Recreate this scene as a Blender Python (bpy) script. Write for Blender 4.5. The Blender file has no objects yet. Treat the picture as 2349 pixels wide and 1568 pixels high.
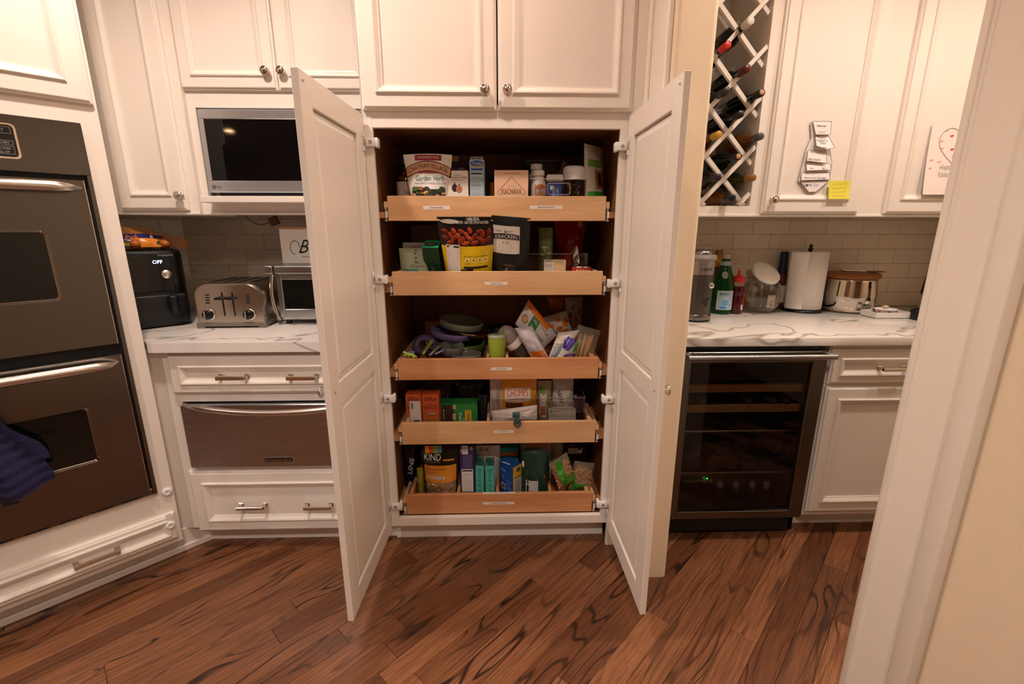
import bpy, bmesh, math, random
from mathutils import Matrix, Vector, noise
scene = bpy.context.scene
col = scene.collection
R_ = math.radians
random.seed(7)

# ---------------------------------------------------------------- camera
FPX = 1045.3; YAW = .0274; PITCH = .2423
CAM = Vector((.003, -1.724, 1.349))
cd = bpy.data.cameras.new('camera'); cam = bpy.data.objects.new('camera', cd); col.objects.link(cam)
cd.sensor_width = 36.0; cd.lens = FPX * 36.0 / 2349.0; cd.clip_start = .02
cam.location = CAM; cam.rotation_euler = (math.pi/2 - PITCH, 0, -YAW)
scene.camera = cam
FW = Vector((math.sin(YAW)*math.cos(PITCH), math.cos(YAW)*math.cos(PITCH), -math.sin(PITCH)))
RT = Vector((math.cos(YAW), -math.sin(YAW), 0)); UP = RT.cross(FW)
def ray(px, py): return FW + RT*((px-1174.5)/FPX) + UP*((784-py)/FPX)
def at(px, py, Y):            # photo pixel -> point on the vertical plane y = Y
    d = ray(px, py); return CAM + d*((Y-CAM.y)/d.y)
def atz(px, py, Z):           # photo pixel -> point at height Z
    d = ray(px, py); return CAM + d*((Z-CAM.z)/d.z)

# ---------------------------------------------------------------- world, lights, exposure
w = bpy.data.worlds.new('world'); scene.world = w; w.use_nodes = True
w.node_tree.nodes['Background'].inputs[0].default_value = (1.0, .80, .62, 1)
w.node_tree.nodes['Background'].inputs[1].default_value = .02
vs = scene.view_settings
vs.view_transform = 'Standard'; vs.look = 'None'; vs.gamma = 1; vs.use_curve_mapping = False
vs.exposure = .93
CEIL = 2.74
CANS = [(-.95, -.56, 1.15), (-.05, -.56, .30), (1.22, -.50, .68), (2.05, -.45, .62),
        (-1.3, -2.3, 1.3), (.15, -2.4, 1.3), (-3.92, -4.96, .5), (-2.7, -1.5, .6)]
CAN_W = 34.0
CAN_COL = (1.0, .862, .77)

# ---------------------------------------------------------------- materials
def lin(c):
    if isinstance(c, str):
        c = c.lstrip('#'); c = [int(c[i:i+2], 16)/255 for i in (0, 2, 4)]
    return tuple((v/12.92 if v <= .04045 else ((v+.055)/1.055)**2.4) for v in c) + (1,)
MATS = {}
def mat(name, c, rough=.5, metal=0, trans=0, ior=1.45, bump=0, bscale=40, emit=0, alpha=1, aniso=0, vary=0, vscale=8, coat=0, spec=None):
    key = (name, str(c))
    if key in MATS: return MATS[key]
    m = bpy.data.materials.new(name); m.use_nodes = True
    nt = m.node_tree; b = nt.nodes['Principled BSDF']; L = nt.links
    cc = lin(c)
    b.inputs['Base Color'].default_value = cc; b.inputs['Roughness'].default_value = rough
    b.inputs['Metallic'].default_value = metal; b.inputs['Transmission Weight'].default_value = trans
    b.inputs['IOR'].default_value = ior; b.inputs['Alpha'].default_value = alpha
    if coat: b.inputs['Coat Weight'].default_value = coat
    if spec is not None: b.inputs['Specular IOR Level'].default_value = spec
    if aniso: b.inputs['Anisotropic'].default_value = aniso
    if emit:
        b.inputs['Emission Color'].default_value = cc; b.inputs['Emission Strength'].default_value = emit
    if bump or vary:
        tc = nt.nodes.new('ShaderNodeTexCoord'); n = nt.nodes.new('ShaderNodeTexNoise')
        L.new(tc.outputs['Object'], n.inputs['Vector'])
        n.inputs['Scale'].default_value = bscale if bump else vscale; n.inputs['Detail'].default_value = 3
        if bump:
            bp = nt.nodes.new('ShaderNodeBump'); bp.inputs['Strength'].default_value = bump; bp.inputs['Distance'].default_value = .01
            L.new(n.outputs['Fac'], bp.inputs['Height']); L.new(bp.outputs['Normal'], b.inputs['Normal'])
        if vary:
            mx = nt.nodes.new('ShaderNodeMixRGB'); mx.inputs[1].default_value = tuple(v*(1-vary) for v in cc[:3])+(1,); mx.inputs[2].default_value = tuple(min(1, v*(1+vary)) for v in cc[:3])+(1,)
            n2 = nt.nodes.new('ShaderNodeTexNoise'); n2.inputs['Scale'].default_value = vscale
            L.new(tc.outputs['Object'], n2.inputs['Vector']); L.new(n2.outputs['Fac'], mx.inputs[0]); L.new(mx.outputs[0], b.inputs['Base Color'])
    MATS[key] = m
    return m
def wood_mat(name, c1, c2, scale=1.0, axis=0, rough=.42, dark=None):
    """lengthwise grain along object axis `axis`"""
    m = bpy.data.materials.new(name); m.use_nodes = True
    nt = m.node_tree; b = nt.nodes['Principled BSDF']; L = nt.links; N = nt.nodes.new
    tc = N('ShaderNodeTexCoord'); oi = N('ShaderNodeObjectInfo'); mp = N('ShaderNodeMapping')
    sc = [14*scale]*3; sc[axis] = 1.3*scale
    mp.inputs['Scale'].default_value = sc
    mul = N('ShaderNodeMath'); mul.operation = 'MULTIPLY'; mul.inputs[1].default_value = 37.0
    L.new(oi.outputs['Random'], mul.inputs[0])
    cb = N('ShaderNodeCombineXYZ')
    for i in range(3): L.new(mul.outputs[0], cb.inputs[i])
    L.new(tc.outputs['Object'], mp.inputs['Vector']); L.new(cb.outputs[0], mp.inputs['Location'])
    n1 = N('ShaderNodeTexNoise'); n1.inputs['Scale'].default_value = 1.2; n1.inputs['Detail'].default_value = 2; n1.inputs['Distortion'].default_value = .6
    L.new(mp.outputs[0], n1.inputs['Vector'])
    n2 = N('ShaderNodeTexNoise'); n2.inputs['Scale'].default_value = 9; n2.inputs['Detail'].default_value = 4
    L.new(mp.outputs[0], n2.inputs['Vector'])
    r1 = N('ShaderNodeValToRGB'); r1.color_ramp.elements[0].color = lin(c1); r1.color_ramp.elements[1].color = lin(c2)
    r1.color_ramp.elements[0].position = .35; r1.color_ramp.elements[1].position = .65
    L.new(n1.outputs['Fac'], r1.inputs[0])
    mx = N('ShaderNodeMixRGB'); mx.blend_type = 'MULTIPLY'; mx.inputs[0].default_value = .25
    L.new(r1.outputs[0], mx.inputs[1]); L.new(n2.outputs['Color'], mx.inputs[2]); L.new(n2.outputs['Fac'], mx.inputs[2])
    L.new(mx.outputs[0], b.inputs['Base Color']); b.inputs['Roughness'].default_value = rough
    return m
def floor_mat():
    """stained oak: cathedral rings, fine pores, tone per board"""
    m = bpy.data.materials.new('stained_oak'); m.use_nodes = True
    nt = m.node_tree; b = nt.nodes['Principled BSDF']; L = nt.links; N = nt.nodes.new
    tc = N('ShaderNodeTexCoord'); oi = N('ShaderNodeObjectInfo'); mp = N('ShaderNodeMapping')
    mul = N('ShaderNodeMath'); mul.operation = 'MULTIPLY'; mul.inputs[1].default_value = 53.0
    L.new(oi.outputs['Random'], mul.inputs[0])
    cb = N('ShaderNodeCombineXYZ')
    for i in range(3): L.new(mul.outputs[0], cb.inputs[i])
    ad = N('ShaderNodeVectorMath'); ad.operation = 'ADD'
    L.new(tc.outputs['Object'], ad.inputs[0]); L.new(cb.outputs[0], ad.inputs[1])
    mp.inputs['Scale'].default_value = (2.0, 12, 12); L.new(ad.outputs[0], mp.inputs['Vector'])
    n1 = N('ShaderNodeTexNoise'); n1.inputs['Scale'].default_value = .85; n1.inputs['Detail'].default_value = 1.5; n1.inputs['Roughness'].default_value = .45; n1.inputs['Distortion'].default_value = .35
    L.new(mp.outputs[0], n1.inputs['Vector'])
    ml = N('ShaderNodeMath'); ml.operation = 'MULTIPLY'; ml.inputs[1].default_value = 52.0; L.new(n1.outputs['Fac'], ml.inputs[0])
    sn = N('ShaderNodeMath'); sn.operation = 'SINE'; L.new(ml.outputs[0], sn.inputs[0])
    r = N('ShaderNodeValToRGB'); r.color_ramp.elements[0].position = .0; r.color_ramp.elements[1].position = .18
    r.color_ramp.elements[0].color = (.05, .05, .05, 1); r.color_ramp.elements[1].color = (0, 0, 0, 1)
    r.color_ramp.elements[0].color = (1, 1, 1, 1)
    m01 = N('ShaderNodeMath'); m01.operation = 'MULTIPLY_ADD'; m01.inputs[1].default_value = .5; m01.inputs[2].default_value = .5
    L.new(sn.outputs[0], m01.inputs[0]); L.new(m01.outputs[0], r.inputs[0])
    # where rings show strongly
    nm = N('ShaderNodeTexNoise'); nm.inputs['Scale'].default_value = .5; nm.inputs['Detail'].default_value = 2
    L.new(mp.outputs[0], nm.inputs['Vector'])
    rm = N('ShaderNodeValToRGB'); rm.color_ramp.elements[0].position = .43; rm.color_ramp.elements[1].position = .62
    rm.color_ramp.elements[0].color = (.10, .10, .10, 1); rm.color_ramp.elements[1].color = (1, 1, 1, 1); L.new(nm.outputs['Fac'], rm.inputs[0])
    ring = N('ShaderNodeMath'); ring.operation = 'MULTIPLY'; L.new(r.outputs[0], ring.inputs[0]); L.new(rm.outputs[0], ring.inputs[1])
    # pores
    mp2 = N('ShaderNodeMapping'); mp2.inputs['Scale'].default_value = (7, 210, 210); L.new(ad.outputs[0], mp2.inputs['Vector'])
    n2 = N('ShaderNodeTexNoise'); n2.inputs['Scale'].default_value = 1; n2.inputs['Detail'].default_value = 3; L.new(mp2.outputs[0], n2.inputs['Vector'])
    rp = N('ShaderNodeValToRGB'); rp.color_ramp.elements[0].position = .40; rp.color_ramp.elements[1].position = .60
    rp.color_ramp.elements[0].color = (.60, .60, .60, 1); L.new(n2.outputs['Fac'], rp.inputs[0])
    tone = N('ShaderNodeValToRGB'); tone.color_ramp.elements[0].color = lin('#6e4228'); tone.color_ramp.elements[1].color = lin('#9a6542')
    L.new(oi.outputs['Random'], tone.inputs[0])
    mx = N('ShaderNodeMixRGB'); mx.blend_type = 'MULTIPLY'; mx.inputs[0].default_value = 1; L.new(tone.outputs[0], mx.inputs[1]); L.new(rp.outputs[0], mx.inputs[2])
    dk = N('ShaderNodeMixRGB'); dk.inputs[2].default_value = lin('#2a160c'); L.new(ring.outputs[0], dk.inputs[0]); L.new(mx.outputs[0], dk.inputs[1])
    L.new(dk.outputs[0], b.inputs['Base Color']); b.inputs['Roughness'].default_value = .36
    bp = N('ShaderNodeBump'); bp.inputs['Strength'].default_value = .12; bp.inputs['Distance'].default_value = .003
    L.new(n2.outputs['Fac'], bp.inputs['Height']); L.new(bp.outputs[0], b.inputs['Normal'])
    return m
def marble_mat():
    m = bpy.data.materials.new('veined_quartz'); m.use_nodes = True
    nt = m.node_tree; b = nt.nodes['Principled BSDF']; L = nt.links; N = nt.nodes.new
    tc = N('ShaderNodeTexCoord'); mp = N('ShaderNodeMapping'); mp.inputs['Rotation'].default_value = (0, 0, .5); mp.inputs['Scale'].default_value = (.55, 1.5, 1.0)
    L.new(tc.outputs['Object'], mp.inputs['Vector'])
    n = N('ShaderNodeTexNoise'); n.inputs['Scale'].default_value = 1.1; n.inputs['Detail'].default_value = 4; n.inputs['Distortion'].default_value = .9
    L.new(mp.outputs[0], n.inputs['Vector'])
    s = N('ShaderNodeMath'); s.operation = 'SUBTRACT'; s.inputs[1].default_value = .5; L.new(n.outputs['Fac'], s.inputs[0])
    a = N('ShaderNodeMath'); a.operation = 'ABSOLUTE'; L.new(s.outputs[0], a.inputs[0])
    r = N('ShaderNodeValToRGB'); r.color_ramp.elements[0].position = .0; r.color_ramp.elements[1].position = .008
    r.color_ramp.elements[0].color = lin('#aaa098'); r.color_ramp.elements[1].color = lin('#efebe6')
    L.new(a.outputs[0], r.inputs[0]); L.new(r.outputs[0], b.inputs['Base Color']); b.inputs['Roughness'].default_value = .14
    return m
def steel_mat(name, c='#8f8a86', rough=.28, axis=2, amt=.09):
    m = bpy.data.materials.new(name); m.use_nodes = True
    nt = m.node_tree; b = nt.nodes['Principled BSDF']; L = nt.links; N = nt.nodes.new
    b.inputs['Base Color'].default_value = lin(c); b.inputs['Metallic'].default_value = 1
    tg = N('ShaderNodeTangent'); tg.direction_type = 'RADIAL'; tg.axis = 'Z'; L.new(tg.outputs[0], b.inputs['Tangent']); b.inputs['Anisotropic'].default_value = .85
    tc = N('ShaderNodeTexCoord'); mp = N('ShaderNodeMapping'); sc = [3, 3, 3]; sc[axis] = 600
    mp.inputs['Scale'].default_value = sc; L.new(tc.outputs['Object'], mp.inputs['Vector'])
    n = N('ShaderNodeTexNoise'); n.inputs['Scale'].default_value = 1; n.inputs['Detail'].default_value = 2; L.new(mp.outputs[0], n.inputs['Vector'])
    ma = N('ShaderNodeMath'); ma.operation = 'MULTIPLY_ADD'; ma.inputs[1].default_value = amt; ma.inputs[2].default_value = rough - amt/2
    L.new(n.outputs['Fac'], ma.inputs[0]); L.new(ma.outputs[0], b.inputs['Roughness'])
    bp = N('ShaderNodeBump'); bp.inputs['Strength'].default_value = .05; bp.inputs['Distance'].default_value = .001
    L.new(n.outputs['Fac'], bp.inputs['Height']); L.new(bp.outputs[0], b.inputs['Normal'])
    return m
def glass_mat(name, c='#ffffff', rough=.02, k=.6, f0=.04):
    """thin clear pane: mostly see-through with a real gloss"""
    m = bpy.data.materials.new(name); m.use_nodes = True
    nt = m.node_tree; nt.nodes.clear(); L = nt.links; N = nt.nodes.new
    o = N('ShaderNodeOutputMaterial'); t = N('ShaderNodeBsdfTransparent'); g = N('ShaderNodeBsdfGlossy'); mx = N('ShaderNodeMixShader'); lw = N('ShaderNodeLayerWeight'); lw.inputs[0].default_value = .5
    pw = N('ShaderNodeMath'); pw.operation = 'POWER'; pw.inputs[1].default_value = 4; fr = N('ShaderNodeMath'); fr.operation = 'MULTIPLY_ADD'; fr.inputs[1].default_value = k; fr.inputs[2].default_value = f0
    L.new(lw.outputs['Facing'], pw.inputs[0]); L.new(pw.outputs[0], fr.inputs[0]); t.inputs[0].default_value = lin(c); g.inputs['Roughness'].default_value = rough
    L.new(fr.outputs[0], mx.inputs[0]); L.new(t.outputs[0], mx.inputs[1]); L.new(g.outputs[0], mx.inputs[2]); L.new(mx.outputs[0], o.inputs[0])
    return m
def film_mat(name, c='#e8e4e0', dens=.3, rough=.12):
    """plastic film: partly see-through, glossy, crinkled"""
    m = bpy.data.materials.new(name); m.use_nodes = True
    nt = m.node_tree; L = nt.links; N = nt.nodes.new
    b = nt.nodes['Principled BSDF']; o = nt.nodes['Material Output']
    b.inputs['Base Color'].default_value = lin(c); b.inputs['Roughness'].default_value = rough
    tc = N('ShaderNodeTexCoord'); n = N('ShaderNodeTexNoise'); n.inputs['Scale'].default_value = 45; n.inputs['Detail'].default_value = 3; n.inputs['Distortion'].default_value = 1.2
    L.new(tc.outputs['Object'], n.inputs['Vector'])
    bp = N('ShaderNodeBump'); bp.inputs['Strength'].default_value = .7; bp.inputs['Distance'].default_value = .01
    L.new(n.outputs['Fac'], bp.inputs['Height']); L.new(bp.outputs[0], b.inputs['Normal'])
    t = N('ShaderNodeBsdfTransparent'); mx = N('ShaderNodeMixShader'); mx.inputs[0].default_value = dens
    L.new(t.outputs[0], mx.inputs[1]); L.new(b.outputs[0], mx.inputs[2]); L.new(mx.outputs[0], o.inputs[0])
    return m
PAINT = mat('cabinet_paint', '#efe6dc', .38)
WALLP = mat('wall_paint', '#ecd9bd', .6, bump=.04, bscale=160)
TRIMP = mat('trim_paint', '#f1e8dc', .4)
CEILP = mat('ceiling_paint', '#f2ece2', .8)
CHROME = mat('chrome', '#d8d2cc', .08, 1)
NICKEL = mat('polished_nickel', '#e2d9d0', .12, 1)
BLACK = mat('black_plastic', '#070708', .3)
BLACKM = mat('matte_black', '#101012', .55)
BGLASS = mat('black_glass', '#050608', .04, spec=.6)
WHITE = mat('white_plastic', '#eeeae6', .4)
STEEL = steel_mat('brushed_steel', '#b4b6ba')
STEELV = steel_mat('brushed_steel_dark', '#78746f', .30, 2)
STEELB = steel_mat('bright_steel', '#d4d8de', .24, 2); STEELB.node_tree.nodes['Principled BSDF'].inputs['Metallic'].default_value = .8
CLEAR = glass_mat('clear_plastic', '#f2f0ee')
GLASS = glass_mat('clear_glass', '#f4f6f4')
FILM = film_mat('plastic_film')
MAPLE = wood_mat('maple', '#d9a878', '#e8bd8e', 1.0, 0)
MAPLE2 = wood_mat('maple_warm', '#c98555', '#dba06e', 1.0, 0)
INTER = wood_mat('cabinet_interior', '#8a5a34', '#9c6a40', .6, 2, .5)
MARBLE = marble_mat()
INK = mat('black_ink', '#1a1718', .6)
def paper(c, r=.55): return mat('print_'+c.lstrip('#'), c, r)
def gloss(c, r=.25): return mat('foil_'+c.lstrip('#'), c, r)

# ---------------------------------------------------------------- objects
def tag(o, label=None, cat=None, group=None, kind=None):
    if label: o['label'] = label
    if cat: o['category'] = cat
    if group: o['group'] = group
    if kind: o['kind'] = kind
    return o
def thing(name, label, cat, loc=(0, 0, 0), rz=0, group=None):
    o = bpy.data.objects.new(name, None); col.objects.link(o)
    o.location = loc; o.rotation_euler = (0, 0, rz); o.empty_display_size = .05
    o['_m'] = 1; del o['_m']
    WM[o.name] = Matrix.Translation(loc) @ Matrix.Rotation(rz, 4, 'Z')
    return tag(o, label, cat, group)
WM = {}
def I4(): return Matrix.Identity(4)
class B:
    """collects geometry (world coordinates, or local with local=True) into one mesh"""
    def __init__(s, local=False, xf=None):
        s.v = []; s.f = []; s.m = []; s.mats = []; s.sm = []; s.local = local; s.xf = xf or I4()
    def mi(s, m):
        if m not in s.mats: s.mats.append(m)
        return s.mats.index(m)
    def add(s, vs, fs, m, smooth=False):
        o = len(s.v); k = s.mi(m)
        s.v += [s.xf @ Vector(p) for p in vs]
        for f in fs:
            s.f.append([i+o for i in f]); s.m.append(k); s.sm.append(smooth)
        return s
    def box(s, x0, x1, y0, y1, z0, z1, m, bev=0, seg=1):
        if x0 > x1: x0, x1 = x1, x0
        if y0 > y1: y0, y1 = y1, y0
        if z0 > z1: z0, z1 = z1, z0
        vs = [(x0,y0,z0),(x1,y0,z0),(x1,y1,z0),(x0,y1,z0),(x0,y0,z1),(x1,y0,z1),(x1,y1,z1),(x0,y1,z1)]
        fs = [(0,3,2,1),(4,5,6,7),(0,1,5,4),(1,2,6,5),(2,3,7,6),(3,0,4,7)]
        if not bev: return s.add(vs, fs, m)
        bm = bmesh.new(); bv = [bm.verts.new(p) for p in vs]
        for f in fs: bm.faces.new([bv[i] for i in f])
        bev = min(bev, .49*min(x1-x0, y1-y0, z1-z0))
        bmesh.ops.bevel(bm, geom=bm.edges[:], offset=bev, segments=seg, profile=.5, affect='EDGES')
        bm.verts.index_update()
        s.add([v.co[:] for v in bm.verts], [[v.index for v in f.verts] for f in bm.faces], m, seg > 1); bm.free()
        return s
    def prism(s, pts, y0, y1, m, smooth=False):
        """polygon in x,z extruded along y"""
        n = len(pts)
        a = sum(pts[i][0]*pts[(i+1) % n][1]-pts[(i+1) % n][0]*pts[i][1] for i in range(n))
        if a < 0: pts = pts[::-1]
        vs = [(x, y0, z) for x, z in pts]+[(x, y1, z) for x, z in pts]
        s.add(vs, [list(range(n)), list(range(2*n-1, n-1, -1))], m)
        return s.add(vs, [(i, i+n, (i+1) % n+n, (i+1) % n) for i in range(n)], m, smooth)
    def prismz(s, pts, z0, z1, m, smooth=False):
        n = len(pts)
        a = sum(pts[i][0]*pts[(i+1) % n][1]-pts[(i+1) % n][0]*pts[i][1] for i in range(n))
        if a < 0: pts = pts[::-1]
        vs = [(x, y, z0) for x, y in pts]+[(x, y, z1) for x, y in pts]
        s.add(vs, [list(range(n-1, -1, -1)), list(range(n, 2*n))], m)
        return s.add(vs, [(i, (i+1) % n, (i+1) % n+n, i+n) for i in range(n)], m, smooth)
    def rings(s, x0, x1, z0, z1, prof, m, cap=True, back=True):
        """rectangular rings (inset, y) lofted: panelled door fronts; front faces -y"""
        vs = []; fs = []
        for ins, y in prof:
            vs += [(x0+ins, y, z0+ins), (x1-ins, y, z0+ins), (x1-ins, y, z1-ins), (x0+ins, y, z1-ins)]
        for i in range(len(prof)-1):
            for k in range(4):
                a = i*4+k; b = i*4+(k+1) % 4; fs.append((a, b, b+4, a+4))
        n = len(vs)
        if cap: fs.append((n-4, n-3, n-2, n-1))
        if back: fs.append((3, 2, 1, 0))
        return s.add(vs, fs, m)
    def lathe(s, prof, m, c=(0, 0, 0), seg=24, M=None, smooth=True, a0=0, a1=2*math.pi, sx=1, sy=1):
        """profile (r, z) spun round z at c"""
        full = abs(a1-a0-2*math.pi) < 1e-6
        n = seg if full else seg+1; vs = []; fs = []
        M = (M or I4())
        for r, z in prof:
            for k in range(n):
                a = a0+(a1-a0)*k/seg
                vs.append(Vector(c)+(M @ Vector((r*math.cos(a)*sx, r*math.sin(a)*sy, z))))
        for i in range(len(prof)-1):
            for k in range(seg):
                k2 = (k+1) % n if full else k+1
                fs.append((i*n+k, i*n+k2, (i+1)*n+k2, (i+1)*n+k))
        s.add(vs, fs, m, smooth)
        if full:
            if prof[0][0] > 1e-4: s.add(vs[:n], [list(range(n-1, -1, -1))], m)
            if prof[-1][0] > 1e-4: s.add(vs[-n:], [list(range(n))], m)
        return s
    def cyl(s, p, q, r, m, seg=16, r2=None, smooth=True):
        p = Vector(p); q = Vector(q); d = q-p
        M = d.to_track_quat('Z', 'Y').to_matrix().to_4x4()
        return s.lathe([(r, 0), (r if r2 is None else r2, d.length)], m, p, seg, M, smooth)
    def tube(s, pts, r, m, seg=10, close=False, flat=1.0):
        pts = [Vector(p) for p in pts]; n = len(pts); vs = []; fs = []
        up = None
        for i, p in enumerate(pts):
            a = pts[i-1] if (i or close) else p; b = pts[(i+1) % n] if (i < n-1 or close) else p
            t = (b-a).normalized()
            if up is None:
                up = Vector((0, 0, 1)) if abs(t.z) < .9 else Vector((1, 0, 0))
            u = (up - t*up.dot(t)).normalized(); w_ = t.cross(u); up = u
            rr = r[i] if isinstance(r, (list, tuple)) else r
            for k in range(seg):
                g = 2*math.pi*k/seg; vs.append(p+u*(rr*flat*math.cos(g))+w_*(rr*math.sin(g)))
        for i in range(n if close else n-1):
            j = (i+1) % n
            for k in range(seg):
                k2 = (k+1) % seg; fs.append((i*seg+k, i*seg+k2, j*seg+k2, j*seg+k))
        s.add(vs, fs, m, True)
        if not close:
            s.add(vs[:seg], [list(range(seg-1, -1, -1))], m); s.add(vs[-seg:], [list(range(seg))], m)
        return s
    def sphere(s, c, r, m, seg=16, sx=1, sy=1, sz=1, M=None):
        n = max(6, seg//2); prof = [(r*math.sin(math.pi*i/n)+1e-6, -r*math.cos(math.pi*i/n)) for i in range(n+1)]
        T = (M or I4()) @ Matrix.Diagonal((sx, sy, sz, 1))
        return s.lathe(prof, m, c, seg, T)
    def grid(s, fn, nu, nv, m, smooth=True):
        """fn(u, v) u,v in 0..1 -> point"""
        vs = [fn(i/nu, j/nv) for j in range(nv+1) for i in range(nu+1)]
        fs = [(j*(nu+1)+i, j*(nu+1)+i+1, (j+1)*(nu+1)+i+1, (j+1)*(nu+1)+i) for j in range(nv) for i in range(nu)]
        return s.add(vs, fs, m, smooth)
    # ---- flat print mapped on a surface; fn(x, z) -> point in front of that surface
    def rect(s, fn, x0, x1, z0, z1, m, nu=1, nv=1):
        return s.grid(lambda u, v: fn(x0+(x1-x0)*u, z0+(z1-z0)*v), nu, nv, m)
    def poly(s, fn, pts, m):
        n = len(pts); a = sum(pts[i][0]*pts[(i+1) % n][1]-pts[(i+1) % n][0]*pts[i][1] for i in range(n))
        if a < 0: pts = pts[::-1]
        cx = sum(p[0] for p in pts)/n; cz = sum(p[1] for p in pts)/n
        vs = [fn(*p) for p in pts]+[fn(cx, cz)]
        return s.add(vs, [(i, (i+1) % n, n) for i in range(n)], m)
    def ell(s, fn, cx, cz, rx, rz, m, n=20, rot=0):
        c, q = math.cos(rot), math.sin(rot)
        return s.poly(fn, [(cx+rx*math.cos(2*math.pi*i/n)*c-rz*math.sin(2*math.pi*i/n)*q, cz+rx*math.cos(2*math.pi*i/n)*q+rz*math.sin(2*math.pi*i/n)*c) for i in range(n)], m)
    def line(s, fn, pts, wd, m):
        for (x0, z0), (x1, z1) in zip(pts[:-1], pts[1:]):
            d = math.hypot(x1-x0, z1-z0) or 1; nx, nz = -(z1-z0)/d*wd/2, (x1-x0)/d*wd/2
            q = [fn(x0-nx, z0-nz), fn(x1-nx, z1-nz), fn(x1+nx, z1+nz), fn(x0+nx, z0+nz)]
            s.add(q, [(0, 1, 2, 3)], m)
        return s
    def text(s, fn, t, cx, cz, wd, ht, m, rot=0, shear=0, bend=0):
        """lettering fitted into wd x ht centred at (cx, cz)"""
        vs, fs = glyphs(t, shear)
        c, q = math.cos(rot), math.sin(rot); out = []
        for x, y in vs:
            a = x*wd; b = y*ht + bend*(1-4*x*x)
            out.append(fn(cx+a*c-b*q, cz+a*q+b*c))
        return s.add(out, fs, m)
    def lines(s, fn, x0, x1, z0, z1, n, m, wd=.0009, rnd=.25):
        """rows of small unreadable print"""
        for i in range(n):
            z = z0+(z1-z0)*(i+.5)/n; e = x1-(x1-x0)*random.random()*rnd
            s.rect(fn, x0, e, z-wd/2, z+wd/2, m)
        return s
    def build(s, name, parent=None, label=None, cat=None, group=None, kind=None, loc=None, smooth_angle=None):
        me = bpy.data.meshes.new(name)
        W = I4()
        if parent is not None:
            p = parent
            while p.parent is not None: p = p.parent
            W = WM.get(p.name, I4())
        elif loc is not None: W = Matrix.Translation(loc)
        Wi = W.inverted()
        vs = [v[:] for v in s.v] if s.local else [(Wi @ v)[:] for v in s.v]
        me.from_pydata(vs, [], s.f)
        for m in s.mats: me.materials.append(m)
        me.polygons.foreach_set('material_index', s.m); me.polygons.foreach_set('use_smooth', s.sm)
        me.update()
        o = bpy.data.objects.new(name, me); col.objects.link(o)
        if parent is not None: o.parent = parent
        elif loc is not None:
            o.location = loc
        WM[o.name] = W
        return tag(o, label, cat, group, kind)
GLY = {}
def glyphs(t, shear=0):
    """lettering as flat triangles, normalised to a unit box centred on 0"""
    k = (t, shear)
    if k in GLY: return GLY[k]
    cu = bpy.data.curves.new('t', 'FONT'); cu.body = t; cu.shear = shear; cu.resolution_u = 2
    ob = bpy.data.objects.new('t', cu); col.objects.link(ob)
    dg = bpy.context.evaluated_depsgraph_get(); me = bpy.data.meshes.new_from_object(ob.evaluated_get(dg))
    vs = [(v.co.x, v.co.y) for v in me.vertices]; fs = [list(p.vertices) for p in me.polygons]
    # flip to face the viewer (fn maps x,z -> front facing -y)
    x0 = min(v[0] for v in vs); x1 = max(v[0] for v in vs); y0 = min(v[1] for v in vs); y1 = max(v[1] for v in vs)
    vs = [((x-x0)/(x1-x0 or 1)-.5, (y-y0)/(y1-y0 or 1)-.5) for x, y in vs]
    bpy.data.objects.remove(ob); bpy.data.curves.remove(cu); bpy.data.meshes.remove(me)
    GLY[k] = (vs, fs); return GLY[k]
def frontfn(y, off=.0006): return lambda x, z: Vector((x, y-off, z))
def copy_tree(o, parent=None, label=None, **kw):
    c = o.copy(); col.objects.link(c); c.parent = parent
    WM[c.name] = WM.get(o.name, I4())
    if label: c['label'] = label
    for ch in [x for x in o.children]: copy_tree(ch, c)
    return c
def dup(o, loc, rz=None, label=None):
    c = copy_tree(o, None, label); c.location = loc
    if rz is not None: c.rotation_euler[2] = rz
    return c
# ---------------------------------------------------------------- setting
BACKY = .76
def struct(b, name, parent=None, kind='structure'): return b.build(name, parent, kind=kind)
# floor: sub-floor slab with oak boards laid diagonally
FLOOR = struct(B().box(-5.1, 2.5, -7.1, BACKY+.1, -.08, -.012, mat('subfloor', '#2a1a10', .8)), 'floor')
OAK = floor_mat()
def planks():
    bw = .083; d = Vector((1, 1, 0)).normalized(); n = Vector((-1, 1, 0)).normalized()
    rnd = random.Random(3); meshes = {}; cnt = 0
    far = B()
    k0, k1 = -28, 29
    for k in range(k0, k1):
        off = k*bw; t = -5.2+rnd.random()*.9
        while t < 5.0:
            ln = rnd.choice((.55, .75, .9, 1.05, 1.25, 1.5)); c = d*(t+ln/2)+n*off+Vector((0, -.6, 0))
            t += ln
            if not (-2.9 < c.x < 2.6 and -2.1 < c.y < .75): continue
            if c.x < -1.5-(.0) and c.x-c.y < -1.75: continue
            if c.x > 1.2 and c.y < -1.0: continue
            key = ln
            if key not in meshes:
                q = B().box(-ln/2+.0005, ln/2-.0005, -bw/2+.0005, bw/2-.0005, -.012, 0, OAK, .0009)
                o = q.build('floor_board', FLOOR); meshes[key] = o.data
            else:
                o = bpy.data.objects.new('floor_board', meshes[key]); col.objects.link(o); o.parent = FLOOR
            o.location = c; o.rotation_euler = (0, 0, math.pi/4); cnt += 1
    return cnt
NPL = planks()
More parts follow.
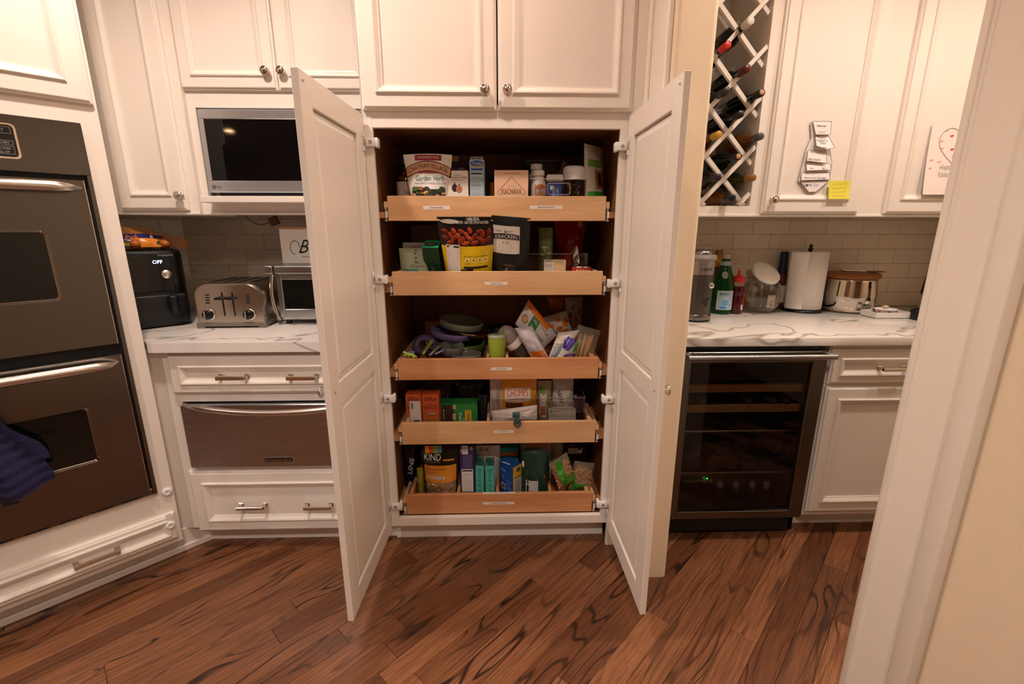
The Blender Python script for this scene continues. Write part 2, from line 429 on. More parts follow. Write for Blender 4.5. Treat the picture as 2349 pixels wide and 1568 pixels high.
# the rest of the floor, out of view of the photograph
struct(B().box(-5.1, 2.5, -7.1, -2.2, -.012, -.001, mat('oak_plain', '#8a5735', .4)), 'floor')
struct(B().box(-5.1, 2.5, -7.1, BACKY+.1, CEIL, CEIL+.06, CEILP), 'ceiling')
WB = struct(B().box(-5.1, 2.5, BACKY, BACKY+.12, 0, CEIL, WALLP), 'wall_back')
struct(B().box(-5.1, -5.0, -7.1, BACKY, 0, CEIL, WALLP), 'wall_left')
struct(B().box(-5.0, 2.5, -7.1, -7.0, 0, CEIL, WALLP), 'wall_front')
struct(B().box(2.4, 2.5, -7.0, BACKY, 0, CEIL, WALLP), 'wall_side')
# short wall between pantry and bar, bull-nosed end
ww = B(); pts = []
X0, X1, YE = .531, .661, -.197; r = .018
for cx, cy, a0 in ((X1-r, YE+r, -90), (X1, .76, 0), (X0, .76, 90), (X0+r, YE+r, 180)):
    if cy > .5: pts.append((cx, cy))
    else:
        for k in range(6):
            a = R_(a0+90*k/5); pts.append((cx+r*math.cos(a), cy+r*math.sin(a)))
WING = struct(ww.prismz(pts, .0, CEIL, WALLP), 'wall_wing')
# trim board with back-band on the pantry side of the short wall
t1 = B().box(.519, .531, -.165, .0, 0, CEIL, TRIMP, .002)
t1.box(.512, .531, -.182, -.165, 0, CEIL, TRIMP, .004, 2).box(.506, .519, -.020, .0, 0, CEIL, TRIMP, .003)
struct(t1, 'trim_1')
struct(B().box(.463, .531, .0, .02, 0, CEIL, TRIMP), 'trim_2')
# cased wall end on the right
struct(B().box(1.052, 1.17, -4.2, -.665, 0, CEIL, WALLP), 'wall_right')
t3 = B().box(1.03, 1.052, -.80, -.655, 0, CEIL, TRIMP, .003)
t3.box(1.026, 1.05, -.672, -.652, 0, CEIL, TRIMP, .004, 2).box(1.0285, 1.05, -.684, -.676, 0, CEIL, TRIMP, .002)
t3.box(1.020, 1.052, -.842, -.790, 0, CEIL, TRIMP, .005, 2)
t3.box(1.052, 1.17, -.665, -.65, 0, CEIL, TRIMP)
struct(t3, 'trim_3')
# angled wall at the back of the left corner
a, b2 = (-1.635, .76), (-2.10, .295)
wl = B().prismz([a, b2, (b2[0]-.08, b2[1]+.08), (a[0], a[1]+.02)], .9, CEIL, WALLP); WANG = struct(wl, 'wall_angled')
# backsplash tiles
TILE = mat('glazed_tile', '#d8c8b4', .12, bump=.05, bscale=14); GROUT = mat('grout', '#b09c86', .8)
def tiles(wall, x0, x1, z0, z1, xf, tw=.2, th=.078):
    row = 0; z = z0
    while z < z1-.001:
        x = x0 - (tw/2 if row % 2 else 0)
        while x < x1-.004:
            a = max(x, x0); e = min(x+tw, x1); zt = min(z+th, z1)
            if e-a > .008:
                B(xf=xf).box(a+.0006, e-.0006, -.006, 0, z+.0006, zt-.0006, TILE, .0008).build('tile', wall)
            x += tw
        z += th; row += 1
tiles(WB, -1.63, -.467, .932, 1.42, Matrix.Translation((0, BACKY, 0)))
tiles(WB, .663, 2.39, .932, 1.42, Matrix.Translation((0, BACKY, 0)))
tiles(WANG, -.40, -.005, .932, 1.42, Matrix.Translation((-1.635, .76, 0)) @ Matrix.Rotation(R_(45), 4, 'Z'))

# ---------------------------------------------------------------- ceiling cans
def can(x, y, k):
    t = thing('ceiling_light', 'round recessed ceiling light with white rim', 'ceiling light', (x, y, CEIL-.004), 0, 'recessed ceiling lights')
    B(True).lathe([(.058, .002), (.075, 0), (.076, .004), (.058, .004)], WHITE, seg=28).build('rim', t)
    B(True).lathe([(.0001, .002), (.058, .002)], mat('lamp_lens', '#ffe2c0', .5, emit=14), seg=24).build('lens', t)
    ld = bpy.data.lights.new('can_lamp', 'SPOT'); ld.energy = CAN_W*k; ld.color = CAN_COL; ld.spot_size = R_(150); ld.spot_blend = .7; ld.shadow_soft_size = .05
    lo = bpy.data.objects.new('lamp', ld); col.objects.link(lo); lo.location = (0, 0, -.02); lo.parent = t
for c in CANS: can(*c)

# ---------------------------------------------------------------- cabinet helpers
def prof(yf, st, t=.02):
    return [(0, yf+t), (0, yf+.010), (.003, yf+.007), (.008, yf+.006), (.009, yf+.001), (.011, yf), (st, yf), (st, yf-.004), (st+.004, yf-.007), (st+.009, yf-.006), (st+.021, yf+.003), (st+.025, yf+.004), (st+.025, yf+.008)]
def front(x0, x1, z0, z1, yf, name, parent, st=.052, xf=None):
    return B(xf=xf).rings(x0, x1, z0, z1, prof(yf, st), PAINT).build(name, parent)
def knob(x, z, y, parent, xf=None):
    b = B(xf=xf)
    M = Matrix.Rotation(R_(90), 4, 'X')
    b.lathe([(.007, 0), (.006, .010), (.006, .016), (.014, .018), (.017, .021), (.0165, .024), (.013, .026), (.011, .0245), (.008, .027), (.004, .029), (.0001, .0295)], NICKEL, (x, y, z), 22, M)
    b.lathe([(.014, 0), (.014, .003), (.007, .004)], NICKEL, (x, y, z), 20, M)
    return b.build('knob', parent)
def pull(x, z, y, parent, L=.11, xf=None):
    b = B(xf=xf)
    for s in (-1, 1):
        b.box(x+s*L/2-.010, x+s*L/2+.010, y-.006, y, z-.009, z+.009, NICKEL, .002)
        b.box(x+s*L/2-.006, x+s*L/2+.006, y-.034, y-.004, z-.006, z+.006, NICKEL, .001)
    b.box(x-L/2-.006, x+L/2+.006, y-.036, y-.024, z-.007, z+.007, NICKEL, .0015)
    return b.build('handle', parent)

# ---------------------------------------------------------------- pantry
XL, XR, ZT, ZB = -.4345, .4328, 1.691, .150
HL, HR, ZRB = -.462, .457, .111
DZT, DZB = 1.730, .106
PAN = thing('pantry_cabinet', 'tall white pantry cabinet with both lower doors wide open over pull-out trays', 'cabinet', (0, .3, 0))
c = B()
c.box(-.465, -.447, .02, .69, .111, 2.62, INTER).box(.447, .463, .02, .69, .111, 2.62, INTER).box(-.447, .447, .66, .69, .1, 2.62, INTER)
c.box(-.447, .447, .02, .66, .13, ZB-.002, INTER).box(-.447, .447, .02, .66, ZT+.012, ZT+.03, INTER).box(-.447, .447, .02, .66, 2.60, 2.62, INTER)
c.build('carcass', PAN)
f = B()
f.box(-.467, XL, 0, .02, .111, 2.62, PAINT, .001).box(XR, .464, 0, .02, .111, 2.62, PAINT, .001)
f.box(XL, XR, 0, .02, ZT, 1.765, PAINT, .001).box(XL, XR, 0, .02, .111, ZB, PAINT, .001).box(XL, XR, 0, .02, 2.56, 2.62, PAINT)
f.box(-.468, -.465, .0, .68, .111, 2.62, PAINT)
f.build('face_frame', PAN)
B().box(-.467, .464, .076, .09, .0, .111, PAINT).build('toe_kick', PAN)
for s, x0, x1 in ((-1, -.460, -.0022), (1, .0022, .464)):
    d = front(x0, x1, 1.744, 2.58, -.02, 'upper_door', PAN, .050)
    kp = at(1113 if s < 0 else 1164, 208, -.02); knob(kp.x, kp.z, -.02, d)
W_ = .468; T_ = .019
def pantry_door(s):
    th = R_(92.3) if s < 0 else R_(90.7); h = HL if s < 0 else HR
    M = Matrix.Translation((h, -.016, 0)) @ Matrix.Rotation(-th if s < 0 else th, 4, 'Z')
    if s > 0: M = M @ Matrix.Diagonal((-1, 1, 1, 1))
    # local: x from hinge to free edge, inner face y=0 (faces +y), outer face y=-T_
    b = B(xf=M); sw = .068; mz0, mz1 = .835, .905; e = .0015
    for x0, x1, z0, z1 in ((0, sw, DZB, DZT), (W_-sw, W_, DZB, DZT), (sw, W_-sw, DZT-.075, DZT), (sw, W_-sw, DZB, DZB+.075), (sw, W_-sw, mz0, mz1)):
        b.box(x0, x1, -T_, 0, z0, z1, PAINT, e)
    for z0, z1 in ((DZB+.075, mz0), (mz1, DZT-.075)):
        b.box(sw, W_-sw, -T_+.005, -.010, z0, z1, PAINT)
        # raised field on the inner face
        q = [(.0, -.010), (.004, -.010), (.022, -.0045), (.024, -.0035)]
        vs = []; fs = []
        for ins, y in q: vs += [(sw+ins, y, z0+ins), (W_-sw-ins, y, z0+ins), (W_-sw-ins, y, z1-ins), (sw+ins, y, z1-ins)]
        for i in range(3):
            for k in range(4): fs.append((i*4+k, i*4+4+k, i*4+4+(k+1) % 4, i*4+(k+1) % 4))
        fs.append((12, 15, 14, 13)); b.add(vs, fs, PAINT)
        # moulding on the outer face
        q = [(.0, -T_-.001), (.003, -T_-.006), (.010, -T_-.005), (.022, -T_+.004)]
        vs = []; fs = []
        for ins, y in q: vs += [(sw+ins, y, z0+ins), (W_-sw-ins, y, z0+ins), (W_-sw-ins, y, z1-ins), (sw+ins, y, z1-ins)]
        for i in range(3):
            for k in range(4): fs.append((i*4+k, i*4+(k+1) % 4, i*4+4+(k+1) % 4, i*4+4+k))
        b.add(vs, fs, PAINT)
    d = b.build('door', PAN)
    k = B(xf=M); MM = Matrix.Rotation(R_(90), 4, 'X')
    kz = at(733, 898, -.45).z if s < 0 else at(1533, 893, -.45).z
    kc = (W_-.030, -T_, kz)
    k.lathe([(.006, 0), (.006, .014), (.014, .017), (.017, .020), (.0165, .023), (.012, .026), (.006, .028), (.0001, .029)], NICKEL, kc, 22, MM)
    k.build('knob', d)
    B(xf=M).lathe([(.004, 0), (.004, .0012), (.0001, .0014)], NICKEL, (W_-.030, 0, kz-.002), 12, Matrix.Rotation(R_(-90), 4, 'X')).build('screw', d)
    B(xf=M).lathe([(.0045, 0), (.0045, .002), (.0001, .0028)], WHITE, (W_-.022, 0, DZT-.022), 12, Matrix.Rotation(R_(-90), 4, 'X')).build('bumper', d)
    hz = [at(848, 327, 0).z, at(868, 640, 0).z, at(887, 912, 0).z, at(905, 1158, 0).z] if s < 0 else [at(1428, 337, 0).z, at(1412, 649, 0).z, at(1397, 914, 0).z, at(1382, 1153, 0).z]
    for z in hz:
        g = B(xf=M)
        g.box(.004, .020, 0, .004, z-.032, z-.014, WHITE, .002).box(.004, .020, 0, .004, z+.014, z+.032, WHITE, .002).box(.003, .022, 0, .0025, z-.018, z+.018, NICKEL, .001)
        g.build('hinge_cup', d)
        xs = XL if s < 0 else XR
        g = B()
        g.box(xs+s*.024, xs-s*.010, -.016, -.0005, z-.014, z+.014, WHITE, .003, 2)
        g.box(xs-s*.008, xs-s*.019, -.014, .018, z-.017, z+.015, WHITE, .003, 2)
        g.box(xs+s*.028, xs+s*.018, -.015, -.006, z-.009, z+.009, NICKEL, .002)
        g.lathe([(.006, 0), (.006, .001), (.003, .0012), (.003, .0003)], mat('hinge_screw', '#b8b0a8', .3, 1), (xs+s*.006, -.0162, z), 14, Matrix.Rotation(R_(90), 4, 'X'))
        g.build('hinge_arm', d)
    return d
pantry_door(-1); pantry_door(1)
# pull-out trays
TF = .02; TX0, TX1 = -.4035, .3985; TT = .016
TRAYS = [(1.467, 1.379, MAPLE), (1.194, 1.103, MAPLE), (.8505, .763, MAPLE2), (.578, .482, MAPLE), (.2475, .1545, MAPLE2)]
TFZ = [b_+.014 for _, b_, _ in TRAYS]
SLIDE = mat('zinc_slide', '#b9b6b0', .3, 1)
def strip(fr, text, x0, x1, z0, z1, y):
    b = B(); fn = frontfn(y, .0004); f2 = frontfn(y, .0009)
    b.rect(fn, x0, x1, z0, z1, paper('#e6dcd2')); b.text(f2, text, (x0+x1)/2, (z0+z1)/2, (x1-x0)*.5, (z1-z0)*.42, INK)
    return b.build('label_strip', fr)
for i, (zt, zb, mt) in enumerate(TRAYS):
    fr = B().box(TX0, TX1, TF, TF+TT, zb, zt, mt, .0015).build('tray_front', PAN)
    s = B(); dp = .56
    s.box(TX0+.012, TX0+.012+TT, TF+TT, dp, zb+.006, zt-.001, mt, .001).box(TX1-.012-TT, TX1-.012, TF+TT, dp, zb+.006, zt-.001, mt, .001)
    s.box(TX0+.012, TX1-.012, dp, dp+TT, zb+.006, zt-.001, mt, .001).box(TX0+.012+TT, TX1-.012-TT, TF+TT, dp, zb+.006, zb+.014, mt)
    s.build('tray_box', fr)
    for sgn, xe in ((-1, TX0), (1, TX1)):
        B().box(xe, xe+sgn*.014, TF+.002, .5, zt-.042, zt-.020, MAPLE, .0015).build('runner_block', fr)
        q = B(); xo = xe+sgn*.008
        q.box(xo-.004, xo+.004, TF+.004, .5, zb+.002, zb+.046, SLIDE, .0015).box(xo-.006, xo+.006, TF+.003, TF+.012, zb-.002, zb+.004, SLIDE, .001).box(xo-.006, xo+.006, TF+.003, TF+.012, zb+.042, zb+.048, SLIDE, .001)
        q.box(xo-.002, xo+.006, TF+.002, TF+.006, zb+.012, zb+.034, mat('slide_plastic', '#d8d8d4', .5))
        q.build('slide_rail', fr)
        B().box(xo+sgn*.005, sgn*.447, TF+.012, .6, zb+.010, zb+.032, MAPLE2, .001).build('mounting_cleat', fr)
    def px_strip(text, l, r, t, bt):
        p = at(l, bt, TF); q = at(r, t, TF); strip(fr, text, p.x, q.x, p.z, q.z, TF)
    if i == 0: px_strip('CRACKERS', 971, 1032, 472, 480); px_strip('BAKING/SWEETS', 1215, 1291, 471, 479)
    if i == 1: px_strip('SNACKS', 1112, 1164, 646, 653)
    if i == 2: px_strip('SNACKS', 1126, 1175, 842, 849)
    if i == 3: px_strip('SNACKS', 1132, 1179, 986, 993)
    if i == 4:
        px_strip('GRAINS/PASTA/RICE', 1108, 1180, 1150, 1157)
        b = B(); p = atz(1108, 1131, zt); fn = lambda x, z: Vector((x, z, zt+.0004)); f2 = lambda x, z: Vector((x, z, zt+.0009))
        b.rect(fn, p.x, p.x+.137, TF+.001, TF+.013, paper('#e6dcd2')); b.text(f2, 'GRAINS/PASTA/RICE', p.x+.068, TF+.007, .08, .006, INK); b.build('label_strip', fr)
    # dividers
    dv = {2: (1119, 1163), 3: (1120,), 4: (1052, 1141, 1262)}.get(i, ())
    for px in dv:
        x = atz(px, {2: 812, 3: 960, 4: 1122}[i], zt).x
        B().box(x-.006, x+.006, TF+TT, .56, zb+.014, zt-.004, mt, .001).build('divider', fr)

# ---------------------------------------------------------------- cabinets left of the pantry
UY = .32                                                   # face of the upper run
MWC = thing('microwave_cabinet', 'white wall cabinet with two doors above the built-in microwave', 'cabinet', (-.86, .5, 1.4))
p0 = at(690, 493, UY); zb_ = p0.z
mz0 = at(487, 462, UY).z; mz1 = at(452, 250, UY).z
f = B(); mx0 = at(452, 250, UY).x-.006
XLc = -1.262
f.box(XLc, mx0, UY, UY+.02, zb_, 2.62, PAINT).box(-.505, -.468, UY, UY+.02, zb_, 2.62, PAINT)
f.box(mx0, -.505, UY, UY+.02, mz1+.006, 1.90, PAINT).box(mx0, -.505, UY, UY+.02, zb_, mz0, PAINT).box(mx0, -.505, UY, UY+.02, 2.56, 2.62, PAINT)
f.box(XLc, -.468, UY-.006, UY, zb_, zb_+.010, PAINT, .002).build('face_frame', MWC)
f = B(); f.box(XLc, -.468, .66, .69, zb_+.02, 2.62, PAINT).box(XLc, XLc+.016, UY+.02, .66, zb_+.02, 2.62, PAINT).box(-.484, -.468, UY+.02, .66, zb_+.02, 2.62, PAINT)
f.box(XLc+.016, -.484, UY+.02, .66, mz1+.006, mz1+.022, PAINT).box(XLc+.016, -.484, UY+.02, .66, mz0-.016, mz0, PAINT).box(XLc+.016, -.484, UY+.02, .66, zb_+.02, zb_+.03, PAINT)
f.build('carcass', MWC)
dy = UY-.02
l = at(413, 205, dy); m_ = at(637.5, 205, dy); dw = m_.x-l.x
for k, (x0, x1) in enumerate(((l.x, m_.x-.001), (m_.x+.001, m_.x+dw))):
    d = front(x0, min(x1, -.474), l.z, 2.58, dy, 'door', MWC, .048)
    kp = at(612 if k == 0 else 648, 165, dy); knob(kp.x, kp.z, dy, d)
sh = at(457, 449, .235); sh2 = at(457, 464, .235)
B().box(sh.x, -.47, .235, UY, sh2.z, sh.z, PAINT, .002).build('shelf', MWC)

TALL = thing('corner_wall_cabinet', 'narrow white wall cabinet with one door above the black air fryer', 'cabinet', (-1.45, .5, 1.4))
ty = UY-.025
el = at(268, 493, ty).x-.06; er = at(424, 260, ty).x
B().box(el, er, ty, .55, zb_, 2.62, PAINT).box(el, er, ty-.004, ty, zb_, zb_+.010, PAINT, .002).build('carcass', TALL)
p = at(275, 482, ty-.02); q = at(431, 483, ty-.02)
d = front(p.x, q.x, p.z, 2.58, ty-.02, 'door', TALL, .055)
kp = at(415, 449, ty-.02); knob(kp.x, kp.z, ty-.02, d)

BY = .03                                                   # face of the left base run
BASE = thing('drawer_base_cabinet', 'white base cabinet with two wide panelled drawers around the steel warming drawer', 'cabinet', (-.9, .35, 0))
CZ = .930; CT = .038
wy = BY-.02
t0 = at(378, 816, wy); t1_ = at(400, 905, wy); g0 = at(430, 1083, wy); g1 = at(458, 1220, wy); wd0 = at(413, 925, wy); wd1 = at(435, 1073, wy)
dx0 = t0.x; dx1 = -.515
f = B()
f.box(-1.42, dx0+.02, BY, BY+.02, .10, CZ-CT, PAINT).box(dx1-.02, -.468, BY, BY+.02, .10, CZ-CT, PAINT)
f.box(dx0+.02, dx1-.02, BY, BY+.02, t0.z-.02, CZ-CT, PAINT).box(dx0+.02, dx1-.02, BY, BY+.02, wd0.z, t1_.z+.02, PAINT).box(dx0+.02, dx1-.02, BY, BY+.02, g0.z-.01, wd1.z, PAINT).box(dx0+.02, dx1-.02, BY, BY+.02, .10, g1.z+.02, PAINT)
f.build('face_frame', BASE)
f = B(); f.box(-1.42, -.47, .66, .69, .1, CZ-CT, PAINT).box(-.49, -.47, BY+.02, .66, .1, CZ-CT, PAINT).box(-1.40, -1.385, BY+.02, .66, .1, CZ-CT, PAINT).box(-1.385, -.49, BY+.02, .66, .1, .116, PAINT)
f.build('carcass', BASE)
f = B().box(-1.325, -.468, .088, .10, 0, .10, PAINT); f.build('toe_kick', BASE)
d1 = front(dx0, dx1, t1_.z, t0.z, wy, 'drawer', BASE, .040)
d2 = front(dx0, dx1, g1.z, g0.z, wy, 'drawer', BASE, .050)
for px in (538, 697): kp = at(px, 862, wy+.006); pull(kp.x, kp.z, wy+.006, d1, .10)
for px in (582, 733): kp = at(px, 1156, wy+.006); pull(kp.x, kp.z, wy+.006, d2, .10)

WT = thing('worktop', 'white veined stone worktop under the toaster and air fryer', 'worktop', (-1.0, .3, CZ-CT))
B().prismz([(-.469, -.012), (-1.335, -.012), (-1.352, .005), (-1.86, .515), (-1.64, .745), (-.469, .752)], CZ-CT, CZ, MARBLE).build('slab', WT)

# ---------------------------------------------------------------- oven cabinet, set at 45 degrees
OX = Matrix.Translation((-1.319, -.045, 0)) @ Matrix.Rotation(R_(45), 4, 'Z')
OC = thing('oven_cabinet', 'tall white corner cabinet housing the double oven', 'cabinet', (-1.319, -.045, 0), R_(45))
oz0, oz1 = .345, 1.680; ox0, ox1 = -.813, -.051
f = B(xf=OX)
f.box(-.87, ox0, 0, .02, .10, 2.62, PAINT).box(ox1, 0, 0, .02, .10, 2.62, PAINT).box(ox0, ox1, 0, .02, oz1, 2.62, PAINT).box(ox0, ox1, 0, .02, .10, oz0, PAINT)
f.box(-.016, 0, .02, .45, .10, 2.62, PAINT).box(-.87, -.854, .02, .60, .10, 2.62, PAINT).box(-.85, -.02, .58, .60, .10, 2.62, PAINT)
f.build('carcass', OC)
front(-.865, -.008, 1.742, 2.58, -.02, 'upper_door', OC, .055, OX)
dr = front(-.865, -.012, .122, .240, -.02, 'drawer', OC, .022, OX)
pull(-.257, .178, -.014, dr, .115, OX)
f = B(xf=OX).box(-.87, .165, .076, .09, 0, .10, PAINT); f.box(-.87, .165, .066, .076, 0, .030, PAINT, .004); f.build('toe_kick', OC)
# child latch on the drawer
for nm, x, z, y in (('latch_button', -.033, .195, -.02), ('latch_anchor', -.020, .330, 0)):
    B(xf=OX).lathe([(.017, 0), (.017, .006), (.013, .010), (.006, .0105), (.005, .009), (.0001, .009)], WHITE, (x, y, z), 20, Matrix.Rotation(R_(90), 4, 'X')).build(nm, OC)
B(xf=OX).box(-.042, -.024, -.024, -.021, .195, .245, mat('latch_strap', '#ece6e2', .3)).build('latch_strap', OC)

# ---------------------------------------------------------------- bar side, right of the short wall
RY = .30
RC = thing('bar_wall_cabinet', 'white wall cabinet with an open lattice wine rack and papers taped on its doors', 'cabinet', (1.4, .5, 1.4))
rz0 = at(1750, 497, RY).z; ro = at(1720, 472, RY); RXR = ro.x
f = B()
f.box(RXR, RXR+.06, RY, RY+.02, rz0, 2.62, PAINT).box(.665, RXR, RY, RY+.02, rz0, ro.z, PAINT).box(RXR+.06, 2.39, RY, RY+.02, rz0, 2.62, PAINT).box(.665, RXR, RY, RY+.02, 2.5, 2.62, PAINT)
f.box(.665, 2.39, RY-.006, RY, rz0, rz0+.011, PAINT, .002)
f.box(RXR+.0, RXR+.016, RY+.02, .69, rz0+.02, 2.62, PAINT).box(.665, .68, RY+.02, .69, rz0+.02, 2.62, PAINT).box(.68, 2.39, .67, .69, rz0+.02, 2.62, PAINT).box(.68, RXR, RY+.02, .67, ro.z-.02, ro.z, PAINT).box(RXR+.016, 2.39, RY+.02, .67, rz0+.02, rz0+.034, PAINT)
f.build('carcass', RC)
ry = RY-.02
p = at(1747, 490, ry); q = at(1970, 490, ry)
d = front(p.x, q.x, p.z, 2.58, ry, 'door', RC, .055); kp = at(1772, 458, ry); knob(kp.x, kp.z, ry, d)
p2 = at(2030, 490, ry); front(p2.x, p2.x+(q.x-p.x), p2.z, 2.58, ry, 'door', RC, .055)
# lattice slats
n0 = at(1688.4, 185, RY); hx = .0875; hz = .094
def slat(cx, cz, s):
    """full-height slanted slat through node (cx, cz), clipped to the opening"""
    k = s*hz/hx; L = []
    xa, xb = .672, RXR; za, zb = ro.z, 2.5
    t0 = xa; t1 = xb
    zs = lambda x: cz+k*(x-cx)
    xs = lambda z: cx+(z-cz)/k
    lo, hi = sorted((xs(za), xs(zb))); t0 = max(t0, lo); t1 = min(t1, hi)
    if t1-t0 < .02: return
    wv = .0105; nx, nz = -k, 1; d = math.hypot(nx, nz); nx, nz = nx/d*wv, nz/d*wv
    yy = RY+.004 if s > 0 else RY+.0205
    pts = [(t0-nx, zs(t0)-nz), (t1-nx, zs(t1)-nz), (t1+nx, zs(t1)+nz), (t0+nx, zs(t0)+nz)]
    pts = [(min(max(x, xa-.002), xb), min(max(z, za), zb)) for x, z in pts]
    B().prism(pts, yy, yy+.016, PAINT).build('slat', RC)
    B().prism(pts, yy+.26, yy+.276, PAINT).build('slat', RC)
for k in range(-8, 10):
    slat(n0.x, n0.z+2*hz*k, 1); slat(n0.x, n0.z+2*hz*k, -1)

RB = .05
RBASE = thing('bar_base_cabinet', 'white base cabinet with one drawer and a panelled door beside the wine cooler', 'cabinet', (1.85, .35, 0))
by = RB-.02
p = at(1893, 802, by); a_ = at(1890, 882, by); b_ = at(1888, 888, by); cdn = at(1840, 1176, by)
x0 = 1.362
f = B().box(x0-.004, 2.39, RB, RB+.02, .10, CZ-.036, PAINT).box(x0-.004, x0+.012, RB+.02, .69, .10, CZ-.036, PAINT).box(x0+.012, 2.39, .67, .69, .1, CZ-.036, PAINT).build('carcass', RBASE)
dr = front(x0, x0+.46, a_.z, p.z, by, 'drawer', RBASE, .036); kp = at(2043, 843, by+.006); pull(kp.x, kp.z, by+.006, dr, .10)
front(x0, x0+.46, cdn.z, b_.z, by, 'door', RBASE, .052)
B().box(x0, 2.39, .128, .14, 0, .10, PAINT).build('toe_kick', RBASE)
WT2 = thing('worktop', 'white veined stone worktop above the wine cooler', 'worktop', (1.5, .3, CZ-.036))
B().box(.663, 2.39, .012, .752, CZ-.036, CZ, MARBLE, .003, 2).build('slab', WT2)
# ---------------------------------------------------------------- double oven (in the 45 degree cabinet)
def rrect(x0, x1, z0, z1, r, n=5):
    pts = []
    for cx, cz, a0 in ((x1-r, z1-r, 0), (x0+r, z1-r, 90), (x0+r, z0+r, 180), (x1-r, z0+r, 270)):
        for k in range(n): a = R_(a0+90*k/(n-1)); pts.append((cx+r*math.cos(a), cz+r*math.sin(a)))
    return pts
def pface(b, fn, pts, m):
    n = len(pts); a = sum(pts[i][0]*pts[(i+1) % n][1]-pts[(i+1) % n][0]*pts[i][1] for i in range(n))
    if a < 0: pts = pts[::-1]
    return b.add([fn(*p) for p in pts], [list(range(n))], m)
OV = thing('double_oven', 'stainless steel built-in double wall oven with two windowed doors', 'oven', (-1.319, -.045, .345), R_(45))
B(xf=OX).box(ox0+.003, ox1-.003, .0, .55, oz0+.002, oz1-.002, BLACKM).build('body', OV)
f = B(xf=OX)
f.box(ox0, ox1, -.022, 0, 1.520, oz1, STEELV, .002).box(ox1-.012, ox1, -.020, 0, oz0, 1.52, STEELV, .001).box(ox0, ox0+.012, -.020, 0, oz0, 1.52, STEELV, .001)
f.box(ox0+.012, ox1-.012, -.016, 0, oz0, oz0+.024, STEELV, .002)
f.build('trim_frame', OV)
f = B(xf=OX)
for k in range(8): f.box(ox0+.06+k*.085, ox0+.12+k*.085, -.0165, -.010, oz0+.003, oz0+.008, BLACKM)
f.build('vent_slot', OV)
d = B(xf=OX); d.prism(rrect(-.662, -.202, 1.555, 1.655, .012), -.0235, -.020, NICKEL).prism(rrect(-.657, -.207, 1.560, 1.650, .010), -.0245, -.02, BGLASS)
fn = frontfn(-.0245); GREYP = mat('panel_print', '#9a9694', .5)
for tx, z, w_ in (('START', 1.635, .032), ('UPPER OVEN', 1.600, .042), ('LOWER OVEN', 1.583, .042), ('CANCEL OFF', 1.573, .036)): d.text(fn, tx, -.243, z, w_, .0065, GREYP)
for z0, z1 in ((1.626, 1.644), (1.594, 1.606), (1.568, 1.589)):
    d.line(fn, [(-.275, z0), (-.214, z0), (-.214, z1), (-.275, z1), (-.275, z0)], .0008, GREYP)
for k in range(12): d.text(fn, str(k % 10), -.36-.025*(k % 4), 1.58+.02*(k//4), .006, .009, GREYP)
d.build('control_panel', OV)
def ovdoor(z0, z1, wz0, wz1, hz):
    dx0, dx1 = ox0+.018, ox1-.022
    b = B(xf=OX); x0, x1 = -.676, -.192
    for q in ((dx0, x0, z0, z1), (x1, dx1, z0, z1), (x0, x1, z0, wz0), (x0, x1, wz1, z1)): b.box(q[0], q[1], -.030, -.002, q[2], q[3], STEELV)
    for q in ((dx0, dx0+.002, z0, z1), (dx1-.002, dx1, z0, z1)): b.box(q[0], q[1], -.0308, -.002, q[2], q[3], NICKEL)
    dd = b.build('oven_door', OV)
    g = B(xf=OX)
    outer = rrect(x0-.004, x1+.004, wz0-.004, wz1+.004, .016); inner = rrect(x0+.003, x1-.003, wz0+.003, wz1-.003, .012); n = len(outer)
    vs = [(x, -.0312, z) for x, z in outer]+[(x, -.024, z) for x, z in inner]
    g.add(vs, [(i, (i+1) % n, (i+1) % n+n, i+n) for i in range(n)], NICKEL, True)
    g.build('window_bezel', dd)
    g = B(xf=OX); g.prism(rrect(x0-.002, x1+.002, wz0-.002, wz1+.002, .013), -.0245, -.010, mat('oven_glass', '#0c0f0d', .06)); g.build('window', dd)
    h = B(xf=OX); L0, L1 = dx0+.012, dx1-.012; P = []; rr = []
    for k in range(25):
        t = k/24; x = L0+(L1-L0)*t; e = min(t, 1-t)
        P.append((x, -.032-.040*min(1, (e/.06))**.5, hz)); rr.append(.0165*min(1, .25+.75*min(1, e/.075)**.6))
    h.tube(P, rr, mat('satin_handle', '#cfc6bd', .30, 1), 14)
    h.build('handle', dd)
    return dd
ovdoor(.957, 1.503, 1.126, 1.343, 1.478)
lo = ovdoor(.372, .916, .548, .746, .892)
# towel over the lower handle
tw = B(xf=OX); TWM = mat('terry_towel', '#28234a', .95, bump=.8, bscale=260)
def towel(u, v, side):
    x = -.480+.012*math.sin(9*v)+(u-.5)*(.10+.13*min(1, v*1.25))+.055*v*v
    fold = .020*math.sin(u*11+1)*min(1, v*2)+.004*math.sin(v*75)
    y = -.092-(.010+.016*v)*side-fold*.6 if side > 0 else -.058+fold*.15
    if v < .05:
        a = v/.05
        y = -.072 - (.020+.0)*side*math.sin(a*math.pi/2); z = .911-.012*(1-math.cos(a*math.pi/2))
        return Vector((x, y, z))
    z = .899-(v-.05)*(.40-.045*abs(u-.55)*2 if side > 0 else .30)
    return Vector((x, y, z))
tw.grid(lambda u, v: towel(u, v, 1), 26, 60, TWM).grid(lambda u, v: towel(1-u, v, -1), 26, 40, TWM)
TW = thing('hand_towel', 'purple ribbed terry towel hanging over the lower oven door handle', 'towel', tuple(OX @ Vector((-.44, -.07, .50))))
tw.build('cloth', TW)
B(xf=OX).box(-.430, -.395, -.124, -.122, .515, .540, BLACKM).build('care_tag', TW)

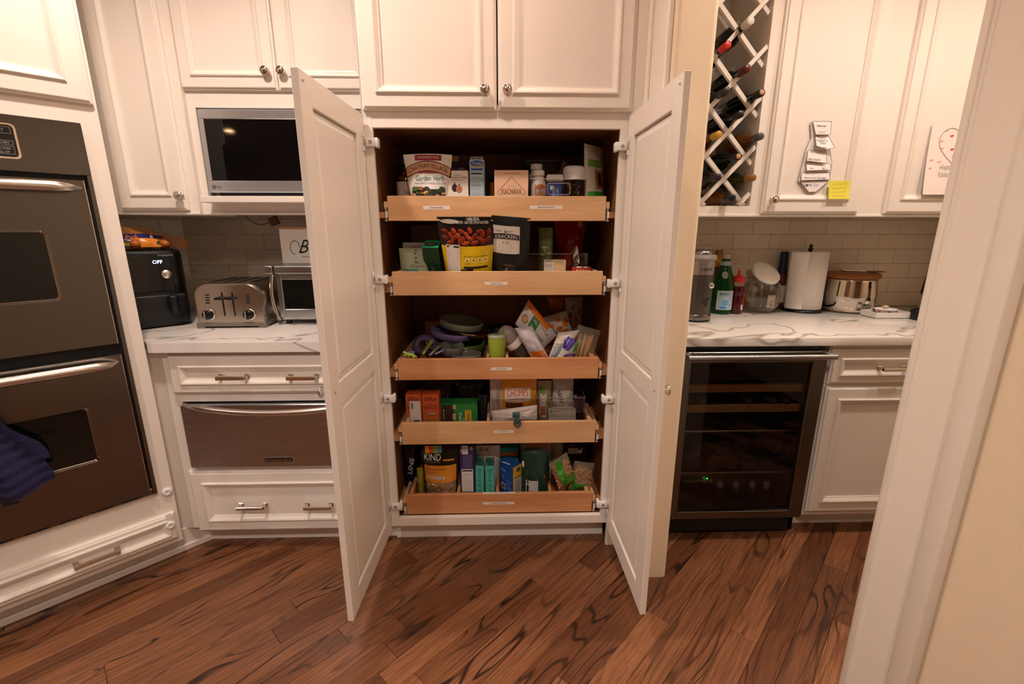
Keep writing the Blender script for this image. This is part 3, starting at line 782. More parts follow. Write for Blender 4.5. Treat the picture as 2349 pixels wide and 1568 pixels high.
# ---------------------------------------------------------------- microwave
MW = thing('microwave', 'stainless steel microwave with black glass front set in the white wall cabinet', 'microwave', (-.85, .45, mz0))
myf = UY-.018
a0 = at(452, 250, myf); a1 = at(487, 441, myf); mxl = a0.x; mxr = -.512; mzt = a0.z; mzb = a1.z
B().box(mxl+.012, mxr-.012, UY+.022, .655, mzb-.002, mzt-.008, BLACKM).build('body', MW)
f = B(); th = .062; tb = .058
fx0 = mxl; fx1 = mxr
i0, i1 = fx0+.018, fx1-.018; gz0 = at(475, 414, myf).z; gz1 = at(458, 272, myf).z
f.box(fx0, fx1, myf, UY+.022, gz1, mzt, STEELB, .003).box(fx0, fx1, myf, UY+.022, mzb, gz0, STEELB, .003).box(fx0, i0, myf, UY+.022, gz0, gz1, STEELB).box(i1, fx1, myf, UY+.022, gz0, gz1, STEELB)
f.build('front_frame', MW)
B().box(i0, i1, myf+.003, UY+.022, gz0, gz1, BGLASS).build('glass_panel', MW)
f = B(); fn = frontfn(myf); lp = at(491, 429, myf); f.ell(fn, lp.x, lp.z, .008, .008, mat('logo_grey', '#4a4644', .4)); f.text(frontfn(myf, .0009), 'LG', lp.x+.021, lp.z, .017, .010, mat('logo_grey', '#4a4644', .4))
f.line(frontfn(myf, .0012), [(lp.x-.001, lp.z+.004), (lp.x-.001, lp.z-.003), (lp.x+.003, lp.z-.003)], .0014, WHITE)
f.build('maker_mark', MW)
B().box(mxl+.03, mxr-.03, myf+.02, UY+.02, sh.z+.001, mzb, BLACKM).build('foot', MW)

# ---------------------------------------------------------------- warming drawer
WDR = thing('warming_drawer', 'stainless steel warming drawer with curved bar handle between two white drawers', 'oven', (-.9, .2, wd1.z))
wf = wy-.006; wx0 = wd0.x; wx1 = dx1+.004
B().box(wx0+.01, wx1-.01, BY+.0, .55, wd1.z+.004, wd0.z-.004, BLACKM).build('body', WDR)
wfb = B().box(wx0, wx1, wf, BY, wd1.z+.002, wd0.z-.006, STEEL, .003).build('drawer_front', WDR)
h = B(); P = []; rr = []
hz = at(590, 938, wf-.03).z
for k in range(29):
    t = k/28; x = wx0+.022+(wx1-wx0-.044)*t; e = min(t, 1-t); s_ = math.sin(math.pi*t)
    P.append((x, wf-.004-.050*s_**.6, hz+.012-.020*s_)); rr.append(.0125*(.45+.55*min(1, e/.12)))
h.tube(P, rr, mat('satin_handle', '#cfc6bd', .30, 1), 14); h.build('handle', wfb)
bp0 = at(608, 1059, wf); bp1 = at(673, 1047, wf)
b = B().box(bp0.x, bp1.x, wf-.003, wf, bp0.z, bp1.z, NICKEL, .001).box(bp0.x+.002, bp1.x-.002, wf-.0036, wf, bp0.z+.002, bp1.z-.002, BLACKM)
b.text(frontfn(wf-.0036), 'KitchenAid', (bp0.x+bp1.x)/2, (bp0.z+bp1.z)/2, (bp1.x-bp0.x)*.86, (bp1.z-bp0.z)*.58, NICKEL); b.build('badge', wfb)

# ---------------------------------------------------------------- counter appliances, left
def base(px, py, z=CZ): return atz(px, py, z)
def mpp(p): return (p-CAM).dot(FW)/FPX
def on45(px, py, p0):
    n = Vector((.70710678, -.70710678, 0)); d = ray(px, py); return CAM+d*((p0-CAM).dot(n)/d.dot(n))
# air fryer
P = base(448, 742); ang = R_(45)
FX = Matrix.Translation((P.x, P.y, CZ)) @ Matrix.Rotation(ang, 4, 'Z')
FI = FX.inverted()
ft = (FI @ on45(430, 572, P)).z
AF = thing('air_fryer', 'black air fryer with glowing display standing on the worktop in the corner', 'air fryer', tuple(FX @ Vector((-.14, .12, 0))), ang)
AW = .285; AD = .255
b = B(xf=FX)
pts = []
for cx, cy, a_ in ((0-.05, .05, -90), (0-.05, AD-.05, 0), (-AW+.05, AD-.05, 90), (-AW+.05, .05, 180)):
    for k in range(6): g = R_(a_+90*k/5); pts.append((cx+.05*math.cos(g), cy+.05*math.sin(g)))
b.prismz(pts, .008, ft-.02, BLACK, True)
def inset(p, s): return [((x+AW/2)*s-AW/2, (y-AD/2)*s+AD/2) for x, y in p]
n = len(pts)
lv = [(1, ft-.02), (.985, ft-.008), (.95, ft)]; vs = []
for s_, z in lv: vs += [(x, y, z) for x, y in inset(pts, s_)]
b.add(vs, [(i*n+k, i*n+(k+1) % n, (i+1)*n+(k+1) % n, (i+1)*n+k) for i in range(2) for k in range(n)]+[list(range(2*n, 3*n))], BLACK, True)
b.build('body', AF)
fl = lambda px, py: FI @ on45(px, py, P)
b = B(xf=FX).box(-AW+.05, -.05, -.004, .004, ft*.47, ft-.02, BGLASS, .003); fp = b.build('control_panel', AF)
fn = frontfn(-.004)
b = B(xf=FX); q0 = fl(362, 588); q1 = fl(395, 581); b.text(fn, 'Instant', (q0.x+q1.x)/2, (q0.z+q1.z)/2, abs(q1.x-q0.x), .010, GREYP); b.build('maker_mark', fp)
b = B(xf=FX); q0 = fl(350, 605); q1 = fl(371, 596); b.text(fn, 'OFF', (q0.x+q1.x)/2, (q0.z+q1.z)/2, abs(q1.x-q0.x), abs(q1.z-q0.z), mat('display_glow', '#bcd2ff', .5, emit=3)); b.build('display', fp)
q0 = fl(381, 628)
B(xf=FX).lathe([(.019, 0), (.019, .010), (.0175, .012), (.0001, .012)], mat('knob_steel', '#d8d2cc', .25, 1), (q0.x, -.004, q0.z), 28, Matrix.Rotation(R_(90), 4, 'X')).build('dial', AF)
b = B(xf=FX).box(-AW+.012, -.012, -.005, .03, .014, ft*.44, mat('fryer_drawer', '#0d0d10', .38), .012, 3); bk = b.build('basket_drawer', AF)
q0 = fl(395, 690)
B(xf=FX).box(q0.x-.016, q0.x+.020, -.040, -.004, .06, ft*.43, mat('fryer_drawer', '#0d0d10', .38), .012, 3).build('handle', bk)
# bag of buns on the fryer
def pouchfn(w_, h_, d_, tb=1.0, tp=.18, bs=1.0, seed=0, wr=.0025, taper=0, pw=2.6):
    """front half-depth of a filled bag; x in +-w/2, z in 0..h; taper narrows towards the base"""
    def wid(z): return w_*(1-taper*(1-z/h_))
    def dep(x, z):
        u = min(1, abs(2*x/max(1e-6, wid(z)))); v = min(1, max(0, z/h_))
        pv = min(1, (v/.10)**.5 if v < .10 else 1)*(.55+.45*bs if False else 1)
        pt = 1 if v < tp else max(0, (1-(v-tp)/(1-tp)))**.85
        k = .35+.65*pv if tb else pv
        nz = noise.noise(Vector((x*38+seed, z*30+seed*1.7, seed)))
        return d_/2*(1-u**pw)*pt*k + .0012*(1-u**4) + wr*nz*(1-u**4)
    return wid, dep
def pouch(mt, w_, h_, d_, name='pouch', parent=None, xf=None, top=None, nu=18, nv=22, smooth=True, **kw):
    """closed bag standing on z=0, front facing -y; returns object and print mapping fn(x, z)"""
    wid, dep = pouchfn(w_, h_, d_, **kw)
    top = top or (lambda u: 0)
    b = B(xf=xf)
    def P_(u, v, s):
        z = v*h_; z2 = z+top(u*2-1)*v*v; x = (u-.5)*wid(z)
        return Vector((x, s*dep(x, z), z2))
    b.grid(lambda u, v: P_(u, v, -1), nu, nv, mt, smooth); b.grid(lambda u, v: P_(1-u, v, 1), nu, nv, mt, smooth)
    # close the rim
    vs = []; fs = []
    rim = [(0, j/nv) for j in range(nv+1)]
    for e in (0, 1):
        o = len(vs)
        for j in range(nv+1): vs += [P_(e, j/nv, -1), P_(e, j/nv, 1)]
        for j in range(nv): fs.append((o+2*j, o+2*j+1, o+2*j+3, o+2*j+2) if e == 0 else (o+2*j+1, o+2*j, o+2*j+2, o+2*j+3))
    for e in (0, 1):
        o = len(vs)
        for i in range(nu+1): vs += [P_(i/nu, e, -1), P_(i/nu, e, 1)]
        for i in range(nu): fs.append((o+2*i+1, o+2*i, o+2*i+2, o+2*i+3) if e == 0 else (o+2*i, o+2*i+1, o+2*i+3, o+2*i+2))
    b.add(vs, fs, mt, False)
    ob = b.build(name, parent)
    def fn(x, z, off=.0009):
        u = x/max(1e-6, wid(z))*2
        return Vector((x, -dep(x, z)-off, z+top(u)*(z/h_)**2))
    return ob, fn
BUN = thing('bun_bag', 'clear plastic bag of hot dog buns lying on top of the black air fryer', 'bag', tuple(FX @ Vector((-.13, .12, ft))), ang)
bx = FX @ Matrix.Translation((-.118, .12, ft+.001))
for k in range(4):
    B(xf=bx).sphere((-.085+.052*k, .02*(-1)**k, .026), .027, mat('bun_crust', '#b5672c', .5, vary=.25), 14, 1.0, 2.2, .95).build('bun', BUN)
ob, fn = pouch(film_mat('bun_film', '#d98a3c', .42), .33, .098, .115, 'film', BUN, bx, wr=.007, pw=2.6, tp=.35, seed=3, top=lambda u: -.050*max(0, u)-.012*u*u)
b = B(xf=bx); DB = gloss('#27235e'); OG = gloss('#e0892a')
g = lambda x, z: fn(x, z, .002)
b.rect(g, -.115, .075, .012, .068, DB, 16, 6); g2 = lambda x, z: fn(x, z, .003); g3 = lambda x, z: fn(x, z, .004)
b.rect(g2, -.045, .065, .012, .050, OG, 12, 4); b.text(g3, 'Ball Park', -.060, .053, .085, .020, OG, R_(4), .3); b.rect(g3, -.105, -.03, .018, .034, gloss('#d8c030'), 8, 2); b.text(lambda x, z: fn(x, z, .005), 'BUTTER', -.067, .026, .062, .013, INK, R_(4)); b.text(g3, '8', .028, .060, .010, .016, paper('#f0e8e0')); b.ell(g3, .055, .030, .016, .010, mat('label_dark', '#2e3a22', .5))
b.build('printed_label', BUN)
# toaster
P = base(533, 752)
tw_ = (base(611, 752)-base(458, 752)).x; tth = at(535, 649, P.y).z-CZ
TX = Matrix.Translation((P.x, P.y, CZ)) @ Matrix.Rotation(R_(2), 4, 'Z'); TI = TX.inverted()
TO = thing('toaster', 'brushed steel four slice toaster with two black dials on the worktop', 'toaster', (P.x, P.y+.12, CZ))
def tprof(w_, h_, r_):
    pts = [(-w_/2, .0)]
    for k in range(9): a = R_(180-90*k/8); pts.append((-w_/2+r_+r_*math.cos(a), h_-r_+r_*math.sin(a)))
    for k in range(9): a = R_(90-90*k/8); pts.append((w_/2-r_+r_*math.cos(a), h_-r_+r_*math.sin(a)))
    return pts+[(w_/2, 0)]
TD = .30
SATIN = mat('satin_steel', '#c4b8ac', .24, 1)
b = B(xf=TX); o = [(x, z+.022) for x, z in tprof(tw_-.006, tth-.022, .06)]; n = len(o); i_ = [(x*.93, .022+(z-.022)*.955) for x, z in o]
vs = [(x, .012, z) for x, z in o]+[(x*.97, .002, .022+(z-.022)*.98) for x, z in o]+[(x*.93, 0, .022+(z-.022)*.955) for x, z in o]
b.add(vs, [(k+j*n, k+1+j*n, k+1+(j+1)*n, k+(j+1)*n) for j in range(2) for k in range(n-1)]+[list(range(2*n, 3*n))], SATIN, False)
b.prism(o, .012, TD-.02, SATIN, True)
b.build('shell', TO)
b = B(xf=TX).box(-tw_/2, tw_/2, -.004, TD-.015, .008, .026, mat('toaster_base', '#8d8075', .4, .7), .003)
for s_ in (-1, 1): b.box(s_*tw_/2, s_*(tw_/2-.035), -.004, .03, 0, .01, mat('toaster_base', '#8d8075', .4, .7), .002).box(s_*tw_/2, s_*(tw_/2-.035), TD-.05, TD-.02, 0, .01, BLACKM)
b.build('plinth', TO)
for k in range(4):
    x = -.082+.055*k
    B(xf=TX).box(x-.014, x+.014, .05, TD-.05, tth-.004, tth+.0012, BLACKM, .004).build('bread_slot', TO)
tl = lambda px, py: TI @ at(px, py, P.y)
for k, (px, py) in enumerate(((507, 683), (533, 683))):
    q = tl(508+24*k, 690); q2 = tl(515+24*k, 725)
    b = B(xf=TX); qa = tl(509+23*k, 670); qb = tl(516+23*k, 724); b.box((qa.x+qb.x)/2-.003, (qa.x+qb.x)/2+.003, -.0012, .004, qb.z, qa.z, BLACKM); b.build('lever_track', TO)
    B(xf=TX).box(q.x-.019, q.x+.019, -.022, -.001, tl(510, 684).z-.005, tl(510, 684).z+.006, BLACK, .004, 2).build('lever', TO)
    x = tl(480 if k == 0 else 571, 721)
    b = B(xf=TX); M = Matrix.Rotation(R_(90), 4, 'X')
    b.lathe([(.026, 0), (.026, .003), (.023, .004)], NICKEL, (x.x, 0, x.z), 28, M); b.lathe([(.021, .002), (.020, .016), (.018, .018), (.0001, .018)], BLACK, (x.x, 0, x.z), 26, M)
    dl = b.build('dial', TO)
    B(xf=TX).box(x.x-.010, x.x-.004, -.024, -.016, x.z-.018, x.z+.016, SATIN, .002).build('pointer', dl)
    for j in range(4):
        bb = tl((476 if k == 0 else 567)+(.6*j), 676+6.0*j)
        B(xf=TX).box(bb.x-.008, bb.x+.008, -.005, 0, bb.z-.003, bb.z+.003, BLACKM, .002).build('button', TO)
# toaster oven with a white sign box standing on it
P = base(660, 745); tz = at(650, 607, P.y).z; x0 = at(622, 640, P.y).x; x1 = x0+.37
TV = thing('toaster_oven', 'silver toaster oven with glass door between toaster and pantry', 'toaster oven', (x0+.18, P.y+.12, CZ))
b = B()
b.box(x0+.012, x1, P.y+.015, P.y+.26, CZ+.018, tz-.004, STEEL, .012, 3).build('body', TV)
b = B(); dz1 = at(650, 635, P.y).z; dz0 = at(650, 728, P.y).z
gl = at(645, 640, P.y).x; gz0 = at(650, 709, P.y).z
b.box(x0+.02, gl, P.y, P.y+.014, dz0, dz1, STEEL, .003).box(gl, x1-.02, P.y, P.y+.014, dz0, gz0, STEEL, .003).box(gl, x1-.02, P.y, P.y+.014, dz1-.012, dz1, STEEL, .003).box(x1-.06, x1, P.y, P.y+.014, dz0, dz1, STEEL, .003)
dd = b.build('door', TV)
B().box(gl, x1-.06, P.y+.004, P.y+.010, gz0, dz1-.012, mat('oven_glass', '#0c0f0d', .06)).build('window', dd)
b = B(); P1 = []
for k in range(13): t = k/12; P1.append((x0+.012+.02*math.sin(math.pi*t)*-1, P.y+.006, CZ+.02+(tz-CZ-.03)*t))
b.tube(P1, .009, NICKEL, 10); b.build('side_rail', TV)
b = B(); hz0 = at(650, 628, P.y-.03).z; hz1 = at(650, 609, P.y-.03).z
b.box(x0-.008, x0+.028, P.y-.040, P.y+.01, hz0, hz1, STEEL, .006, 3).box(x0+.034, x1, P.y-.040, P.y-.012, hz0, hz1, STEEL, .006, 3).box(x0+.026, x0+.036, P.y-.036, P.y+.01, hz0-.004, hz1-.002, BLACKM, .002)
b.build('handle', dd)
for sx in (x0+.04, x1-.04):
    for yy in (P.y+.04, P.y+.22): B().cyl((sx, yy, CZ), (sx, yy, CZ+.02), .012, BLACKM, 12).build('foot', TV)
sy = P.y+.10; s0 = at(639, 525, sy); s1 = at(646, 601, sy)
SG = thing('sign_box', 'white wooden sign box with black script letter standing on toaster oven', 'sign', (s0.x+.12, sy+.05, tz))
B().box(s0.x, s0.x+.24, sy, sy+.10, tz-.003, s0.z, mat('sign_white', '#e9e2da', .5), .002).build('body', SG)
B().box(s0.x-.001, s0.x+.241, sy-.002, sy+.102, s0.z, s0.z+.007, MAPLE2, .001).build('wooden_lid', SG)
q = at(700, 565, sy); b = B(); b.text(frontfn(sy), 'B', q.x-.005, q.z, .052, .060, INK, 0, .5)
sp = [(q.x-.045+.020*math.cos(t)*(1+.3*t/6), q.z-.005+.030*math.sin(t)) for t in [k*.35 for k in range(14)]]
b.line(frontfn(sy), sp, .0028, INK); b.line(frontfn(sy), [(q.x-.02, q.z-.045), (q.x+.08, q.z-.050)], .002, INK); b.text(frontfn(sy), 'read', q.x+.06, q.z-.006, .075, .030, INK, 0, .5); b.build('lettering', SG)
# plug and cord below the wall cabinet
q = at(629, 508, .52)
CP = thing('power_plug', 'small brown plug dangling on a thin cord beneath the microwave cabinet', 'plug', (q.x, .52, q.z))
B(xf=Matrix.Translation((q.x, .52, q.z)) @ Matrix.Rotation(R_(-20), 4, 'Y')).box(-.020, .020, -.014, .014, -.016, .022, mat('brown_plug', '#6b3f1f', .5), .004, 2).build('body', CP)
b = B(); e0 = at(560, 500, .52)
b.tube([Vector((q.x, .52, q.z+.012)).lerp(Vector((e0.x, .52, e0.z+.012)), t)-Vector((0, 0, .034*math.sin(math.pi*t))) for t in [k/10 for k in range(11)]], .0022, mat('grey_cord', '#5b4f44', .6), 8)
b.tube([(q.x, .52, q.z+.012), (q.x+.004, .52, zb_+.012)], .002, mat('grey_cord', '#5b4f44', .6), 8)
b.tube([(e0.x, .52, e0.z+.012), (e0.x-.01, .52, zb_+.022)], .002, mat('grey_cord', '#5b4f44', .6), 8)
b.build('cord', CP)
# ---------------------------------------------------------------- wine cooler
FY = .0
q = at(1836, 1186, FY); WX1 = q.x; WX0 = WX1-.60; WZ0 = q.z; WZ1 = at(1893, 806, FY).z
WC = thing('wine_cooler', 'black and steel under-counter wine cooler with a glass door and wooden shelves', 'wine cooler', (WX1-.3, .3, 0))
DARK = mat('cooler_lining', '#141210', .5)
b = B(); b.box(WX0, WX0+.02, FY+.045, .62, .03, CZ-.045, DARK).box(WX1-.02, WX1, FY+.045, .62, .03, CZ-.045, DARK).box(WX0, WX1, .60, .62, .03, CZ-.045, DARK).box(WX0, WX1, FY+.045, .62, .03, WZ0+.03, DARK).box(WX0, WX1, FY+.02, .62, WZ1+.004, CZ-.040, BLACK)
b.box(WX0+.004, WX1-.004, FY+.075, FY+.085, 0, WZ0-.01, BLACKM)
for k in range(9): b.box(WX0+.05, WX1-.05, FY+.070, FY+.076, .012+k*.008, .015+k*.008, BLACK)
b.build('cabinet_body', WC)
b = B(); fw_ = .050; gx1 = WX1-.055; gz0 = at(1700, 1172, FY).z; gz1 = at(1700, 832, FY).z
b.box(WX0, WX0+fw_, FY, FY+.04, WZ0, WZ1, STEELV, .002).box(gx1, WX1, FY, FY+.04, WZ0, WZ1, STEELV, .002).box(WX0+fw_, gx1, FY, FY+.04, WZ0, gz0, STEELV, .002).box(WX0+fw_, gx1, FY, FY+.04, gz1, WZ1, STEELV, .002)
dr_ = b.build('door', WC)
B().box(WX0+fw_, gx1, FY+.012, FY+.016, gz0, gz1, glass_mat('smoked_glass', '#d6d0ca', .03)).build('glass_pane', dr_)
hz = at(1740, 819, FY-.05).z; b = B()
b.cyl((WX0+.01, FY-.055, hz), (WX1-.008, FY-.055, hz), .0105, STEEL, 16)
for x in (WX0+.02, WX1-.018): b.box(x-.010, x+.010, FY-.056, FY, hz-.008, hz+.010, STEEL, .003, 2)
b.build('handle', dr_)
SH = wood_mat('beech_shelf', '#b98a55', '#c99a63', 1, 0)
sy = FY+.045
for pt, pb in ((883, 899), (929, 945)):
    a_ = at(1700, pt, sy).z; c_ = at(1700, pb, sy).z
    B().box(WX0+.03, WX1-.035, sy, sy+.02, c_, a_, SH, .001).build('shelf_front', WC)
    b = B()
    for k in range(7): b.tube([(WX0+.05+k*.08, sy+.02, c_+.004), (WX0+.05+k*.08, .58, c_+.004)], .003, CHROME, 6)
    b.build('shelf_wire', WC)
for pt in (989, 1084):
    z = at(1700, pt, sy).z; b = B().box(WX0+.03, WX1-.035, sy, sy+.008, z-.004, z+.004, SLIDE, .001)
    for k in range(9): b.tube([(WX0+.05+k*.06, sy+.008, z), (WX0+.05+k*.06, .58, z)], .0025, CHROME, 6)
    b.build('shelf_wire', WC)
DG = [mat('dark_green_glass', '#10160d', .08), mat('dark_brown_glass', '#17100a', .08)]
CG = mat('bottle_base_glass', '#2b2a26', .04, spec=.8)
def lying(px, py, Y, neck, k, col_, lab, grp, rr=.0385, flip=False):
    """bottle lying along y; neck towards the viewer, or base towards the viewer when flip"""
    p = at(px, py, Y); t = thing('wine_bottle', lab, 'bottle', (p.x, p.y, p.z-rr), 0, grp)
    M = Matrix.Rotation(R_(-90), 4, 'X')                     # z -> +y
    b = B()
    if flip:
        b.lathe([(.0001, .012), (.018, .006), (rr-.006, 0), (rr, .006), (rr, .19), (rr*.8, .215), (.016, .25), (.0145, .31)], col_, p, 24, M); b.build('glass', t)
    else:
        b.lathe([(.0145, .045), (.0150, .085), (.020, .105), (rr*.82, .135), (rr, .155), (rr, .32), (rr-.006, .326), (.0001, .315)], col_, p, 22, M); b.build('glass', t)
        c_ = B(); c_.lathe([(.0001, .0005), (.0125, 0), (.0145, .002), (.0150, .05)], neck, p, 18, M); c_.build('capsule', t)
        if k: B().lathe([(.0001, -.0006), (.0095, -.0006), (.0095, .002)], mat('cork', '#c89468', .7), p, 16, M).build('cork', t)
    return t
# bottles in the cooler
CAPG = mat('cap_grey', '#5a5a56', .4, .6)
for i, px in enumerate((1583, 1616, 1720, 1775, 1808)):
    lying(px, 921, sy+.005, CAPG, 0, DG[0], 'wine bottle lying neck first on the lower wooden shelf of the cooler', 'bottles on the wooden cooler shelf', .036)
for i, (px, py) in enumerate(((1598, 1060), (1640, 1062), (1676, 1060), (1721, 1062), (1760, 1061), (1801, 1060))):
    lying(px, py, sy+.02, None, 0, CG, 'dark bottle lying base first on the lowest wire shelf of the cooler', 'bottles in the bottom row of the wire shelf', .036, True)
for i, (px, py) in enumerate(((1661, 1028), (1704, 1030), (1782, 1027))):
    lying(px, py, sy+.03, None, 0, CG, 'dark bottle stacked on the bottom row of the lowest cooler wire shelf', 'bottles stacked on the bottom row', .036, True)
zf = WZ0+.031
for i, px in enumerate((1650, 1687, 1724, 1757)):
    p = at(px, 1122, sy+.10); t = thing('small_bottle', 'small dark bottle with pale cap standing on the wine cooler floor', 'bottle', (p.x, p.y, zf), 0, 'small bottles on the cooler floor')
    h_ = p.z-zf+.02
    B(True).lathe([(.027, 0), (.028, .01), (.028, h_*.55), (.012, h_*.75), (.012, h_-.03)], DG[1], seg=18).build('glass', t)
    B(True).lathe([(.0135, h_-.045), (.0135, h_-.012)], mat('cap_copper', '#8a4a30', .4), seg=16).build('collar', t)
    B(True).lathe([(.0135, h_-.012), (.0140, h_+.022), (.0001, h_+.024)], mat('cap_pale', '#9c9a98', .5), seg=16).build('cap', t)
p = at(1612, 1100, sy+.06)
t = thing('soda_bottle', 'green soda bottle with white lettering lying across the wine cooler floor', 'bottle', (p.x, p.y, zf))
M = Matrix.Translation((p.x-.11, p.y+.03, p.z+.0)) @ Matrix.Rotation(R_(90), 4, 'Y')
B(xf=M).lathe([(.030, 0), (.036, .02), (.036, .14), (.014, .19), (.014, .22)], mat('soda_green', '#0f3a18', .15), seg=22).build('bottle_body', t)
B().text(lambda x, z: Vector((x, p.y+.03-math.sqrt(max(.0001, .0368**2-(z-p.z)**2)), z)), 'oberBrit', p.x-.02, p.z, .13, .024, paper('#c9c2a8'), 0, .2).build('lettering', t)
B().lathe([(.0001, 0), (.003, .0)], mat('status_light', '#30ff80', .4, emit=4), at(1622, 1097, sy+.045), 10, Matrix.Rotation(R_(90), 4, 'X')).build('indicator_light', WC)

# ---------------------------------------------------------------- bottles in the lattice rack
RKB = [(1723, 47, '#d8cfc4', 0, 'white'), (1670, 102, '#c5281f', 0, 'bright red'), (1716, 156, '#5a1216', 0, 'wine red'), (1668, 207, '#2a2622', 0, 'dark bronze'), (1748, 212, '#18130f', 1, 'black capsule and open cork'),
       (1700, 261, '#101114', 0, 'small black'), (1650, 308, '#b8902a', 0, 'gold'), (1746, 312, '#4a4a4c', 0, 'grey'), (1694, 359, '#15110e', 1, 'exposed cork'), (1648, 406, '#2a1a24', 0, 'dark purple'), (1728, 407, '#8a5c2a', 0, 'copper'), (1681, 453, '#16171a', 0, 'lowest black')]
for i, (px, py, c_, ck, nm) in enumerate(RKB):
    body = DG[i % 2] if i not in (6, 7, 10, 11) else mat('amber_wine', '#6a3a10', .08)
    if i == 10: body = mat('olive_glass', '#3a3a10', .08)
    lab = {4: 'wine bottle with pale cork end poking out beside the cabinet door', 8: 'wine bottle with pale cork end low in the lattice rack'}.get(i, 'wine bottle with %s capsule lying in the white lattice rack' % nm)
    lying(px, py, RY-.065, mat('capsule_'+c_[1:], c_, .35), ck, body, lab, 'wine bottles in the lattice rack', .038)

# ---------------------------------------------------------------- things on the bar worktop
def spot(px, py, rpx=0, z=CZ):
    p = atz(px, py, z); ym = BACKY-.010-rpx*mpp(p)
    if p.y > ym: p = Vector((at(px, py, ym).x, ym, z))
    return p, mpp(p)
# espresso machine
p, k = spot(1597, 733); r_ = 34*k; H = at(1610, 571, p.y).z-CZ
t = thing('coffee_machine', 'tall grey coffee machine with chrome knob beside the short wall', 'coffee machine', (p.x-.01, p.y, CZ))
GUN = mat('gunmetal', '#55504c', .32, .6)
B(True).lathe([(r_*.95, 0), (r_*.98, .004), (r_*.98, .010)], BLACKM, seg=28).lathe([(r_*.98, .010), (r_*1.0, .014), (r_*1.0, .030), (r_*.96, .036)], mat('gun_light', '#8a847e', .25, 1), seg=28).build('drip_base', t)
B(True).lathe([(r_*.90, .036), (r_*.93, H*.42), (r_*.93, H*.66)], GUN, seg=28).build('body', t)
B(True).lathe([(r_*.94, H*.66), (r_*.95, H*.85)], mat('gun_light2', '#9a948e', .3, .7), seg=28).build('hopper', t)
B(True).lathe([(r_*.97, H*.85), (r_*1.05, H*.87), (r_*1.0, H*.92), (r_*.85, H*.93)], FILM, seg=28).build('clear_collar', t)
B(True).lathe([(r_*.85, H*.93), (r_*.84, H*.96), (r_*.74, H*.99), (r_*.3, H), (.0001, H)], mat('gun_light', '#8a847e', .25, 1), seg=28).build('lid', t)
b = B(True); sf = lambda x, z: Vector((x, -math.sqrt(max(1e-6, (r_*.955)**2-x*x))-.0012, z))
b.text(sf, 'HEUR', .010, H*.735, .05, .012, INK); b.build('lettering', t)
b = B(True); sf2 = lambda x, z: Vector((x, -math.sqrt(max(1e-6, (r_*.94)**2-x*x))-.0012, z))
for dx, dz in ((-.002, .010), (.018, .018), (.014, -.004)): b.ell(sf2, .008+dx, H*.27+dz, .0075, .0095, INK, 14, -.5)
b.build('bean_mark', t)
B(True).lathe([(.013, 0), (.013, .018), (.010, .022), (.0001, .022)], CHROME, (.03, -r_*.88, H*.52), 18, Matrix.Rotation(R_(90), 4, 'X')).build('knob', t)
# outlet plate
a_ = at(1601, 590, BACKY-.008); c_ = at(1634, 563, BACKY-.008)
b = B(); b.box(a_.x, c_.x, BACKY-.013, BACKY-.008, a_.z-.06, c_.z, mat('outlet_plate', '#d9ccb9', .4), .002); OT = b.build('wall_outlet', None, 'beige outlet plate on the tiled wall behind the coffee machine', 'outlet', loc=((a_.x+c_.x)/2, BACKY-.01, a_.z-.06))
def bottle(px, py, pr, ptop, prof_, name, lab, cat='bottle'):
    """prof_: list of (part, material, [(r_fraction, z_fraction)...])"""
    p, k = spot(px, py, pr); R0 = pr*k; H = at(px, ptop, p.y).z-CZ
    t = thing(name, lab, cat, (p.x, p.y, CZ)); parts = {}
    for nm, m, pf in prof_: parts[nm] = B(True).lathe([(max(.0001, a*R0), z*H) for a, z in pf], m, seg=26).build(nm, t)
    return t, p, R0, H
GRN = mat('green_glass', '#0f5a1c', .05, trans=.55, ior=1.3)
t, p, R0, H = bottle(1636, 706, 19, 573, [('glass', DG[0], [(.96, 0), (1, .01), (1, .52), (.9, .60), (.42, .72), (.40, .97), (.3, .975)]), ('foil_sleeve', mat('gold_foil', '#b07a20', .35, .6), [(.43, .72), (.42, .995), (.0, 1.0)])], 'wine_bottle', 'dark wine bottle with gold foil neck standing behind the green bottle')
b = B(True); sf = lambda x, z: Vector((x, -math.sqrt(max(1e-6, (R0*1.01)**2-x*x)), z)); b.rect(sf, -.034, .034, H*.12, H*.46, mat('olive_label', '#6a6420', .5), 10, 1); b.build('paper_label', t)
t, p, R0, H = bottle(1652, 717, 23.5, 582, [('glass', GRN, [(.94, 0), (1, .015), (1, .46), (.93, .56), (.62, .72), (.40, .86), (.36, .93), (.3, .935)]), ('neck_label', mat('neck_blue', '#9fb0bd', .5), [(.50, .79), (.405, .88)]), ('cap', mat('cap_silver', '#b5aaa2', .35, .7), [(.40, .92), (.41, .985), (.38, .998), (.0, 1.0)])], 'water_bottle', 'tall green glass water bottle with blue and white label')
b = B(True); sf = lambda x, z: Vector((x, -math.sqrt(max(1e-6, (R0*1.012)**2-x*x)), z)); s2 = lambda x, z: sf(x, z)+Vector((0, -.0006, 0)); s3 = lambda x, z: sf(x, z)+Vector((0, -.0012, 0))
b.rect(sf, -.042, .034, H*.08, H*.40, paper('#e4dcd4'), 12, 1); b.rect(s2, -.039, .031, H*.09, H*.39, paper('#a9bfd4'), 12, 1); b.text(s3, 'RINO', -.012, H*.345, .040, .012, INK); b.ell(s3, -.008, H*.20, .018, .014, paper('#5fa6c8')); b.rect(s3, -.03, .0, H*.10, H*.135, paper('#3d8fd0'), 6, 1); b.lines(s3, -.03, .02, H*.27, H*.30, 2, INK); b.poly(s3, [(.012, H*.15), (.022, H*.15), (.017, H*.185)], paper('#6a7a90'))
b.build('paper_label', t)
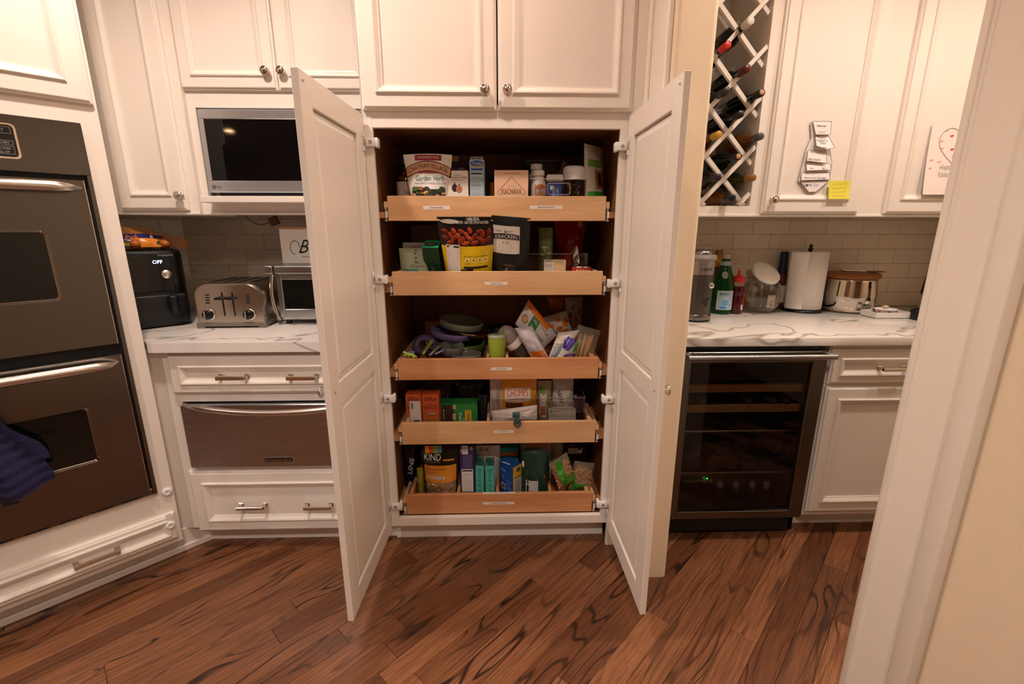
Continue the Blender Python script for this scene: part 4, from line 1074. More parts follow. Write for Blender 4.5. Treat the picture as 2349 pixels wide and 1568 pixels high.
b = B(True); b.ell(lambda x, z: Vector((x, -R0*.80-.002+.3*(z-H*.62), z)), -.016, H*.66, .016, .018, paper('#8d948a')); b.build('neck_sticker', t)
t, p, R0, H = bottle(1685, 718, 15, 619, [('liquid', mat('red_syrup', '#4a0812', .12), [(.95, 0), (1, .01), (1, .34), (.92, .38), (.92, .44), (1, .48), (1, .56), (.9, .64)]), ('neck', film_mat('clear_pet', '#c8a890', .35), [(.9, .64), (.86, .76)]), ('cap', mat('red_cap', '#d8281c', .35), [(.88, .73), (.88, .84), (.5, .86), (.22, .88), (.18, .985), (.0, 1.0)])], 'syrup_bottle', 'squeeze bottle of dark red syrup with red nozzle cap')
b = B(True); sf = lambda x, z: Vector((x, -math.sqrt(max(1e-6, (R0*1.012)**2-x*x)), z)); b.rect(sf, R0*.55, R0*.97, H*.16, H*.52, paper('#d8301f'), 5, 1); b.rect(sf, R0*.35, R0*.75, H*.10, H*.22, paper('#e8e0d8'), 4, 1); b.build('paper_label', t)
# cookie jar, mouth tilted forward
p, k = spot(1741, 716, 46); R0 = 46*k
t = thing('glass_jar', 'round clear glass jar with slanted mouth and white lid beside the red syrup', 'jar', (p.x, p.y, CZ))
b = B(True); pf = []
for i in range(15):
    a = R_(-72+i*(72+48)/14); pf.append((R0*math.cos(a), R0*.93*math.sin(a)+R0*.93*math.sin(R_(72))))
b.lathe([(.0001, .004)]+pf, glass_mat('jar_glass', '#e0d9d0', .03, .95, .10), seg=32, sy=.8); b.build('glass', t)
lc = at(1757, 626, p.y-.03); ML = Matrix.Translation(lc-Vector((p.x, p.y, CZ))) @ Matrix.Rotation(R_(14), 4, 'Y') @ Matrix.Rotation(R_(38), 4, 'X')
rl = 31*k
B(True, xf=ML).lathe([(rl*.92, -.012), (rl, -.010), (rl, .006), (rl*.95, .011), (rl*.3, .012), (.0001, .012)], WHITE, seg=32).build('lid', t)
b = B(True, xf=ML).lathe([(R0*.74, -.045), (rl*.88, -.024), (rl*.88, -.008)], glass_mat('jar_glass2', '#e0d9d0', .03, .95, .10), seg=32); b.build('mouth', t)
b = B(True); sf = lambda x, z: Vector((x, -math.sqrt(max(1e-6, (R0*.93)**2-(x*1.0)**2))*.8+.01, z))
b.rect(sf, -.004, .040, .035, .098, mat('jar_paper', '#cfc4b8', .7), 6, 3); s2 = lambda x, z: sf(x, z)+Vector((0, -.001, 0)); b.text(s2, 'Rent', .021, .068, .026, .014, mat('pencil', '#6a6058', .7), .2); b.text(s2, 'Paid', .022, .050, .026, .012, mat('pencil', '#6a6058', .7), .1); b.build('paper_note', t)
# liquor bottles behind
t, p, R0, H = bottle(1783, 704, 17, 577, [('glass', mat('brown_liquor', '#5a2a10', .08), [(.95, 0), (1, .02), (1, .5), (.8, .58), (.47, .63)]), ('stopper', mat('navy_cap', '#141b38', .4), [(.50, .62), (.47, .985), (.44, 1.0), (0, 1.0)])], 'liquor_bottle', 'brown bottle with tall navy blue neck behind the glass jar')
b = B(True); sf = lambda x, z: Vector((x, -math.sqrt(max(1e-6, (R0*1.01)**2-x*x)), z)); b.rect(sf, -.03, .03, H*.12, H*.42, paper('#d9cfc2'), 8, 1); b.build('paper_label', t)
bottle(1806, 702, 15, 606, [('glass', mat('red_bottle', '#5e1410', .15), [(.95, 0), (1, .02), (1, .62), (.5, .78), (.45, .92)]), ('cap', mat('dark_red_cap', '#7a1c14', .4), [(.5, .86), (.5, .99), (0, 1)])], 'sauce_bottle', 'dark red bottle half hidden behind the paper towel roll')
# paper towels
p, k = spot(1838, 712, 42); rb = 37*k; R0 = 38*k; H = at(1848, 577, p.y).z-CZ
t = thing('paper_towel_holder', 'white paper towel roll on a black upright holder', 'paper towel', (p.x, p.y, CZ))
B(True).lathe([(rb*1.12, 0), (rb*1.12, .008), (rb*1.02, .016), (.01, .018)], BLACK, seg=36).build('base_plate', t)
B(True).lathe([(.006, .016), (.006, H+.004), (.011, H+.006), (.012, H+.014), (.007, H+.022), (.0075, H+.028), (.0085, H+.034), (.0001, H+.038)], BLACK, seg=20).build('post', t)
TOW = mat('tissue', '#efe8e0', .95, bump=.25, bscale=120)
ro_ = R0*.98; B(True).lathe([(.021, .018), (ro_, .018), (ro_, H), (.021, H), (.021, .018)], TOW, seg=48).build('paper_roll', t)
b = B(True); b.grid(lambda u, v: Vector(((ro_+.001+.012*u)*math.cos(R_(205+50*u*-1+30)), (ro_+.001+.012*u)*math.sin(R_(205-50*u+30)), .018+(H-.02)*v)), 8, 6, TOW); b.build('loose_sheet', t)
# pot with wooden lid
p, k = spot(1938, 708, 56); R0 = 55*k; H = at(1949, 641, p.y-R0).z-CZ
t = thing('steel_pot', 'round polished steel pot with a wooden lid', 'pot', (p.x, p.y, CZ))
MIR = mat('mirror_steel', '#cfc6bc', .06, 1)
B(True).lathe([(R0*.70, 0), (R0*.86, .010), (R0*.97, .035), (R0*.98, H*.55), (R0*.93, H*.9), (R0*.93, H), (R0*.90, H), (R0*.90, .02), (.0001, .015)], MIR, seg=40).build('pot_body', t)
B(True).lathe([(R0*.99, H), (R0*1.01, H+.004), (R0*1.01, H+.016), (R0*.97, H+.022), (.0001, H+.023)], wood_mat('walnut_lid', '#8a4f22', '#a8682f', 1, 0), seg=40).build('wooden_lid', t)
u = thing('serving_spoon', 'wooden spoon with steel handle lying across the pot lid', 'spoon', (p.x, p.y, CZ+H+.023))
B(True).tube([(-.045, .0, .010), (.0, -.005, .010), (.05, -.012, .008)], [.006, .004, .006], MIR, 10).sphere((-.045, 0, .012), .010, MIR, 14).build('handle', u)
B(True).sphere((.115, -.02, .006), .05, wood_mat('olive_spoon', '#8a4f22', '#a8682f', 1, 0), 20, 1.0, .55, .10).build('bowl', u)
# white tray with dish
p, k = spot(2050, 731); wv = 85*k
t = thing('white_tray', 'small white rectangular tray beside the steel pot', 'tray', (p.x, p.y+.05, CZ))
b = B(True); WG = mat('white_ceramic', '#e6e0da', .18)
hh = .030; b.box(-wv/2, wv/2, -.05, -.046, 0, hh, WG, .001).box(-wv/2, wv/2, .046, .05, 0, hh, WG, .001).box(-wv/2, -wv/2+.004, -.046, .046, 0, hh, WG, .001).box(wv/2-.004, wv/2, -.046, .046, 0, hh, WG, .001).box(-wv/2, wv/2, -.05, .05, 0, .004, WG); b.build('tray_body', t)
u = thing('painted_bowl', 'small white bowl with orange painted marks sitting in the tray', 'bowl', (p.x-.004, p.y+.05, CZ+.004))
B(True).lathe([(.016, 0), (.022, .004), (.044, .034), (.046, .038), (.043, .037), (.020, .010), (.0001, .008)], WG, seg=28, sx=1.1).build('bowl_body', u)
b = B(True)
for a in range(6): b.sphere((.041*1.1*math.cos(a+.4), .041*math.sin(a+.4), .026), .008, paper('#c8682c') if a % 2 else INK, 8, .9, .9, .5)
b.build('painted_mark', u)
B(True).sphere((-.005, 0, .046), .016, mat('gold_lid', '#d8c49a', .3, .5), 16, 1, 1, .6).build('trinket', u)
# grinder at the far end
p, k = spot(2124, 733); R0 = 20*k; H = at(2128, 612, p.y).z-CZ
t = thing('spice_grinder', 'black and clear spice grinder at the end of the bar worktop', 'grinder', (p.x, p.y, CZ))
B(True).lathe([(R0*1.5, 0), (R0*1.55, .004), (R0*1.5, H*.18), (R0, H*.22)], BLACKM, seg=24).build('base', t)
B(True).lathe([(R0*.95, H*.22), (R0*.95, H*.5)], mat('grinder_clear', '#8f857a', .1, trans=.5), seg=24).build('chamber', t)
B(True).lathe([(R0*1.0, H*.5), (R0*.95, H*.6), (R0*.7, H*.95), (R0*.75, H*.99), (.0001, H)], BLACKM, seg=24).build('top', t)

# ---------------------------------------------------------------- papers on the bar cabinet doors
PY = ry+.004
def wp(px, py, off=0): q = at(px, py, PY-off); return (q.x, q.z)
TIEW = paper('#efe6e2'); TIEG = mat('paper_line', '#4a4448', .7)
TIE = thing('paper_tie', 'white paper tie craft with printed words stuck on the bar cabinet door', 'craft', (wp(1867, 360)[0], PY, wp(1867, 440)[1]))
def sheet(name, pxs, off, curl=0, texts=(), line=True):
    b = B(); pts = [wp(*q) for q in pxs]; n = len(pts)
    zt = max(z for _, z in pts); zb = min(z for _, z in pts)
    def fn(x, z, o=0): return Vector((x, PY-off-o-curl*((zt-z)/(zt-zb)), z))
    a = sum(pts[i][0]*pts[(i+1) % n][1]-pts[(i+1) % n][0]*pts[i][1] for i in range(n))
    if a < 0: pts = pts[::-1]
    vs = [fn(*q) for q in pts]+[fn(*q)+Vector((0, .0008, 0)) for q in pts]
    b.add(vs, [list(range(n)), list(range(2*n-1, n-1, -1))]+[(i, i+n, (i+1) % n+n, (i+1) % n) for i in range(n)], TIEW)
    f1 = lambda x, z: fn(x, z, .0007)
    if line: b.line(f1, pts+[pts[0]], .0012, TIEG)
    for tx, l, r, t_, bt, c_, sh in texts:
        p0 = wp(l, bt); p1 = wp(r, t_); b.text(f1, tx, (p0[0]+p1[0])/2, (p0[1]+p1[1])/2, p1[0]-p0[0], p1[1]-p0[1], c_, 0, sh)
    return b.build(name, TIE)
BLU = mat('crayon_blue', '#9fb0cc', .8); BRN = mat('pencil_brown', '#8a5a50', .8); GRY = mat('pencil_grey', '#b8aeb0', .8)
sheet('back_sheet', [(1858, 281), (1902, 279), (1898, 315), (1908, 372), (1902, 412), (1862, 442), (1830, 416), (1848, 345), (1860, 316)], .001, 0)
sheet('collar_flap', [(1862, 279), (1905, 279), (1900, 310), (1867, 310)], .006, .006, (('Name:', 1871, 1893, 287, 292, INK, 0), ('Logan', 1871, 1891, 301, 307, GRY, .2)))
sheet('knot_flap', [(1868, 312), (1898, 311), (1907, 340), (1888, 344), (1866, 336)], .004, .018, (('Happy', 1872, 1892, 313, 319, INK, 0), ("Father's", 1870, 1894, 320, 326, INK, 0), ('Day', 1876, 1889, 327, 333, INK, 0), ('read', 1876, 1888, 338, 342, BRN, .2)))
sheet('text_flap', [(1852, 345), (1895, 345), (1890, 375), (1846, 370)], .003, .012, (('a strong person', 1856, 1890, 347, 352, BRN, .2), ('My hero', 1850, 1878, 364, 371, INK, 0)))
sheet('text_flap', [(1848, 372), (1902, 376), (1902, 390), (1846, 392)], .003, .010, (('My', 1855, 1862, 385, 389, INK, 0), ('is...', 1882, 1894, 384, 389, INK, 0)))
sheet('text_flap', [(1838, 395), (1902, 395), (1900, 412), (1834, 414)], .003, .008, (('favorite things', 1842, 1891, 406, 411, INK, 0),))
sheet('tip_flap', [(1833, 416), (1899, 415), (1869, 440), (1853, 441)], .004, .004, (('I', 1842, 1844, 422, 427, INK, 0), ('my', 1852, 1861, 423, 428, INK, 0), ('Dad', 1864, 1876, 421, 428, BLU, .2)))
b = B(); hx, hz_ = wp(1848, 425); s_ = .0055; hp = []
for k in range(24):
    a = 2*math.pi*k/24; hp.append((hx+s_*.0625*16*math.sin(a)**3, hz_+s_*.0625*(13*math.cos(a)-5*math.cos(2*a)-2*math.cos(3*a)-math.cos(4*a))))
b.poly(lambda x, z: Vector((x, PY-.0095, z)), hp, INK); b.build('heart_mark', TIE)
# sticky note
SN = thing('sticky_note', 'yellow sticky note with faint handwriting below the paper tie', 'note', (wp(1920, 440)[0], PY, wp(1920, 457)[1]))
b = B(); YL = paper('#e8dc4c'); a_ = wp(1892, 457); c_ = wp(1947, 415)
sn = lambda x, z, o=0: Vector((x, PY-.012-.010*((c_[1]-z)/(c_[1]-a_[1]))**2-o, z))
b.grid(lambda u, v: sn(a_[0]+(c_[0]-a_[0])*u, a_[1]+(c_[1]-a_[1])*v), 4, 8, YL).grid(lambda u, v: sn(c_[0]-(c_[0]-a_[0])*u, a_[1]+(c_[1]-a_[1])*v, -.0006), 4, 8, YL); b.build('paper', SN)
b = B(); PN = mat('pencil_olive', '#a89c3c', .8)
for i, tx in enumerate(('not  Dad  day', 'love you  to', 'in  a  my', 'to my hero')): b.text(lambda x, z: sn(x, z, .0006), tx, (a_[0]+c_[0])/2, c_[1]-.014-.016*i, .062-.006*(i % 2), .006, PN, .06, .2)
b.build('handwriting', SN)
# heart drawing on the second door
HD = thing('heart_drawing', 'white paper with outlined heart, red dabs and pencilled greeting on the bar cabinet door', 'drawing', (wp(2160, 400)[0], PY, wp(2150, 447)[1]))
a_ = wp(2107, 447); c_ = wp(2137, 283); wv = .19; zt = c_[1]; zb = a_[1]; xl = (a_[0]+c_[0])/2
hd = lambda x, z, o=0: Vector((x, PY-.003-.020*((zt-z)/(zt-zb))**2-o, z))
b = B(); HW = paper('#f3e6de')
b.grid(lambda u, v: hd(xl+wv*u, zb+(zt-zb)*v), 4, 10, HW).grid(lambda u, v: hd(xl+wv-wv*u, zb+(zt-zb)*v, -.0008), 4, 10, HW); b.build('paper', HD)
b = B(); f1 = lambda x, z: hd(x, z, .0008)
hc = wp(2200, 330); s_ = .092; hp = []
for k in range(49):
    a = 2*math.pi*k/48; hp.append((hc[0]+s_*.0625*16*math.sin(a)**3, hc[1]-.012+s_*.0625*(13*math.cos(a)-5*math.cos(2*a)-2*math.cos(3*a)-math.cos(4*a))*1.05))
b.line(f1, hp, .0022, mat('pen_grey', '#8f8078', .7)); b.build('heart_outline', HD)
b = B(); RD = mat('red_paint', '#cf4a34', .6); RP = mat('pink_paint', '#eaa794', .6)
for px, py, m_, w_ in ((2170, 300, RP, 5), (2182, 312, RD, 4), (2158, 324, RP, 5), (2158, 341, RP, 5), (2181, 343, RD, 4), (2183, 359, RP, 5), (2133, 368, RP, 6), (2149, 372, RP, 5), (2128, 387, RP, 4), (2173, 423, RD, 3), (2196, 324, RD, 4), (2206, 350, RP, 5)):
    q = wp(px, py); b = B(); b.ell(f1, q[0], q[1], w_*.0019, .0045 if m_ is RD else .003, m_, 10, .2); b.build('paint_dab', HD)
b = B(); PG = mat('pencil_grey2', '#a8988c', .8); q = wp(2163, 385); b.text(f1, 'Happy', q[0]+.006, q[1], .062, .026, PG, .08, .2); q = wp(2160, 400); b.text(f1, "Valentine's", q[0]+.022, q[1], .10, .022, PG, .03, .2); b.build('handwriting', HD)
# ---------------------------------------------------------------- things on the pantry trays
def blobs(b, fn, x0, x1, z0, z1, n, cols, s, seed=1, asp=.6):
    rn = random.Random(seed)
    for i in range(n):
        x = x0+(x1-x0)*rn.random(); z = z0+(z1-z0)*rn.random(); a = s*(.6+.7*rn.random())
        rx = min(a, (x1-x0)/2-.0005); rz = min(a*asp, (z1-z0)/2-.0005)
        x = min(max(x, x0+rx), x1-rx); z = min(max(z, z0+rz), z1-rz)
        b.ell(lambda p, q, o=.0010+.00003*i: fn(p, q, o), x, z, rx, rz, rn.choice(cols), 9, (rn.random()-.5)*.8)
class Bag:
    def __init__(s, name, label, l, r, t, Y, tray, d, mt, lean=0, roll=0, taper=0, floor=None, cat='bag', group=None, tp=.18, wr=.0025, pw=2.6, top=None, seed=1, row=None, part='bag_body'):
        F = TFZ[tray]+.0005 if floor is None else floor
        row = row or t+20; sl = math.sin(R_(lean)); cl = math.cos(R_(lean)); hh = at((l+r)/2, t, Y).z-F
        for _ in range(4): hh = (at((l+r)/2, t, Y-hh*sl).z-F)/cl
        Yr = Y-hh*sl*.8; xl = at(l, row, Yr).x; xr = at(r, row, Yr).x
        s.w = xr-xl; s.h = hh; s.Y = Y; s.d = d
        s.xf = Matrix.Translation(((xl+xr)/2, Y, F)) @ Matrix.Rotation(R_(roll), 4, 'Y') @ Matrix.Rotation(R_(lean), 4, 'X')
        s.inv = s.xf.inverted()
        s.t = thing(name, label, cat, ((xl+xr)/2, Y, F), 0, group)
        s.ob, s.fn = pouch(mt, s.w, s.h, d, part, s.t, s.xf, taper=taper, tp=tp, wr=wr, pw=pw, top=top, seed=seed)
    def L(s, px, py):
        o = s.xf @ Vector((0, -s.d*.38, 0)); nn = s.xf.to_3x3() @ Vector((0, -1, 0)); d = ray(px, py)
        q = s.inv @ (CAM+d*((o-CAM).dot(nn)/d.dot(nn))); return q.x, q.z
    def R(s, l, r, t, b):
        a = s.L(l, b); c = s.L(r, t); return a[0], c[0], a[1], c[1]
    def p(s): return B(xf=s.xf)
    def done(s, b, nm='print'): return b.build(nm, s.t)
class Carton:
    """upright box: front px l..r, top px t on plane Y"""
    def __init__(s, name, label, l, r, t, Y, tray, depth, mt, rz=0, floor=None, cat='box', group=None, row=None, topmat=None, part='carton', lean=0):
        F = TFZ[tray]+.0005 if floor is None else floor
        row = row or t+25; xl = at(l, row, Y).x; xr = at(r, row, Y).x; zt = at((l+r)/2, t, Y).z
        s.w = xr-xl; s.h = zt-F; s.Y = Y; s.depth = depth
        if lean: s.h = (at((l+r)/2, t, Y-s.h*math.sin(R_(lean))).z-F)/math.cos(R_(lean))
        s.xf = Matrix.Translation(((xl+xr)/2, Y, F)) @ Matrix.Rotation(R_(rz), 4, 'Z') @ Matrix.Rotation(R_(lean), 4, 'X'); s.inv = s.xf.inverted()
        s.t = thing(name, label, cat, ((xl+xr)/2, Y+depth/2, F), 0, group)
        b = B(xf=s.xf).box(-s.w/2, s.w/2, 0, depth, 0, s.h, mt, .0008)
        b.build(part, s.t)
        if topmat: B(xf=s.xf).box(-s.w/2+.001, s.w/2-.001, .001, depth-.001, s.h, s.h+.0008, topmat).build('top_flap', s.t)
    def fn(s, x, z, off=.0006): return Vector((x, -off, z))
    def top(s, x, y, off=.0016): return Vector((x, y, s.h+off))
    def L(s, px, py): q = s.inv @ at(px, py, s.Y); return q.x, q.z
    def R(s, l, r, t, b): a = s.L(l, b); c = s.L(r, t); return a[0], c[0], a[1], c[1]
    def p(s): return B(xf=s.xf)
    def done(s, b, nm='print'): return b.build(nm, s.t)
def off(fn, o): return lambda x, z: fn(x, z, o)
def nutrition(b, fn, x0, x1, z0, z1, n=10, bg='#ded6d0', o=.0010):
    b.rect(off(fn, o), x0, x1, z0, z1, paper(bg), 3, 4); f = off(fn, o+.0007); g = (x1-x0)*.06
    b.rect(f, x0+g, x1-g, z1-(z1-z0)*.10, z1-(z1-z0)*.04, INK)
    for i in range(n):
        z = z0+(z1-z0)*(.04+.82*i/n); th = .0012 if i in (n//2, n-2) else .0005
        b.rect(f, x0+g, x1-g*(1+random.random()*3), z, z+th, INK)
W0 = paper('#e9e1da')
# ---- top tray
t = thing('snack_jar', 'clear jar of brown snacks with dark lid and white wrapper', 'jar', (0, 0, 0)); p = at(911, 430, .2); r_ = .036
c0 = Vector((p.x+r_, .2, TFZ[0])); t.location = c0; WM[t.name] = Matrix.Translation(c0)
zl1 = at(920, 361, .2).z-TFZ[0]; zl0 = at(920, 379, .2).z-TFZ[0]; zw = at(920, 418, .2).z-TFZ[0]
B(True).lathe([(r_, .0), (r_, zl0-.012), (r_*.85, zl0)], glass_mat('snackjar', '#d8ccc0'), seg=24).build('glass', t)
B(True).lathe([(r_*.88, zl0), (r_*.9, zl1-.003), (r_*.8, zl1), (.0001, zl1)], mat('dark_lid', '#20262c', .4), seg=24).build('lid', t)
B(True).lathe([(r_+.0008, .0), (r_+.0008, zw)], W0, seg=24).build('wrapper', t)
b = B(True); rn = random.Random(4)
for i in range(14): b.sphere((rn.uniform(-.02, .02), rn.uniform(-.02, .02), zw+.004+rn.random()*.028), .010, mat('cracker_brown', '#a5622a', .6, vary=.3), 8, 1.2, 1, .7)
b.build('snack_pieces', t, kind='stuff')
cyf = lambda x, z: Vector((x, -math.sqrt(max(1e-6, (r_+.0014)**2-x*x)), z))
b = B(True); q = at(937, 442, .165); b.text(cyf, 'Dry', q.x-c0.x-.004, q.z-TFZ[0], .022, .014, INK); rn = random.Random(2)
for i in range(14): b.ell(cyf, rn.uniform(-.03, .02), zw-.03+rn.uniform(-.03, .02), .0008, .0008, INK, 6)
b.build('print', t)
# crouton pouch
g = Bag('crouton_pouch', 'white salad crouton pouch with tan banner and salad picture', 926, 1038, 355, .115, 0, .075, gloss('#e6e0d8', .3), lean=5, taper=.30, tp=.30, row=372, seed=2, wr=.003, top=lambda u: -.004*u*u+.004)
b = g.p(); o1, o2, o3 = off(g.fn, .0012), off(g.fn, .0019), off(g.fn, .0026)
h, wd = g.h, g.w
b.rect(o1, -wd*.26, wd*.28, h*.90, h*.985, paper('#9c2420'), 10, 2); b.text(o2, 'HOMESTYLE', .002, h*.945, wd*.42, h*.035, W0)
arc = lambda x: -.6*x*x/wd
def band(x0, x1, z0, z1, m, o, sk=0):
    b.grid(lambda u, v: o(x0+(x1-x0)*u+(v-.5)*0, (z0+(z1-z0)*v)+arc(x0+(x1-x0)*u)), 14, 2, m)
band(-wd*.46, wd*.47, h*.735, h*.895, paper('#5a2418'), o1); band(-wd*.44, wd*.45, h*.75, h*.88, paper('#d8a67c'), o2)
b.text(o3, 'CHATHAM VILLAGE', 0, h*.815-.016, wd*.80, h*.072, paper('#3a1a14'), bend=.0165)
b.rect(o1, -wd*.2, wd*.2, h*.705, h*.735, paper('#9a3a30'), 8, 1)
b.text(o2, 'Garden Herb', .006, h*.635, wd*.58, h*.085, paper('#1f6f62'), 0, .15); b.text(o2, 'TRADITIONAL CUT BAKED CROUTONS', .006, h*.555, wd*.64, h*.030, paper('#2a6a60'))
SAL = [paper(c_) for c_ in ('#2e3a1e', '#3e5a26', '#1f2a16', '#50702c', '#c8955c', '#26301c', '#b8502c', '#d0a068', '#4a1f22')]
b.rect(o3, -wd*.34, wd*.34, h*.02, h*.46, SAL[2], 20, 14); blobs(b, lambda x, z, o: g.fn(x, z, .0030+o), -wd*.35, wd*.35, .004, h*.50, 90, SAL, .0105, 5)
g.done(b)
# purple box behind, fig crisps in front
k = Carton('cracker_box', 'dark purple cracker box standing behind the white fig crisps box', 1028, 1074, 356, .24, 0, .05, paper('#4a2340'))
b = k.p(); x0, x1, z0, z1 = k.R(1034, 1051, 358, 370); b.rect(off(k.fn, .0007), x0, x1, z0, z1, paper('#c89a6a')); b.lines(off(k.fn, .0013), x0+.003, x1-.003, z0+.002, z1-.002, 3, INK); x0, x1, z0, z1 = k.R(1043, 1074, 374, 398); b.ell(off(k.fn, .0007), (x0+x1)/2, z0, .02, .024, paper('#8a8078')); k.done(b)
k = Carton('crisps_box', 'white crisps box with two figs drawn on it', 1024, 1074, 391, .10, 0, .05, W0)
b = k.p(); f1, f2 = off(k.fn, .0007), off(k.fn, .0013)
def T(k, b, tx, l, r, t_, bt, m=INK, o=.0010, sh=0, rot=0, bend=0):
    x0, x1, z0, z1 = k.R(l, r, t_, bt); b.text(off(k.fn, o), tx, (x0+x1)/2, (z0+z1)/2, x1-x0, z1-z0, m, rot, sh, bend)
T(k, b, 'lesley stowe', 1041, 1057, 400, 403); T(k, b, 'raincoast crisps', 1027, 1071, 404, 410, mat('ink_grey', '#4a4244', .6)); T(k, b, 'fig and olive crackers', 1037, 1061, 411, 414)
q = k.L(1043, 431); FG = paper('#3c1f30')
b.ell(f1, q[0], q[1], .011, .014, FG); b.poly(f1, [(q[0]-.003, q[1]+.011), (q[0]+.003, q[1]+.011), (q[0]+.001, q[1]+.024)], FG); q = k.L(1053, 433); b.ell(off(k.fn, .0010), q[0], q[1], .012, .0135, FG); b.ell(f2, q[0], q[1], .0105, .012, paper('#ecc9a8')); b.ell(off(k.fn, .0018), q[0], q[1], .009, .010, paper('#c8683c')); b.poly(f1, [(q[0]-.003, q[1]+.011), (q[0]+.004, q[1]+.010), (q[0]+.003, q[1]+.021)], FG)
k.done(b)
# light blue biscuit box, side panel out
k = Carton('biscuit_box', 'tall light blue biscuit box turned to show its nutrition panel', 1077, 1111, 366, .10, 0, .15, paper('#8fb4cc'))
b = k.p(); f1, f2 = off(k.fn, .0007), off(k.fn, .0013)
x0, x1, z0, z1 = k.R(1080, 1108, 371, 378); b.ell(f1, (x0+x1)/2, (z0+z1)/2, .024, .010, paper('#2a4a9a')); T(k, b, 'Teddy', 1083, 1106, 372, 379, W0, .0014, .1); T(k, b, 'GRAHAMS', 1081, 1108, 379, 385, paper('#e0a030'), .0016); x0, x1, z0, z1 = k.R(1081, 1107, 386, 390); b.rect(f1, x0, x1, z0, z1, paper('#2d3f98'))
x0, x1, z0, z1 = k.R(1080, 1107, 394, 450); nutrition(b, k.fn, x0, x1, z0, z1, 14, '#b4c8d4', .0008); T(k, b, '120', 1100, 1107, 408, 412, INK, .0020); k.done(b)
B(xf=k.xf).box(-k.w*.42, k.w*.42, .0, .008, k.h, k.h+.010, paper('#8f9498')).box(-k.w*.3, -k.w*.12, -.0006, .001, k.h+.003, k.h+.006, INK).box(k.w*.05, k.w*.3, -.0006, .001, k.h+.003, k.h+.006, INK).build('top_tab', k.t)
# mustard coloured tub
t = thing('mustard_tub', 'yellow tub with navy lid behind the pink box', 'tub', (0, 0, 0)); p = at(1123, 420, .20); r_ = .03; c0 = Vector((p.x+r_, .2, TFZ[0])); t.location = c0; WM[t.name] = Matrix.Translation(c0); zz = at(1128, 402, .2).z-TFZ[0]
B(True).lathe([(r_, 0), (r_, zz*.83)], mat('mustard', '#c89018', .4), seg=22).lathe([(r_+.0006, zz*.2), (r_+.0006, zz*.42)], mat('navy_band', '#161a3c', .5), seg=22).build('tub_body', t)
B(True).lathe([(r_*1.03, zz*.83), (r_*1.03, zz*.99), (.0001, zz)], mat('navy_lid', '#161a3c', .4), seg=22).build('lid', t)
# pink shake box
k = Carton('shake_box', 'pale pink box with a drawn diamond and bronze lettering', 1134, 1212, 390, .085, 0, .07, paper('#e8bfa2'))
b = k.p(); BZ = paper('#8a5a34'); f1 = off(k.fn, .0007)
T(k, b, 'KACHAVA', 1151, 1196, 433, 445, BZ); T(k, b, 'THE WHOLE BODY MEAL', 1156, 1192, 396, 399, BZ)
c_ = k.L(1173, 440); T_ = k.L(1173, 405)[1]; l_ = k.L(1142, 440)[0]; r_ = k.L(1206, 440)[0]
b.line(f1, [(c_[0], T_), (r_, c_[1]), (c_[0], 2*c_[1]-T_), (l_, c_[1]), (c_[0], T_)], .0012, BZ); b.line(f1, [(c_[0]+.018*math.cos(R_(a)), c_[1]+.004+.018*math.sin(R_(a))) for a in range(20, 161, 14)], .0006, BZ); b.ell(f1, c_[0], c_[1]+.014, .001, .001, BZ, 6); k.done(b)
ACR = film_mat('acrylic_edge', '#d8d0c8', .28)
# clear bin around the bottles
def clear_bin(l, r, trim_, Y, tray, depth, label, handle=None, z0=0):
    F = TFZ[tray]+z0; xl = at(l, trim_+15, Y).x; xr = at(r, trim_+15, Y).x; zt = at((l+r)/2, trim_, Y).z
    t = thing('clear_bin', label, 'bin', ((xl+xr)/2, Y+depth/2, F)); e = .0022
    b = B(); b.box(xl, xr, Y, Y+e, F, zt, CLEAR).box(xl, xr, Y+depth-e, Y+depth, F, zt, CLEAR).box(xl, xl+e, Y+e, Y+depth-e, F, zt, CLEAR).box(xr-e, xr, Y+e, Y+depth-e, F, zt, CLEAR).box(xl+e, xr-e, Y+e, Y+depth-e, F, F+e, CLEAR)
    b.build('walls', t); RM = ACR
    B().tube([(xl, Y, zt), (xr, Y, zt), (xr, Y+depth, zt), (xl, Y+depth, zt)], .0018, RM, 6, True).build('rim', t)
    if handle:
        p0 = at(handle[0], handle[3], Y-.003); p1 = at(handle[1], handle[2], Y-.003)
        B().tube([(x, Y-.003, z) for x, z in rrect(p0.x, p1.x, p0.z, p1.z, .008, 4)], .0016, RM, 6, True).build('handle_ring', t)
    return t
clear_bin(1217, 1345, 410, .065, 0, .22, 'clear bin with white bottles, gum tub and sprinkle jar inside, on the uppermost tray', (1256, 1308, 420, 446))
def lath(name, label, cat, px, row, Y, tray, parts, pr=None):
    """parts: (name, mat, [(radius px, row px)...]) rows from base up; None = tray floor"""
    F = TFZ[tray]+.004; c0 = at(px, row, Y); t = thing(name, label, cat, (c0.x, Y, F)); k = mpp(c0)
    for nm, m, pf in parts:
        B(True).lathe([(max(.0001, a*k), 0 if z is None else max(0, at(px, z, Y).z-F)) for a, z in pf], m, seg=26).build(nm, t)
    return t, c0, F, k
WHB = mat('white_bottle', '#dcd6d2', .35); CAPW = mat('cap_white', '#e6e2de', .4)
